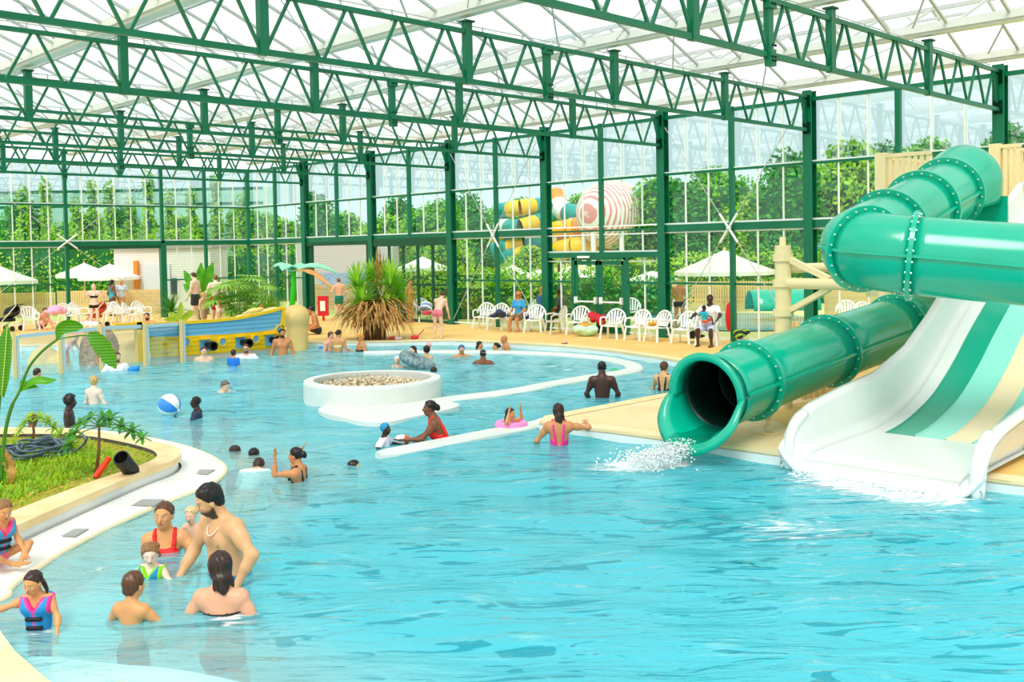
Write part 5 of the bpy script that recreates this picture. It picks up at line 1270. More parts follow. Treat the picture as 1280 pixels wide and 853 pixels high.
# ---- outdoor pool and half pipe beyond the right wall
op = [G(x, y, 0)[:2] for x, y in ((800, 397), (850, 392), (960, 392), (1010, 398), (1000, 412), (870, 412))]
tag(MB().poly([smooth_loop(op, 5)], .01).build('outdoor_water', mat('outdoor pool water', '#5cc3cf', .1, color2='#2f9fb5', nscale=1.5, spec=.8)), 'turquoise outdoor pool behind the glass, right of the seated man', 'water', kind='stuff')
q = AT(978, 385, 36)
t = thing('teal_half_pipe', 'teal outdoor slide end beside the outdoor pool', 'water slide', (q[0], q[1], 0)); rows = []
for k in range(7): rows.append([(x * .5 + VR * (1.2 - k * .35) + np.array([0, 0, zz * .5 + .75 + .05 * k - .25 * 0])) if False else tuple(VF * x * .7 + VR * (1.2 - k * .4) + np.array([0, 0, .3 + zz * .8])) for x, zz in [(math.cos(a), math.sin(a)) for a in np.linspace(.1, 3.04, 12)]])
MB().grid(rows).build('half_pipe', TUBE, t, smooth=True, solid=.04)
# ---- chairs
def make_chair():
    t = empty('plastic_chair')
    s = MB(); rows = []
    for y in np.linspace(.22, -.2, 6): rows.append([(x, y, .42 - .03 * (1 - abs(x) * 3) * (1 if abs(x) < .25 else 0) - .02 * (.22 - y)) for x in np.linspace(-.24, .24, 7)])
    s.grid(rows).build('seat', WPLASTIC, t, solid=.03)
    b = MB()
    for k in range(6):
        a = -.5 + k * .2; x0, x1 = .09 * (k - 2.5) * .85, .105 * (k - 2.5)
        b.bar((x0, -.2, .44), (x1, -.33, .84 - .02 * abs(k - 2.5) ** 1.7), .055, .018, (0, 1, 0))
    top = [(.34 * math.sin(a), -.2 - .14 * max(0, math.cos(a)) ** .6, .44 + .44 * max(0, math.cos(a)) ** .8) for a in np.linspace(-1.45, 1.45, 17)]
    b.tube(top, .028, 8); b.build('backrest', WPLASTIC, t)
    for sx in (-1, 1):
        MB().tube([(sx * .28, -.22, .6), (sx * .3, -.05, .65), (sx * .3, .14, .64), (sx * .28, .22, .58), (sx * .27, .23, .42)], .026, 8).build('armrest', WPLASTIC, t)
        for y0, y1 in ((.2, .26), (-.18, -.28)):
            MB().bar((sx * .24, y0, .43), (sx * .29, y1, 0), .06, .045).build('leg', WPLASTIC, t)
    return t
ch0 = make_chair(); usedc = [False]
def chair(x, y, yaw, lab, grp='white plastic chairs by the glass wall', m=None):
    o = ch0 if not usedc[0] else copy_tree(ch0); usedc[0] = True
    o.location = (x, y, 0); o.rotation_euler.z = yaw; tag(o, lab, 'chair', grp)
    if m:
        for c in o.children: c.data = c.data.copy(); c.data.materials[0] = m
    return o
FX = math.pi / 2                                            # facing -X, towards the pool
for px, dx, rot, lab, mm in ((604, .1, .35, 'white plastic chair farthest left in the row, left of the woman in blue', None), (640, .15, .1, 'white plastic chair under the woman in the blue top', None), (622, .0, .3, 'white plastic chair holding a dark bag left of the woman in blue', None), (668, .0, .5, 'cream white plastic chair right of the woman in blue, dark cloth on seat', None), (694, -.1, -.5, 'greyish beige plastic chair in front of the green column, turned right', BEIGEPLASTIC), (722, .1, .3, 'white plastic chair left of the double door, green towel in front', None), (765, -.15, .2, 'white plastic chair before the double door, red and black clothes on it', None), (796, -.1, .0, 'white plastic chair right of the double door holding pink cloth', None), (821, -.1, -.2, 'white plastic chair with yellow towel in front of the green column', None), (855, -.1, .1, 'empty white plastic chair left of the seated man', None), (884, -.25, .45, 'white plastic chair under the seated man holding a child', None)):
    r = ray(px, 405); X_ = 23.62 + dx - (.25 if px > 750 else 0); y = r[1] / r[0] * X_; chair(X_, y, FX + rot, lab, m=mm)
for i, (px, py, yaw, lab) in enumerate(((38, 413, 2.6, 'white plastic chair by the dark pushchair, left of the seated boy'), (85, 407, 2.9, 'white plastic chair with pink ring on its left, behind the paddling pool'), (100, 405, 3.3, 'white plastic chair behind the drooping leaf, beside the red pushchair'), (140, 404, 2.6, 'white plastic chair right of the red pushchair'), (152, 404, 3.3, 'white plastic chair beside the fence, second from the building'), (178, 404, 3.0, 'white plastic chair in front of the fence, nearest the thick green post'), (166, 406, 3.6, 'low white plastic chair behind the swimming man leaning on the rail'))):
    q = G(px, py, 0); chair(q[0], q[1], yaw + .4, lab, 'white chairs on the back deck')
for px, py, yaw, lab in ((505, 403, 2.2, 'white plastic chair right of the fan palm trunk'), (530, 402, 2.8, 'white plastic chair with clothes, in front of the sliding doors')):
    q = G(px, py, 0); chair(q[0], q[1], yaw, lab, 'white chairs by the sliding doors')
for px, d, yaw, lab in ((532, 44, 2.3, 'white chair outside the sliding doors'), (672, 37, 2.0, 'white chair outside behind the cream chair'), (790, 36, 2.3, 'white chair outside the double glass door, right leaf'), (845, 34, 2.1, 'white chair outside behind the empty chair'), (1060, 32, 2.2, 'white chair outside behind the pole, left one'), (1085, 31, 2.6, 'white chair outside behind the pole, right one')):
    q = AT(px, 400, d); chair(q[0], q[1], yaw, lab, 'white chairs outside the glass')
# ---- clothes, towels, bags
def cloth_pile(px, py, z, d, cols, lab, s=.16, name='towel', cat='towel'):
    q = AT(px, py, d); rnd = random.Random(int(px * 3 + py)); 
    pr = [ell(q + np.array([rnd.gauss(0, s * .6), rnd.gauss(0, s * .6), rnd.uniform(-.3, .5) * s]), (s * rnd.uniform(.5, 1.0), s * rnd.uniform(.5, 1), s * rnd.uniform(.25, .6))) for _ in range(7)]
    V, Q = sdf_mesh(pr, .03, k=.06); c0 = np.array([lin(c) for c in cols]); idx = ((V[:, 0] * 7 + V[:, 1] * 9 + V[:, 2] * 11).astype(int)) % len(cols)
    return tag(np_obj(name, V, Q, VC_CLOTH, None, c0[idx]), lab, cat)
LPT = [(626, 393, .45, 33.5, ['#26304a', '#31405e'], 'dark blue bag on the chair left of the woman in blue', .17), (662, 398, .5, 33.2, ['#34507a', '#26304a'], 'dark blue cloth on the seat of the cream chair', .13), (745, 397, .5, 31.6, ['#e3242c', '#c01a28'], 'bright red towel hanging between two chairs', .2), (752, 404, .4, 31.2, ['#d23c2c'], 'round red beach bag hanging between the chairs', .12), (770, 399, .5, 31.2, ['#1c2233', '#252b3c', '#3b8f9c'], 'heap of black clothes on the chair before the double door', .22), (730, 408, .3, 31.4, ['#f7b321', '#f08a22'], 'orange and yellow towel leaning on the chair leg', .16), (735, 416, .05, 31.0, ['#b9ecc4', '#d6f4da'], 'pale green towel spread on the deck', .26), (800, 405, .5, 30.6, ['#ef9cb4', '#f5d8c0'], 'pink cloth on the seat right of the double door', .12), (818, 403, .5, 30.0, ['#f2b93b', '#e9a83a', '#f4e0a8'], 'yellow patterned towel on the chair by the green column', .16), (868, 419, .2, 28.3, ['#15181c', '#2a2e2a'], 'black backpack on the deck at the seated man\'s feet', .17), (532, 384, .9, 35.0, ['#8fa4c4', '#ffffff', '#7d88a0'], 'pale blue and white clothes over the chair by the sliding doors', .2), (536, 392, .5, 34.6, ['#b2364e', '#d8475c'], 'dark red bag on the chair by the sliding doors', .1), (68, 388, .8, 37.5, ['#f0a6cf', '#f4b8da'], 'pink inflatable ring leaning on the chairs at left', .28), (110, 408, .1, 36.0, ['#f4e8d8', '#ffffff'], 'white cloth heap on the back deck by the red pushchair', .2), (927, 418, .1, 28.0, ['#20301c', '#9cc42c', '#151b14'], 'black and lime bag beside the red rescue board', .17), (345, 398, 0, 33, ['#f3a59a'], 'small pink cloth on the terrace', .06)]
for a in LPT: cloth_pile(a[0], a[1], a[2], a[3], a[4], a[5], a[6], 'towel' if 'towel' in a[5] else 'beach_bag' if ('bag' in a[5] or 'pack' in a[5]) else 'inflatable_ring' if 'inflatable' in a[5] else 'cloth', 'towel' if 'towel' in a[5] else 'bag' if ('bag' in a[5] or 'pack' in a[5]) else 'ring' if 'inflatable' in a[5] else 'clothes')
# red rescue board hung on the post
q = AT(914, 396, 28.6)
V, Q = sdf_mesh([cap(q - np.array([0, 0, .3]), q + np.array([0, 0, .3]), .14, .12), ell(q, (.16, .16, .42))], .025, k=.06)
ro = tag(np_obj('rescue_board', V, Q, mat('bright red foam', '#e8181c', .4)), 'bright red rescue board hung on the slim green wall post', 'rescue board')
MB().tube([q + np.array([0, 0, .42]), q + np.array([.25, .1, .5])], .015, 6).build('strap', BLACK, ro)
# red cabinet by the doorway
q = AT(404, 381, 40); t = thing('red_cabinet', 'small red fire equipment cabinet beside the doorway behind the fan palm', 'cabinet', (q[0], q[1], 0), -.785)
MB().box((0, 0, q[2] - .05), (.42, .2, .8)).build('cabinet', mat('red enamel', '#d81f2e', .4), t); MB().box((0, -.12, q[2] - .05), (.2, .03, .4)).build('window', WPLASTIC, t); MB().tube([(0, 0, 0), (0, 0, q[2] - .4)], .05, 8).build('post', mat('red enamel', '#d81f2e'), t)
# pushchairs
def pushchair(px, py, col, lab):
    q = G(px, py, 0); t = thing('pushchair', lab, 'pushchair', q, .6); m = mat('push ' + col, col, .6)
    MB().grid([[(x, y, .5 + .35 * max(0, -y * 2) - .1 * abs(x)) for x in (-.22, 0, .22)] for y in (.3, .1, -.1, -.3)]).box((0, .1, .42), (.4, .4, .1)).build('seat', m, t, solid=.04)
    MB().grid([[(.24 * math.cos(a), -.3 + .35 * k / 3, .72 + .28 * math.sin(a) - .04 * k) for a in np.linspace(0, 3.14, 9)] for k in range(4)]).build('hood', m, t, solid=.02)
    for sx in (-.24, .24):
        MB().tube([(sx, .35, .12), (sx, .1, .4), (sx, -.5, 1.0)], .02, 6).build('frame', BOLT, t)
        for y in (.35, -.3): MB().tube([(sx - .025, y, .1), (sx + .025, y, .1)], .1, 14).build('wheel', BLACK, t)
    MB().tube([(-.24, -.5, 1.0), (.24, -.5, 1.0)], .022, 6).build('handle', BLACK, t)
pushchair(12, 414, '#14161a', 'black pushchair at the far left edge of the back deck')
pushchair(121, 409, '#d84a3a', 'red pushchair on the back deck in front of the fence')
# toys on the pool edge near the palm
q = G(521, 424, 0); t = thing('toy_spade', 'small red toy spade and scoop at the pool edge', 'toy', q)
MB().tube([(0, 0, .05), (.18, -.15, .3)], .018, 6).build('handle', mat('red toy', '#e0343c', .4), t); MB().sphere((-.05, .04, .06), (.14, .12, .07)).build('scoop', mat('red toy', '#e0343c'), t)
for px, py, c, lab in ((491, 425, '#d8442c', 'red toy dish at the foot of the fan palm'), (498, 425, '#ffffff', 'white sandal at the foot of the fan palm')):
    q = G(px, py, 0); tag(MB().sphere((q[0], q[1], .05), (.13, .1, .06)).build('toy' if 'toy' in lab else 'sandal', mat('toy ' + c, c, .4)), lab, 'toy' if 'toy' in lab else 'shoe')
for px, lab in ((654, 'pair of white shoes under the cream chair'),):
    q = G(px + 4, 414, 0)
    for s in (-.08, .08): tag(MB().sphere((q[0] + s, q[1] - s, .05), (.13, .06, .06)).build('shoe', WPLASTIC), ('left' if s < 0 else 'right') + ' white shoe on the deck under the cream chair', 'shoe')
# ================================================================ PEOPLE
SK = {'fair': '#efc2a4', 'pale': '#f3d3bf', 'pink': '#eeb49a', 'rose': '#e3a684', 'tan': '#cf8a58', 'olive': '#dca878', 'gold': '#d99a62', 'brown': '#7d4a30', 'dark': '#4a2c22', 'deep': '#3a241d'}
HC = {'black': '#15100e', 'dbrown': '#33201a', 'brown': '#5a3a22', 'lbrown': '#8a6238', 'blond': '#cfa765', 'pale': '#dcc08a', 'orange': '#d98a2e', 'grey': '#6a6460'}
def Rx(a): a = R2(a); return np.array([[1, 0, 0], [0, math.cos(a), -math.sin(a)], [0, math.sin(a), math.cos(a)]])
def Ry(a): a = R2(a); return np.array([[math.cos(a), 0, math.sin(a)], [0, 1, 0], [-math.sin(a), 0, math.cos(a)]])
def Rz(a): a = R2(a); return np.array([[math.cos(a), -math.sin(a), 0], [math.sin(a), math.cos(a), 0], [0, 0, 1]])
def ik(a, b, l1, l2, pole):
    d = b - a; L = np.linalg.norm(d); mx = (l1 + l2) * .995
    if L > mx: b = a + d / L * mx; d = b - a; L = mx
    L = max(L, abs(l1 - l2) * 1.05 + 1e-3)
    u = d / np.linalg.norm(d); x = (l1 * l1 - l2 * l2 + L * L) / (2 * L); h = math.sqrt(max(l1 * l1 - x * x, 0))
    p = np.array(pole, float); p = p - u * (p @ u); p /= np.linalg.norm(p) + 1e-9
    return a + u * x + p * h, b
def person(label, at, face, H=1.7, sex='m', skin='fair', hair=('short', 'brown'), up=None, z=None, hs=1.0, fat=1.0, lean=0, side=0, twist=0,
           head=(0, 0), arms=((.06, .05, -.3), (.06, .05, -.3)), poles=None, legs=None, kpole=(0, 1, .2), wear=(), beard=None, h=.014, group=None, floor=None, leglen=None, roll=0, nolegs=False):
    """at: world x, y of the pelvis; face: degrees, 0 towards the viewer, 90 to the right; up: head top above water"""
    S = .135 * H * hs; TS = H * .365 * (1.0 if hs < 1.15 else .97); LL = (H - TS - S) if leglen is None else leglen * H
    w = {'m': 1.0, 'f': .9, 'c': .86}[sex]; hip = {'m': 1.0, 'f': 1.12, 'c': .88}[sex]
    u = TS / .365; fx = fat                                   # u = torso unit
    Rp = Rx(-lean) @ Ry(side); Rc = Rp @ Rz(twist)
    def T(x, y, zz, M=Rc): return M @ (np.array([x, y, zz]) * u)
    body = []; torso = []
    def te(c, r, M=Rc, k=.05 * u): torso.append(ell(T(*c, M), np.array(r) * u, M, k))
    te((0, -.004, .012), (.086 * hip * fx, .064 * fx, .066), Rp)
    te((0, .008 * fx, .095), (.074 * (.96 if sex == 'f' else 1) * fx, .056 * fx, .085), Rc)
    te((0, 0, .2), (.09 * w * fx ** .6, .06 * fx ** .6, .1))
    te((0, -.006, .265), (.1 * w, .046, .05))
    if sex == 'f':
        for s in (-1, 1): te((s * .042, .048, .205), (.036, .034, .036), Rc, .03 * u)
    if sex == 'm':
        for s in (-1, 1): te((s * .042, .04, .225), (.042, .025, .035), Rc, .03 * u)
    nb, hp = T(0, -.006, .3), T(0, .004, .36)
    sh = {s: T(s * .108 * w, -.004, .288) for s in (1, -1)}
    body += torso
    for s in (1, -1):
        body.append(cap(T(s * .03, -.012, .315), T(s * .09 * w, -.008, .29), .03 * u, .03 * u, .05 * u)); body.append(ell(sh[s], np.array([.042, .04, .042]) * u * fx ** .4, Rc, .04 * u))
    Rh = Rc @ Rz(-head[0]) @ Rx(-head[1]) @ Rx(lean * .75) if abs(lean) < 89 else Rx(-lean) @ Rz(-head[0]) @ Rx(-head[1])
    Rh = Rh @ Ry(roll)
    hc = hp + Rh @ np.array([0, .10 * S, .47 * S])
    body.append(cap(nb, hp + Rh @ np.array([0, -.02 * S, .12 * S]), .042 * u * w ** .5, .037 * u, .03 * u))
    def HD(c): return hc + Rh @ (np.array(c, float) * S)
    hd = []
    def he(c, r, k): hd.append(ell(HD(c), np.array(r) * S, Rh, k * S))
    he((0, -.06, .13), (.335, .40, .37), .1); he((0, .07, -.12), (.27, .29, .36), .12); he((0, .13, -.33), (.17, .19, .16), .12)
    he((0, .31, .1), (.2, .07, .045), .06)
    for s in (1, -1): he((s * .15, .24, -.1), (.1, .1, .1), .08); he((s * .335, -.02, -.04), (.045, .085, .13), .03)
    hd.append(cap(HD((0, .35, .06)), HD((0, .44, -.12)), .035 * S, .06 * S, .05 * S))
    he((0, .36, -.235), (.1, .045, .03), .04); he((0, .35, -.28), (.085, .045, .032), .04)
    body += hd
    # arms with hands
    l1, l2 = .172 * H * (1 if hs < 1.15 else .88), .15 * H * (1 if hs < 1.15 else .88); ar = fx ** .4 * (1.0 if sex == 'm' else .85) * (1 if hs < 1.15 else 1.0)
    elbows = {}; wrists = {}
    for s, tg, pi_ in ((1, arms[0], 0), (-1, arms[1], 1)):
        if tg is None: continue
        tgt = sh[s] + np.array([tg[0] * s, tg[1], tg[2]]) * H
        pl = poles[pi_] if poles and poles[pi_] is not None else (.5, -.9, -.35)
        el, wr = ik(sh[s], tgt, l1, l2, np.array([pl[0] * s, pl[1], pl[2]]))
        elbows[s] = el; wrists[s] = wr
        r = H * ar
        body += [cap(sh[s], el, .03 * r, .024 * r, .02 * H), ell(sh[s] * .6 + el * .4, np.array([.03, .03, .04]) * r, None, .03 * H), cap(el, wr, .0245 * r, .0165 * r, .015 * H), cap(el, el * .6 + wr * .4, .024 * r, .024 * r, .02 * H)]
        d = wr - el; d /= np.linalg.norm(d); q = np.array([s * .9, .1, .35]); q = q - d * (q @ d); q /= np.linalg.norm(q) + 1e-9; n_ = np.cross(d, q)   # q: across the palm
        hl = .1 * H * (.95 if hs > 1.15 else 1); fr = max(.0052 * H, .42 * h)
        pc_ = wr + d * hl * .3
        body.append(ell(pc_, (hl * .2, hl * .34, hl * .1), np.stack([q, d, n_], 1), .012 * H))
        for f, (off, ln, sp_) in enumerate(((-.15, .40, -.12), (-.05, .46, -.03), (.05, .43, .05), (.14, .34, .14))):
            b0 = wr + d * hl * .52 + q * off * hl; dd_ = d + q * sp_; mid = b0 + dd_ * hl * ln * .55 - n_ * s * .02 * hl; tip = mid + (dd_ * .9 - n_ * s * .35) * hl * ln * .5
            body += [cap(b0, mid, fr, fr * .95, .004), cap(mid, tip, fr * .95, fr * .75, .004)]
        t0 = wr + d * hl * .15 - q * hl * .15; t1 = t0 + (d * .7 - q * .7) * hl * .3; body += [cap(t0, t1, fr * 1.15, fr, .006), cap(t1, t1 + (d * .9 - q * .3) * hl * .22, fr, fr * .8, .004)]
    # legs with feet
    th, sn = LL * .5, LL * .42; lr = H * fx ** .5 * (1 if hs < 1.15 else .95)
    hipj = {s: Rp @ (np.array([s * .05 * hip, 0, -.01]) * u) for s in (1, -1)}
    top = hc[2] + .5 * S * abs(Rh[2, 2]) + .02 * S
    if z is not None: pz = z
    else: pz = WZ + up - top
    if floor is None: floor = floor_z(at[0], at[1]) if up is not None else 0.0
    thighs = []; kn_ = {}
    for s in (1, -1):
        if legs is not None: ft = hipj[s] + np.array([legs[0 if s == 1 else 1][0] * s, *legs[0 if s == 1 else 1][1:]]) * H
        else:
            dz = min(LL * .93, max(pz - floor - .045 * H, .12 * H)); ft = hipj[s] + np.array([s * .02 * H, -.02 * H if dz < LL * .8 else 0, -dz])
        kn, an = ik(hipj[s], ft, th, sn, np.array([kpole[0] * s, kpole[1], kpole[2]])); kn_[s] = kn
        thighs.append((s, hipj[s], kn))
        body += [cap(hipj[s], kn, .05 * lr, .033 * lr, .03 * H), cap(kn, an, .032 * lr, .02 * lr, .012 * H), cap(kn * .75 + an * .25, kn * .55 + an * .45, .034 * lr, .03 * lr, .02 * H)]
        sd = an - kn; sd /= np.linalg.norm(sd); fd = np.array([0, 1., 0]) if legs is None or sd[2] < -.5 else np.array([0, .35, .9]) if abs(sd[1]) > .5 else np.array([0, 1., 0])
        fd = fd - sd * (fd @ sd) * .8; fd /= np.linalg.norm(fd)
        heel = an - fd * .02 * H + sd * .022 * H; toe = an + fd * .095 * H + sd * .028 * H
        body += [cap(an, heel, .021 * lr, .02 * lr, .01 * H), cap(heel, toe, .021 * lr, .017 * lr, .012 * H)]
        for k in range(5): body.append(cap(toe + np.array([s * (k - 2) * .008 * H, 0, 0]), toe + np.array([s * (k - 2) * .009 * H, 0, 0]) + fd * .02 * H, max(.006 * H, .4 * h), max(.005 * H, .35 * h), .006))
    V, Q = sdf_mesh(body, h, k=.02)
    # paint
    base = np.array(lin(SK[skin])); colr = np.tile(base, (len(V), 1)); sd = (sum(map(ord, label)) % 97) * .1
    nz = np.sin(V[:, 0] * 23 + sd) * np.sin(V[:, 1] * 19 + 1) * np.sin(V[:, 2] * 17 + sd); colr *= (1 + .07 * nz)[:, None]
    L_ = (V - hc) @ Rh / S
    def spot(c, r, col, a=1.0, soft=.5):
        d = np.sqrt((((L_ - np.array(c)) / np.array(r)) ** 2).sum(1)); f = (np.clip((1 + soft - d) / soft, 0, 1) * a)[:, None]; colr[:] = colr * (1 - f) + np.array(col) * f
    hcv = np.array(lin(HC[hair[1]])) if hair[1] in HC else np.array(lin('#2a1c14')); dk = base * .35
    for s in (1, -1):
        spot((s * .2, .27, -.12), (.13, .14, .1), base * np.array([1.06, .82, .78]), .5, 1)
        spot((s * .13, .34, .005), (.08, .12, .04), base * .65, .35, .7)  # eye socket shade painted into the skin colour
        spot((s * .13, .37, .0), (.062, .14, .026), (.8, .78, .75), .9, .3); spot((s * .125, .37, .0), (.026, .14, .026), (.03, .02, .015), 1, .3)
        spot((s * .15, .34, .12), (.09, .14, .018), hcv * .6 + base * .2, .7, .6)
        spot((s * .05, .42, -.16), (.02, .06, .015), base * .4, .7, .6)
    lip = np.array(lin('#b4564c')) if skin not in ('dark', 'deep', 'brown') else base * np.array([1.5, .95, .95])
    spot((0, .38, -.255), (.1, .1, .04), lip, .85, .35); spot((0, .4, -.257), (.09, .1, .008), base * .25, .8, .5)
    for s in (1, -1):
        if sex == 'm':
            q = (V - T(s * .055, .075, .21)); d = np.sqrt((q ** 2).sum(1)) / (.012 * u); f = (np.clip(1.6 - d, 0, 1) * .7)[:, None]; colr = colr * (1 - f) + base * np.array([.6, .4, .38]) * f
    if beard:
        f = np.clip((-.16 - L_[:, 2] + .55 * np.maximum(0, .12 - L_[:, 1])) * 9, 0, 1) * (L_[:, 1] > -.02) * (L_[:, 2] > -.58) * (np.abs(L_[:, 0]) < .36) * (np.sqrt((L_ ** 2).sum(1)) < .78)
        m_ = (np.abs(L_[:, 0]) < .085) & (np.abs(L_[:, 2] + .258) < .035); f = f * ~m_; f = (f * .92)[:, None]; colr = colr * (1 - f) + np.array(lin(HC[beard])) * f
        if hair[0] == 'man1':
            loc = V @ Rc / u; g = np.exp(-((loc[:, 0] / .045) ** 2 + ((loc[:, 2] - .215) / .04) ** 2)) * (loc[:, 1] > .02) * (.3 + .3 * np.sin(V[:, 0] * 130) * np.sin(V[:, 2] * 140)); g = np.clip(g, 0, .6)[:, None]; colr = colr * (1 - g) + np.array(lin('#3a2418')) * g
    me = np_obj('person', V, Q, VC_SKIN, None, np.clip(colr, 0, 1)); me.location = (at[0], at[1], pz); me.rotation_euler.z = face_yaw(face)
    tag(me, label, 'person', group)
    def child(name, prims, col, m=VC_CLOTH, k=.02, off=0, cut=None, hh=None, paint=None):
        v, q = sdf_mesh(prims, hh or h, k=k, off=off, cut=cut)
        if len(v) == 0: return None
        cc = np.tile(np.array(lin(col)), (len(v), 1))
        if m is VC_HAIR:
            dn = v - hc; dn /= np.linalg.norm(dn, axis=1)[:, None] + 1e-9
            v = v + dn * (S * .022 * (np.sin(v[:, 0] * 95 / S * .2 + v[:, 2] * 30) * np.sin(v[:, 1] * 88 / S * .2 + 2) + .6 * np.sin(v[:, 0] * 260 + v[:, 2] * 180) * np.sin(v[:, 1] * 240 - v[:, 2] * 90)))[:, None]
            cc *= (1 + .35 * np.sin(v[:, 0] * 160 + 9 * v[:, 2]) * np.sin(v[:, 1] * 140 + v[:, 2] * 12))[:, None]
        if paint: cc = paint(v, cc)
        return np_obj(name, v, q, m, me, np.clip(cc, 0, 1))
    # hair
    st, hcn = hair[0], hair[1]; hcol = HC.get(hcn, hcn)
    nC, cC = np.array([0, .80, -.60]), np.array([0, .25, .30])
    def facecut(X, Y, Z):
        x, y, zz = X - hc[0], Y - hc[1], Z - hc[2]
        ly = (Rh[0, 1] * x + Rh[1, 1] * y + Rh[2, 1] * zz) / S; lz = (Rh[0, 2] * x + Rh[1, 2] * y + Rh[2, 2] * zz) / S
        return ((ly - cC[1]) * nC[1] + (lz - cC[2]) * nC[2]) * S
    def hp_(gr=.05, back=True):
        P_ = [ell(HD((0, -.07, .15)), np.array([.335 + gr, .40 + gr, .37 + gr]) * S, Rh)]
        return P_
    hh = min(h, .011 if H > 1 else .01)
    if st in ('short', 'man1'): child('hair', hp_(.045) + [ell(HD((0, -.25, -.12)), np.array([.27, .2, .25]) * S, Rh)] + ([cap(HD((.325, .08, .0)), HD((.325, .12, -.2)), .03 * S), cap(HD((-.325, .08, .0)), HD((-.325, .12, -.2)), .03 * S)] if st == 'man1' else []), hcol, VC_HAIR, .06 * S, 0, facecut if st == 'short' else None if False else facecut, hh)
    elif st == 'buzz': child('hair', hp_(.02), hcol, VC_HAIR, .05 * S, 0, facecut, hh)
    elif st == 'afro':
        rr = random.Random(len(label)); P_ = hp_(.1); P_ += [ell(HD((.36 * math.cos(a) * math.cos(b), -.08 + .4 * math.sin(a) * math.cos(b), .2 + .38 * math.sin(b))), (.13 * S,) * 3) for a, b in [(rr.uniform(0, 6.28), rr.uniform(-.3, 1.5)) for _ in range(40)]]
        child('hair', P_, hcol, VC_HAIR, .04 * S, 0, facecut, hh)
    elif st == 'curly':
        rr = random.Random(5); P_ = hp_(.05) + [ell(HD((.36 * math.cos(a), -.1 + .38 * math.sin(a), b)), (.1 * S, .1 * S, .14 * S)) for a, b in [(rr.uniform(2.6, 6.9), rr.uniform(-.35, .3)) for _ in range(30)]]
        child('hair', P_, hcol, VC_HAIR, .05 * S, 0, facecut, hh)
    elif st in ('long', 'longbob', 'wet'):
        ln = {'long': 1.15, 'longbob': .65, 'wet': .9}[st]
        P_ = hp_(.04) + [ell(HD((0, -.3, -.25)), np.array([.3, .2, .45]) * S, Rh), cap(HD((0, -.36, -.3)), HD((.02, -.42, -.3 - ln)) * .7 + (T(0, -.075, .22)) * .3, .24 * S, .13 * S)]
        for s in (1, -1): P_.append(cap(HD((s * .3, -.12, .05)), HD((s * .28, -.2, -.3 - ln * .4)), .08 * S, .07 * S))
        if st == 'wet':
            rr = random.Random(8)
            for i in range(9): x = rr.uniform(-.3, .3); P_.append(cap(HD((x, -.4, -.3)), HD((x * 1.3 + rr.uniform(-.1, .1), -.42, -1.1 - rr.uniform(0, .5))), .06 * S, .02 * S))
        child('hair', P_, hcol, VC_HAIR, .07 * S, 0, facecut, hh)
    elif st == 'bun': child('hair', hp_(.03) + [ell(HD((0, -.52, .08)), (.2 * S,) * 3), ell(HD((.08, -.56, -.04)), (.16 * S,) * 3)], hcol, VC_HAIR, .07 * S, 0, facecut, hh)
    elif st in ('pony', 'pigtail'):
        child('hair', hp_(.03), hcol, VC_HAIR, .07 * S, 0, facecut, hh)
        for s in ((0,) if st == 'pony' else (1, -1)): child('ponytail' if st == 'pony' else 'pigtail', [cap(HD((s * .33, -.4 if s == 0 else -.2, .02)), HD((s * .4, -.52 if s == 0 else -.28, -.45)), .11 * S, .08 * S), cap(HD((s * .4, -.52 if s == 0 else -.28, -.45)), HD((s * .38, -.45 if s == 0 else -.22, -.85)), .08 * S, .03 * S)], hcol, VC_HAIR, .05 * S, 0, None, hh)
    elif st == 'ring': child('hair', hp_(.015), hcol, VC_HAIR, .05 * S, 0, lambda X, Y, Z: np.maximum(facecut(X, Y, Z), ((Z - hc[2]) - .18 * S)), hh)
    elif st == 'cap':
        child('swim_cap', hp_(.05), hcn, VC_CLOTH, .05 * S, 0, facecut, hh)
    if st == 'longcap': pass
    # clothing
    for it in wear:
        kd, c = it[0], it[1]
        wl_ = lambda lim: (lambda X, Y, Z: ((X * Rp[0, 2] + Y * Rp[1, 2] + Z * Rp[2, 2]) - lim * u))
        if kd in ('trunks', 'shorts', 'briefs'):
            f = {'trunks': .5, 'shorts': .7, 'briefs': .1}[kd]; r0 = .012 if kd != 'briefs' else .006
            P_ = [torso[0]] + [torso[1]] + [cap(a, a + (b - a) * f, .052 * lr + .004, (.052 - .014 * f) * lr + (.012 if kd != 'briefs' else .0), .03 * H) for s, a, b in thighs]
            child(kd, P_, c, off=r0, k=.04, cut=wl_(.055 if kd != 'briefs' else .045))
        elif kd == 'onepiece':
            def neck(X, Y, Z):
                lx = X * Rc[0, 0] + Y * Rc[1, 0] + Z * Rc[2, 0]; ly = X * Rc[0, 1] + Y * Rc[1, 1] + Z * Rc[2, 1]; lz = X * Rc[0, 2] + Y * Rc[1, 2] + Z * Rc[2, 2]
                return lz - u * (np.where(ly > 0, .245, .13) + np.minimum(.05, (lx / u) ** 2 * (12 if 1 else 0)))
            child('swimsuit', torso[:3] + (torso[4:] if sex == 'f' else []), c, off=.007, k=.05 * u, cut=neck)
            for s in (1, -1):
                pts = [T(s * .05, .066, .225), T(s * .055, .056, .268), T(s * .057, .032, .318), T(s * .055, -.006, .342), T(s * .048, -.046, .3), T(s * .038, -.058, .22), T(s * .03, -.064, .13)]
                child('strap', [cap(a, b, .008 * u + .004) for a, b in zip(pts[:-1], pts[1:])], c, k=.01, off=.004, hh=min(h, .012))
        elif kd == 'bikini':
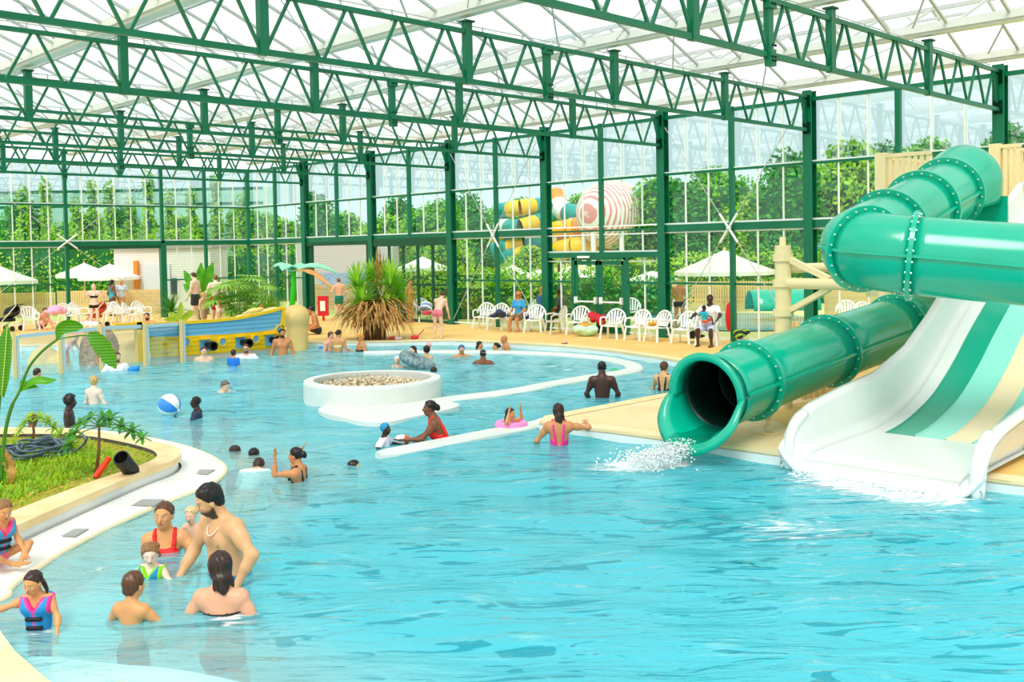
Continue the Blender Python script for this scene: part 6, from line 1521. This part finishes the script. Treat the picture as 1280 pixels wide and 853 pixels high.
            child('bikini_top', torso[2:4] + torso[4:], c, off=.007, k=.05 * u, cut=lambda X, Y, Z: np.abs((X * Rc[0, 2] + Y * Rc[1, 2] + Z * Rc[2, 2]) - .2 * u) - .026 * u)
            child('briefs', [torso[0]] + [cap(a, a + (b - a) * .1, .052 * lr, .05 * lr, .03 * H) for s, a, b in thighs], c, off=.006, k=.04, cut=wl_(.02))
            for s in (1, -1): child('strap', [cap(T(s * .045, .07, .22), T(s * .05, .0, .322), .006 * u + .003), cap(T(s * .05, .0, .322), T(s * .04, -.06, .2), .006 * u + .003)], c, k=.01, off=.004, hh=min(h, .012))
        elif kd == 'vest':
            tc_ = np.array(lin(it[2]))
            def pv(v, cc):
                l = v @ Rc / u; f = ((np.abs(l[:, 0]) < .008) & (l[:, 1] > 0)) | ((l[:, 2] > .205 + 1.5 * np.abs(l[:, 0])) & (l[:, 1] > 0)) | (np.abs(l[:, 0]) > .098) & (l[:, 2] > .19) | (l[:, 2] < .035)
                cc[f] = tc_; return cc
            def cutv(X, Y, Z):
                lz = X * Rc[0, 2] + Y * Rc[1, 2] + Z * Rc[2, 2]; ly = X * Rc[0, 1] + Y * Rc[1, 1] + Z * Rc[2, 1]; lx = X * Rc[0, 0] + Y * Rc[1, 0] + Z * Rc[2, 0]
                return np.maximum(np.maximum(lz - .325 * u, .02 * u - lz), np.minimum(lz - u * (.235 + 1.6 * np.abs(lx) / u), ly))
            child('life_vest', torso[1:4] + [cap(T(s * .062, -.04, .27), T(s * .062, -.01, .315), .028 * u) for s in (1, -1)] + [cap(T(s * .062, -.01, .315), T(s * .062, .05, .25), .028 * u) for s in (1, -1)], c, off=.022, k=.05 * u, cut=cutv, paint=pv)
            for zz in (.1, .17): child('buckle_strap', [cap(T(-.05, .085, zz), T(.05, .085, zz), .006 * u)], '#101214', off=.012, k=.01)
        elif kd == 'tee':
            P_ = torso[:4] + torso[4:] + [cap(T(s * .03, -.01, .31), sh[s], .035 * u) for s in (1, -1)] + [cap(sh[s], sh[s] + (elbows[s] - sh[s]) * .6, .036 * H, .033 * H, .03 * H) for s in elbows]
            child('shirt', P_, c, off=.012, k=.04, cut=lambda X, Y, Z: np.maximum((X * Rc[0, 2] + Y * Rc[1, 2] + Z * Rc[2, 2]) - .33 * u, 0 * X - ((X * Rp[0, 2] + Y * Rp[1, 2] + Z * Rp[2, 2]) + .03 * u)))
        elif kd == 'armbands':
            for s in elbows: a, b = sh[s], elbows[s]; child('armband', [cap(a * .65 + b * .35, a * .3 + b * .7, .05 * H)], c, off=.004, k=.01)
        elif kd == 'goggles':
            child('goggles', [ell(HD((s * .13, .37, .01)), np.array([.1, .06, .07]) * S, Rh) for s in (1, -1)], c, k=.02 * S, off=.003, hh=min(h, .01))
            child('goggle_strap', [ell(HD((0, -.05, .03)), np.array([.37, .43, .035]) * S, Rh)], c, hh=min(h, .01))
        elif kd == 'band': child('head_band', [ell(HD((0, -.05, .2)), np.array([.40, .455, .06]) * S, Rh)], c, hh=min(h, .011))
        elif kd == 'sunglasses': child('sunglasses', [ell(HD((s * .14, .38, .01)), np.array([.11, .05, .08]) * S, Rh) for s in (1, -1)] + [cap(HD((-.34, .0, .04)), HD((-.2, .35, .04)), .02 * S), cap(HD((.34, .0, .04)), HD((.2, .35, .04)), .02 * S)], c, k=.02 * S, off=.002, hh=min(h, .01))
        elif kd == 'chain': child('neck_chain', [cap(T(.035 * math.cos(a) * 1.3, .03 + .045 * math.sin(a) * (1 if math.sin(a) > 0 else .8), .305 - .045 * max(0, math.sin(a)) ** 1.5), T(.035 * math.cos(b) * 1.3, .03 + .045 * math.sin(b) * (1 if math.sin(b) > 0 else .8), .305 - .045 * max(0, math.sin(b)) ** 1.5), .0035, .0035, .002) for a, b in zip(np.linspace(-1, 4.2, 14)[:-1], np.linspace(-1, 4.2, 14)[1:])], '#e9e2d0', off=.003, k=.002, hh=.007)
    return me
def W_(px, py): return G(px, py, WZ)
FH = .0085                                                    # fine meshes for the nearest figures
IN = lambda px, py, dx=0, dy=0: W_(px, py) + VR * dx + VF * dy
# ---- the family at lower left
person('bearded shirtless man with neck chain, standing waist deep at lower left', IN(288, 714), -40, 1.86, 'm', 'olive', ('man1', 'black'), up=.83, hs=1.14, fat=1.4, lean=9, head=(24, 22), arms=((.05, .15, -.26), (.11, .07, -.24)), poles=((.8, -.7, -.1), (1, -.5, .1)), wear=(('trunks', '#0d7fa8'), ('chain', 1)), beard='black', h=FH)
person('woman in a red swimsuit with brown tied hair, chest deep, holding a blond toddler', IN(207, 688), 12, 1.66, 'f', 'gold', ('pony', 'brown'), up=.48, hs=1.14, lean=-2, head=(14, -2), arms=((.02, .1, -.3), (.07, .2, -.17)), poles=((.8, -.5, -.3), (.9, -.2, -.4)), wear=(('onepiece', '#e01d1d'),), h=FH)
person('blond toddler held in the water between the woman in red and the bearded man', IN(243, 672, 0, -.05), 5, .82, 'c', 'fair', ('short', 'pale'), up=.34, hs=1.5, head=(12, 8), arms=((.1, .16, -.1), (.1, .16, -.12)), wear=(('trunks', '#d8d0c0'),), h=.0075)
person('child with wet blond curls and blue and lime float vest at lower left', IN(190, 722), -8, 1.0, 'c', 'pale', ('curly', 'lbrown'), up=.32, hs=1.4, head=(-22, 16), arms=((.16, .1, -.1), (.16, .14, -.16)), wear=(('vest', '#0f86b4', '#8fe01e'),), h=FH)
person('boy with short brown hair seen from behind, shoulders out of the water, lower left', IN(165, 775), 168, 1.25, 'c', 'gold', ('short', 'brown'), up=.38, hs=1.26, head=(12, 6), arms=((.14, .16, -.16), (.14, .14, -.18)), wear=(('trunks', '#1d6b5c'),), h=FH)
person('woman seen from behind with long wet brown hair and dark bikini strap, lower left', IN(277, 764), 178, 1.68, 'f', 'rose', ('wet', 'dbrown'), up=.48, hs=1.12, fat=1.0, head=(-30, 6), arms=((.09, .13, -.2), (.1, .12, -.19)), wear=(('bikini', '#23282a'),), h=FH)
person('small girl in a blue and pink float vest wading at the lower left edge', IN(50, 782), 2, 1.06, 'c', 'gold', ('pigtail', 'dbrown'), up=.46, hs=1.28, lean=6, head=(14, 14), arms=((.27, .1, -.06), (.1, .13, -.22)), poles=((.2, -.5, -.8), (.6, -.6, -.4)), wear=(('vest', '#1f8fd0', '#f0389a'),), h=FH)
g = G(12, 697, -.02)
person('girl in a blue and pink float vest sitting on the white shelf', (g[0] - .1, g[1] + .02), 58, 1.08, 'c', 'gold', ('pony', 'lbrown'), z=.02, hs=1.28, lean=14, head=(8, 18), arms=((.06, .15, -.22), (.03, .14, -.24)), legs=((-.04, .2, -.03), (.02, .24, -.03)), kpole=(1, .5, .6), wear=(('vest', '#3f9fcf', '#f0407a'), ('briefs', '#f06a90')), h=FH)
# ---- middle of the pool
person('girl with dark hair tied up, both hands raised to her head, seen from the side', IN(373, 600), -100, 1.45, 'c', 'tan', ('bun', 'black'), up=.42, hs=1.08, head=(0, 4), arms=((.12, .06, .14), (.05, .16, .15)), poles=((.5, .8, -.2), (.3, .9, -.5)), wear=(('onepiece', '#22242a'),), h=.010)
person('woman in red swimsuit with dark bun, reaching over the low white wall', IN(557, 550.5), -88, 1.72, 'f', 'brown', ('bun', 'black'), up=.62, lean=20, head=(-6, -6), arms=((.06, .23, -.2), (.06, .26, -.12)), poles=((.3, -.6, -.8), (.3, -.6, -.8)), wear=(('onepiece', '#ee2418'),), h=.010)
person('small smiling child with turquoise patterned swim cap and white armbands', IN(481, 559), 78, 1.0, 'c', 'deep', ('cap', '#1f8fc0'), up=.36, hs=1.3, head=(0, 0), arms=((.16, .08, -.14), (.16, .14, -.12)), wear=(('armbands', '#f6f0f6'), ('tee', '#f4e4f0')), h=.010)
person('girl in a pink float ring with both arms raised, behind the low white wall', IN(637, 538), 62, 1.2, 'c', 'gold', ('long', 'black'), up=.36, hs=1.15, head=(0, 0), arms=((.06, .08, .2), (.06, .1, .19)), poles=((.6, .3, 0), (.6, .3, 0)), wear=(('onepiece', '#f58ac4'),), h=.010)
person('woman in a pink swimsuit seen from behind, arm resting on the sand coloured landing', IN(699, 555), 176, 1.66, 'f', 'tan', ('wet', 'dbrown'), up=.60, head=(-12, 6), arms=((.15, .17, .0), (.12, .16, -.2)), poles=((1, -.1, -.1), (.6, -.3, -.6)), wear=(('onepiece', '#f42a8a'),), h=.010)
person('dark skinned man seen from behind, waist deep at the tip of the ring wall', IN(753, 497), 172, 1.76, 'm', 'dark', ('buzz', 'black'), up=.70, head=(-6, 4), arms=((.03, .13, -.25), (.03, .13, -.25)), poles=((.6, -.6, -.3), (.6, -.6, -.3)), wear=(('trunks', '#1a1f24'),), h=.011)
person('person with brown hair sitting low behind the mouth of the lower green tube', IN(830, 488), 150, 1.65, 'f', 'olive', ('short', 'brown'), up=.58, head=(0, 4), arms=((.08, .12, -.26), (.06, .2, -.2)), wear=(('onepiece', '#2b2a26'), ('trunks', '#e8e6e0')), h=.013)
person('dark skinned boy reaching for the blue and white beach ball', IN(246, 522), -84, 1.35, 'c', 'deep', ('buzz', 'black'), up=.38, hs=1.12, head=(0, -4), arms=((.02, .24, -.08), (.08, .2, -.14)), poles=((.3, -.4, -.8), (.3, -.4, -.8)), wear=(('tee', '#2a3350'),), h=.010)
person('dark skinned boy with curly black hair behind the shrub of the bed, looking right', IN(87, 532), 110, 1.5, 'c', 'deep', ('afro', 'black'), up=.52, hs=1.05, head=(0, 2), wear=(('trunks', '#2a3350'),), h=.010)
person('slim blond boy with bare back, seen from behind in the left half of the pool', IN(118, 507), 160, 1.45, 'c', 'pale', ('short', 'blond'), up=.58, hs=1.08, head=(-20, 0), arms=((.04, .16, -.2), (.04, .16, -.2)), wear=(('trunks', '#9fb8c8'),), h=.011)
person('brown haired swimmer half hidden behind the small yellowing shrub', IN(40, 533), 150, 1.5, 'm', 'brown', ('short', 'brown'), up=.22, h=.014, wear=(('trunks', '#333333'),))
person('man in a white shirt with brown beard, behind the drooping banana leaf', IN(146, 464), 25, 1.75, 'm', 'pink', ('short', 'brown'), up=.48, head=(-30, 4), arms=((.1, .18, -.14), (.1, .15, -.2)), wear=(('tee', '#f8f6f4'),), beard='brown', h=.013)
person('dark haired swimmer at far left by the glass panels, mostly under water', IN(45, 474), 150, 1.6, 'm', 'olive', ('short', 'dbrown'), up=.25, head=(0, 10), wear=(('trunks', '#333333'),), h=.014)
person('grey haired swimmer splashing alone in the open water left of the planter', IN(279, 488), 60, 1.7, 'm', 'fair', ('short', 'grey'), up=.2, head=(0, 20), wear=(('trunks', '#333a44'),), h=.013)
person('pale young man with dark hair below the left cannon of the play ship', IN(255, 453), 20, 1.7, 'm', 'fair', ('short', 'brown'), up=.42, head=(-5, 5), wear=(('trunks', '#3a4a5a'),), h=.013)
person('child in a bright blue shirt seen from behind, below the play ship', IN(292, 457), 175, 1.15, 'c', 'tan', ('short', 'dbrown'), up=.42, hs=1.18, wear=(('tee', '#1c7ae0'),), h=.013)
person('bearded man in white shirt with goggles raised, facing the child in blue', IN(308, 447), 5, 1.75, 'm', 'pink', ('buzz', 'brown'), up=.38, head=(0, 5), arms=((.22, .1, -.06), (.12, .16, -.12)), wear=(('tee', '#fbf8f6'), ('goggles', '#20242a')), beard='brown', h=.013)
person('tanned bearded shirtless man standing waist deep by the sand coloured pillar', IN(358, 441, 0, -.5), 12, 1.78, 'm', 'tan', ('short', 'black'), up=.74, head=(-20, 0), fat=1.08, arms=((.08, .04, -.3), (.08, .04, -.3)), wear=(('trunks', '#22201e'),), beard='black', h=.012)
person('woman seen from behind in a pale bikini top, dark hair tied, near the fan palm', IN(423, 440), 178, 1.66, 'f', 'gold', ('bun', 'dbrown'), up=.64, head=(30, 10), wear=(('bikini', '#f0d9a0'),), h=.012)
person('man facing the woman in the pale bikini, partly hidden by her, near the palm', IN(413, 438), 60, 1.72, 'm', 'pink', ('short', 'brown'), up=.55, head=(0, 6), wear=(('trunks', '#445566'),), h=.013)
person('woman with orange hair and sunglasses in the water below the fan palm', IN(452, 440), -60, 1.66, 'f', 'tan', ('short', 'orange'), up=.52, head=(0, 0), arms=((.08, .2, -.06), (.06, .1, -.24)), poles=((.3, .2, -1), None), wear=(('bikini', '#1a1a1c'), ('sunglasses', '#1a1a1c')), h=.012)
person('child in a white swim cap behind the round planter', IN(497, 459), -10, 1.3, 'c', 'fair', ('cap', '#f4f0ee'), up=.27, hs=1.12, head=(0, 0), wear=(('onepiece', '#d08a8a'),), h=.012)
person('woman with black bobbed hair leaning on the grey tube, behind the planter', IN(515, 452, 0, .5), -50, 1.65, 'f', 'fair', ('longbob', 'black'), up=.36, head=(0, 0), arms=((.1, .15, -.12), (.2, .16, -.08)), wear=(('onepiece', '#7f97a8'),), h=.012)
person('black haired child behind the inflatable grey tube', IN(530, 450, .05, .3), 170, 1.4, 'c', 'olive', ('afro', 'black'), up=.32, hs=1.1, wear=(('trunks', '#334455'),), h=.013)
person('child in a pink swim cap beyond the grey tube', IN(533, 443, 0, .8), 180, 1.3, 'c', 'fair', ('cap', '#f2a8b4'), up=.26, hs=1.1, wear=(('onepiece', '#f2a8b4'),), h=.013)
person('dark haired swimmer holding on under the right end of the grey tube', IN(541, 467), 150, 1.5, 'c', 'brown', ('short', 'dbrown'), up=.14, head=(0, 15), wear=(('trunks', '#223344'),), h=.013)
person('man with blue swim cap and mirrored goggles inside the ring of white wall', IN(577, 447), 10, 1.7, 'm', 'tan', ('cap', '#2c5fa8'), up=.34, head=(0, 0), arms=((.2, .15, -.05), (.2, .15, -.05)), wear=(('goggles', '#c9d4de'), ('trunks', '#223344')), h=.012)
person('black haired woman looking right, just beyond the back arc of the ring wall', IN(599, 438), 70, 1.62, 'f', 'gold', ('longbob', 'black'), up=.26, head=(0, 0), wear=(('onepiece', '#334455'),), h=.013)
person('dark skinned swimmer with white headband seen from behind, inside the ring wall', IN(604, 456), 178, 1.68, 'm', 'brown', ('buzz', 'black'), up=.38, arms=((.18, .1, -.16), (.18, .1, -.16)), wear=(('band', '#f4f4f4'), ('trunks', '#8f6fb0')), h=.012)
person('woman with dark hair in a bun looking left, next to a bald man', IN(621, 439), -80, 1.6, 'f', 'gold', ('bun', 'black'), up=.24, wear=(('onepiece', '#334455'),), h=.013)
person('bald tanned man looking left in the far channel, beside the woman with a bun', IN(632, 437), -75, 1.78, 'm', 'tan', ('bald', 'brown'), up=.42, head=(0, 6), wear=(('trunks', '#334455'),), h=.012)
person('balding man seen from behind, swimming alone in the far channel', IN(706, 437), 170, 1.75, 'm', 'pink', ('ring', 'lbrown'), up=.28, wear=(('trunks', '#334455'),), h=.013)
# submerged swimmers
for px, py, f_, up_, hr, lab, ww in ((297, 578, 170, .09, 'black', 'swimmer under water with only a wet black head showing, near the rounded shelf', '#1d5a78'), (340, 562, -100, .03, 'dbrown', 'swimmer gliding just under the surface behind the girl with raised arms', '#2a6fa8'), (396, 581, 80, .07, 'black', 'dark head of a diver just right of the girl with raised arms', '#3a3f4a')):
    person(lab, IN(px, py), f_, 1.5, 'm', 'olive' if hr != 'dbrown' else 'fair', ('short', hr), up=up_, lean=78, head=(0, -20 if up_ > .05 else 10), arms=((.05, .18, -.22), (.05, .16, -.24)), legs=((.03, -.4, -.2), (.04, -.38, -.22)), kpole=(0, 0, -1), wear=(('trunks', ww),), h=.014)
person('swimmer in a white striped top diving near the rounded shelf tip', IN(309, 598), 180, 1.5, 'm', 'olive', ('short', 'dbrown'), up=.1, lean=70, head=(0, 30), arms=((.05, .18, -.22), (.05, .16, -.24)), legs=((.03, -.4, -.2), (.04, -.38, -.22)), kpole=(0, 0, -1), wear=(('tee', '#eef4f4'),), h=.014)
# child wading behind the glass panel
g = G(100, 462, -.2)
person('small girl in a pink striped swimsuit wading behind the glass panel, bending forward', (g[0], g[1] + .9), 80, 1.05, 'c', 'pink', ('cap', '#ef9aa4'), z=.28, floor=-.45, hs=1.25, lean=45, head=(0, 10), arms=((.04, .1, -.3), (.04, .12, -.3)), wear=(('onepiece', '#f4b8c0'),), h=.014)
# ---- people on the decks
def deckp(px, py, z=0): return G(px, py, z)
q = AT(244, 371, 37)
person('tall man in black trunks walking left behind the ship, seen from the side', q, -100, 1.84, 'm', 'pale', ('short', 'brown'), z=q[2] + .0, floor=.15, head=(0, 12), arms=((.04, .02, -.31), (.04, .1, -.3)), wear=(('trunks', '#26302c'),), h=.015)
q = AT(254, 388, 35)
person('blond boy standing behind the ship rail, turning to the right', q, 70, 1.35, 'c', 'pink', ('short', 'blond'), z=q[2] - .05, floor=-.1, hs=1.1, head=(-20, 0), wear=(('trunks', '#c8a898'),), h=.014)
q = AT(270, 374, 35.5)
person('man in red shorts seen from behind, fair hair, behind the play ship', q, 178, 1.72, 'm', 'pale', ('short', 'lbrown'), z=q[2] + .02, floor=.1, fat=1.1, head=(-40, 0), arms=((.1, .02, -.29), (.12, .04, -.28)), wear=(('shorts', '#e21f3c'),), h=.014)
q = AT(273, 391, 34.5)
person('toddler in orange and white vest in front of the man in red shorts', q, 150, .85, 'c', 'pink', ('short', 'blond'), z=q[2], floor=.0, hs=1.35, wear=(('vest', '#f6f2f0', '#f0743a'),), h=.014)
g = G(398, 418, 0); 
person('tanned man in dark trunks sitting on the pool edge left of the fan palm', (g[0], g[1]), -78, 1.74, 'm', 'tan', ('short', 'black'), z=.13, lean=16, head=(0, 14), arms=((.05, .12, -.22), (.05, .1, -.24)), legs=((.03, .26, -.07), (.03, .24, -.12)), kpole=(0, .6, 1), wear=(('trunks', '#2c2a30'),), h=.013)
g = G(547, 424, 0)
person('woman in a pink bikini bottom bending forward at the pool edge by the green column', (g[0] + .1, g[1] + .1), 162, 1.62, 'f', 'fair', ('bun', 'brown'), z=.8, lean=38, head=(0, 20), arms=((.04, .08, -.3), (.04, .12, -.3)), wear=(('briefs', '#e87a86'),), h=.013)
q = AT(424, 372, 43)
person('shirtless man in green shorts standing in the doorway behind the fan palm', q, -160, 1.7, 'm', 'pink', ('short', 'lbrown'), z=q[2], floor=0, arms=((.06, .1, -.24), (.1, .1, -.2)), wear=(('trunks', '#12806e'),), h=.015)
q = AT(118, 385, 38.6)
person('woman in a black bikini standing on the back deck by the red pushchair', q, 10, 1.7, 'f', 'pale', ('long', 'pale'), z=.86, floor=0, arms=((.1, .06, .02), (.1, .1, -.02)), poles=((1, 0, -1), (1, 0, -1)), wear=(('bikini', '#181416'),), h=.015)
g = G(52, 412, 0)
person('boy in grey shorts sitting on the edge of the paddling pool at left', g, 60, 1.5, 'c', 'pink', ('short', 'brown'), z=.14, hs=1.05, lean=22, head=(0, 10), arms=((.05, .16, -.2), (.08, .14, -.2)), legs=((.06, .28, -.06), (.1, .24, -.02)), kpole=(.3, .5, 1), wear=(('shorts', '#5d6270'),), h=.014)
q = AT(190, 402, 33.5)
person('smiling dark haired man leaning back behind the glass rail, left of the ship', (q[0], q[1]), -20, 1.75, 'm', 'gold', ('short', 'black'), z=q[2] - .52, floor=-.4, lean=20, head=(-20, -10), arms=((.2, .05, -.1), (.1, .05, -.2)), wear=(('trunks', '#445566'),), beard='black', h=.014)
g = G(110, 415, 0)
person('small child in white sitting on the back deck under the drooping leaf', g, 10, .9, 'c', 'pink', ('cap', '#f6c8a0'), z=.12, hs=1.3, legs=((.06, .25, -.04), (.08, .25, -.04)), kpole=(.2, .4, 1), wear=(('tee', '#f4e4ee'),), h=.015)
r = ray(648, 405); X_ = 23.55; Y_ = r[1] / r[0] * X_
person('woman with orange hair, sunglasses and light blue top sitting on a white chair', (X_ + .05, Y_), -30, 1.66, 'f', 'tan', ('curly', 'orange'), z=.52, lean=2, head=(-10, 0), arms=((.02, .16, -.22), (.02, .16, -.22)), legs=((.03, .22, -.24), (.03, .2, -.25)), kpole=(0, 1, .6), wear=(('tee', '#3aa0dc'), ('shorts', '#8a6a4a'), ('sunglasses', '#1a1a1c')), h=.013)
r = ray(884, 405); X_ = 23.1; Y_ = r[1] / r[0] * X_
person('man in white shirt and pale patterned shorts seated with a child on his lap', (X_ + .1, Y_), -32, 1.78, 'm', 'dark', ('buzz', 'black'), z=.53, lean=-8, head=(-14, 4), arms=((.12, .2, -.14), (.1, .24, -.16)), poles=((.8, 0, -.6), (.8, 0, -.6)), legs=((.05, .22, -.25), (.08, .26, -.25)), kpole=(.2, 1, .7), wear=(('tee', '#f6f4f4'), ('shorts', '#c8d4ea'), ('sunglasses', '#141416')), h=.012)
person('small child in turquoise and red clothes lying on the seated man\'s lap', (X_ - .22, Y_ - .08), 130, .85, 'c', 'dark', ('buzz', 'black'), z=.70, hs=1.3, lean=-12, head=(20, 5), arms=((.1, .14, -.12), (.1, .12, -.1)), legs=((.05, .28, -.08), (.06, .27, -.08)), kpole=(.2, .5, 1), wear=(('tee', '#27b4cc'), ('shorts', '#e8603c')), h=.012)
# outside the glass
for px, d, fc, sx, sk, hr, wr_, lab in ((140, 46, 150, 'f', 'brown', ('long', 'dbrown'), (('onepiece', '#2fa6c8'),), 'dark haired woman in turquoise outside near the white parasols'), (152, 46.5, 20, 'f', 'gold', ('short', 'blond'), (('tee', '#c9d0e4'),), 'person in pale top outside under the white parasol, left of the timber building'), (512, 38, 60, 'f', 'tan', ('short', 'brown'), (('bikini', '#e8a050'),), 'woman outside behind the sliding doors, right of the fan palm'), (849, 33, 165, 'f', 'tan', ('bun', 'blond'), (('briefs', '#222a44'),), 'tanned woman in dark bikini bottom walking outside by the right door column')):
    q = AT(px, 372, d); person(lab, (q[0], q[1]), fc, 1.68, sx, sk, hr, z=.84, floor=0, wear=wr_, h=.016)
q = AT(701, 385, 33.5)
person('dark haired man in a dark shirt sitting outside behind the green column', (q[0], q[1]), -120, 1.75, 'm', 'brown', ('short', 'black'), z=.52, head=(0, 10), arms=((.03, .16, -.2), (.03, .16, -.22)), legs=((.04, .24, -.24), (.04, .22, -.24)), wear=(('tee', '#3a4438'), ('shorts', '#445a50')), h=.016)
q = AT(677, 392, 36)
person('person in a blue shirt sitting outside left of the green column', (q[0], q[1]), 120, 1.7, 'f', 'tan', ('short', 'orange'), z=.52, legs=((.04, .24, -.24), (.04, .22, -.24)), wear=(('tee', '#2f6fb8'),), h=.016)
# ---- floating things
bc = W_(212, 518); bc = np.array([bc[0], bc[1], WZ + .17])
t = thing('beach_ball', 'blue and white striped inflatable beach ball floating beside the boy', 'beach ball', bc); Rb = .205
ax = (VR * .75 + np.array([0, 0, -.7]) * .6 - VF * .2); ax /= np.linalg.norm(ax); e1 = np.cross(ax, [0, 0, 1.]); e1 /= np.linalg.norm(e1); e2 = np.cross(ax, e1)
a0 = math.atan2(np.dot(-VF, e2), np.dot(-VF, e1))
for k in range(6):
    rows = [[Rb * (math.sin(tt) * (math.cos(a) * e1 + math.sin(a) * e2) + math.cos(tt) * ax) for a in np.linspace(a0 + (k - .5) * math.pi / 3, a0 + (k + .5) * math.pi / 3, 8)] for tt in np.linspace(.12, math.pi - .12, 14)]
    MB().grid(rows).build('panel', mat('blue ball vinyl', '#3f8fe8', .25) if k in (0, 2, 4) else mat('white ball vinyl', '#f8f8f8', .25), t, smooth=True)
for s in (1, -1): MB().sphere(ax * Rb * .985 * s, .03, 10, 6).build('end_disc', mat('white ball vinyl', '#f8f8f8'), t)
tc_ = W_(522, 460) + np.array([0, 0, .16]); mt = mat('grey chevron vinyl', '#8ea6a8', .3, color2='#50666c', nscale=13)
rows = []; Rt = Rz(40) @ Rx(24)
for a in np.linspace(0, 6.2832, 41): rows.append([tc_ + Rz(0) @ (Rt @ np.array([(.36 + .13 * math.cos(b)) * math.cos(a), (.36 + .13 * math.cos(b)) * math.sin(a), .13 * math.sin(b)])) for b in np.linspace(0, 6.2832, 17)])
tag(MB().grid(rows).build('swim_ring', mt, smooth=True), 'grey tyre patterned inflatable swim ring floating behind the planter', 'swim ring')
q = W_(503, 554); V, Q = sdf_mesh([cap(q + np.array([-.03, .03, .05]), q + np.array([.03, -.03, .05]), .075)], .015, k=.02)
fb = np_obj('armband_float', V, Q, VC_CLOTH, None, np.where((V @ VR > np.dot(q, VR) + .04)[:, None], np.array(lin('#f0641e')), np.array(lin('#f8f6f6')))); tag(fb, 'white and orange inflatable armband floating between child and woman', 'armband')
q = W_(639, 537); rows = []
for a in np.linspace(0, 6.2832, 33): rows.append([q + np.array([(.2 + .075 * math.cos(b)) * math.cos(a), (.2 + .075 * math.cos(b)) * math.sin(a), .07 + .075 * math.sin(b)]) for b in np.linspace(0, 6.2832, 13)])
tag(MB().grid(rows).build('swim_ring', mat('pink vinyl', '#f78fd0', .3), smooth=True), 'pink inflatable ring around the girl with raised arms', 'swim ring')
q = W_(166, 464); V, Q = sdf_mesh([ell(q + np.array([0, 0, .04]), (.14, .1, .08)), ell(q + VR * .12 + np.array([0, 0, .07]), (.06, .06, .08))], .02, k=.05)
tag(np_obj('toy_float', V, Q, mat('blue toy plastic', '#1c8fe0', .35)), 'small blue plastic toy floating right of the man in white', 'toy')
q = W_(768, 466); tag(MB().sphere(q + np.array([0, 0, .05]), .07).build('toy_ball', mat('green toy plastic', '#2fc46a', .35), smooth=True), 'small green ball floating inside the tip of the ring wall', 'ball')
for px, py, lab in ((763, 436, 'tiny blue toy floating in the far channel'), (401, 436, 'tiny blue toy floating left of the two bathers by the palm')):
    q = W_(px, py); tag(MB().sphere(q + np.array([0, 0, .02]), (.1, .05, .05)).build('toy_float', mat('blue toy plastic', '#1c8fe0'), smooth=True), lab, 'toy')

_seen = {}
for _o in SC.objects:
    if _o.parent is None and 'label' in _o:
        if len(_o['label'].split()) > 16: print('LONG', _o['label'])
        if _o['label'] in _seen: print('DUP', _o['label'])
        _seen[_o['label']] = 1
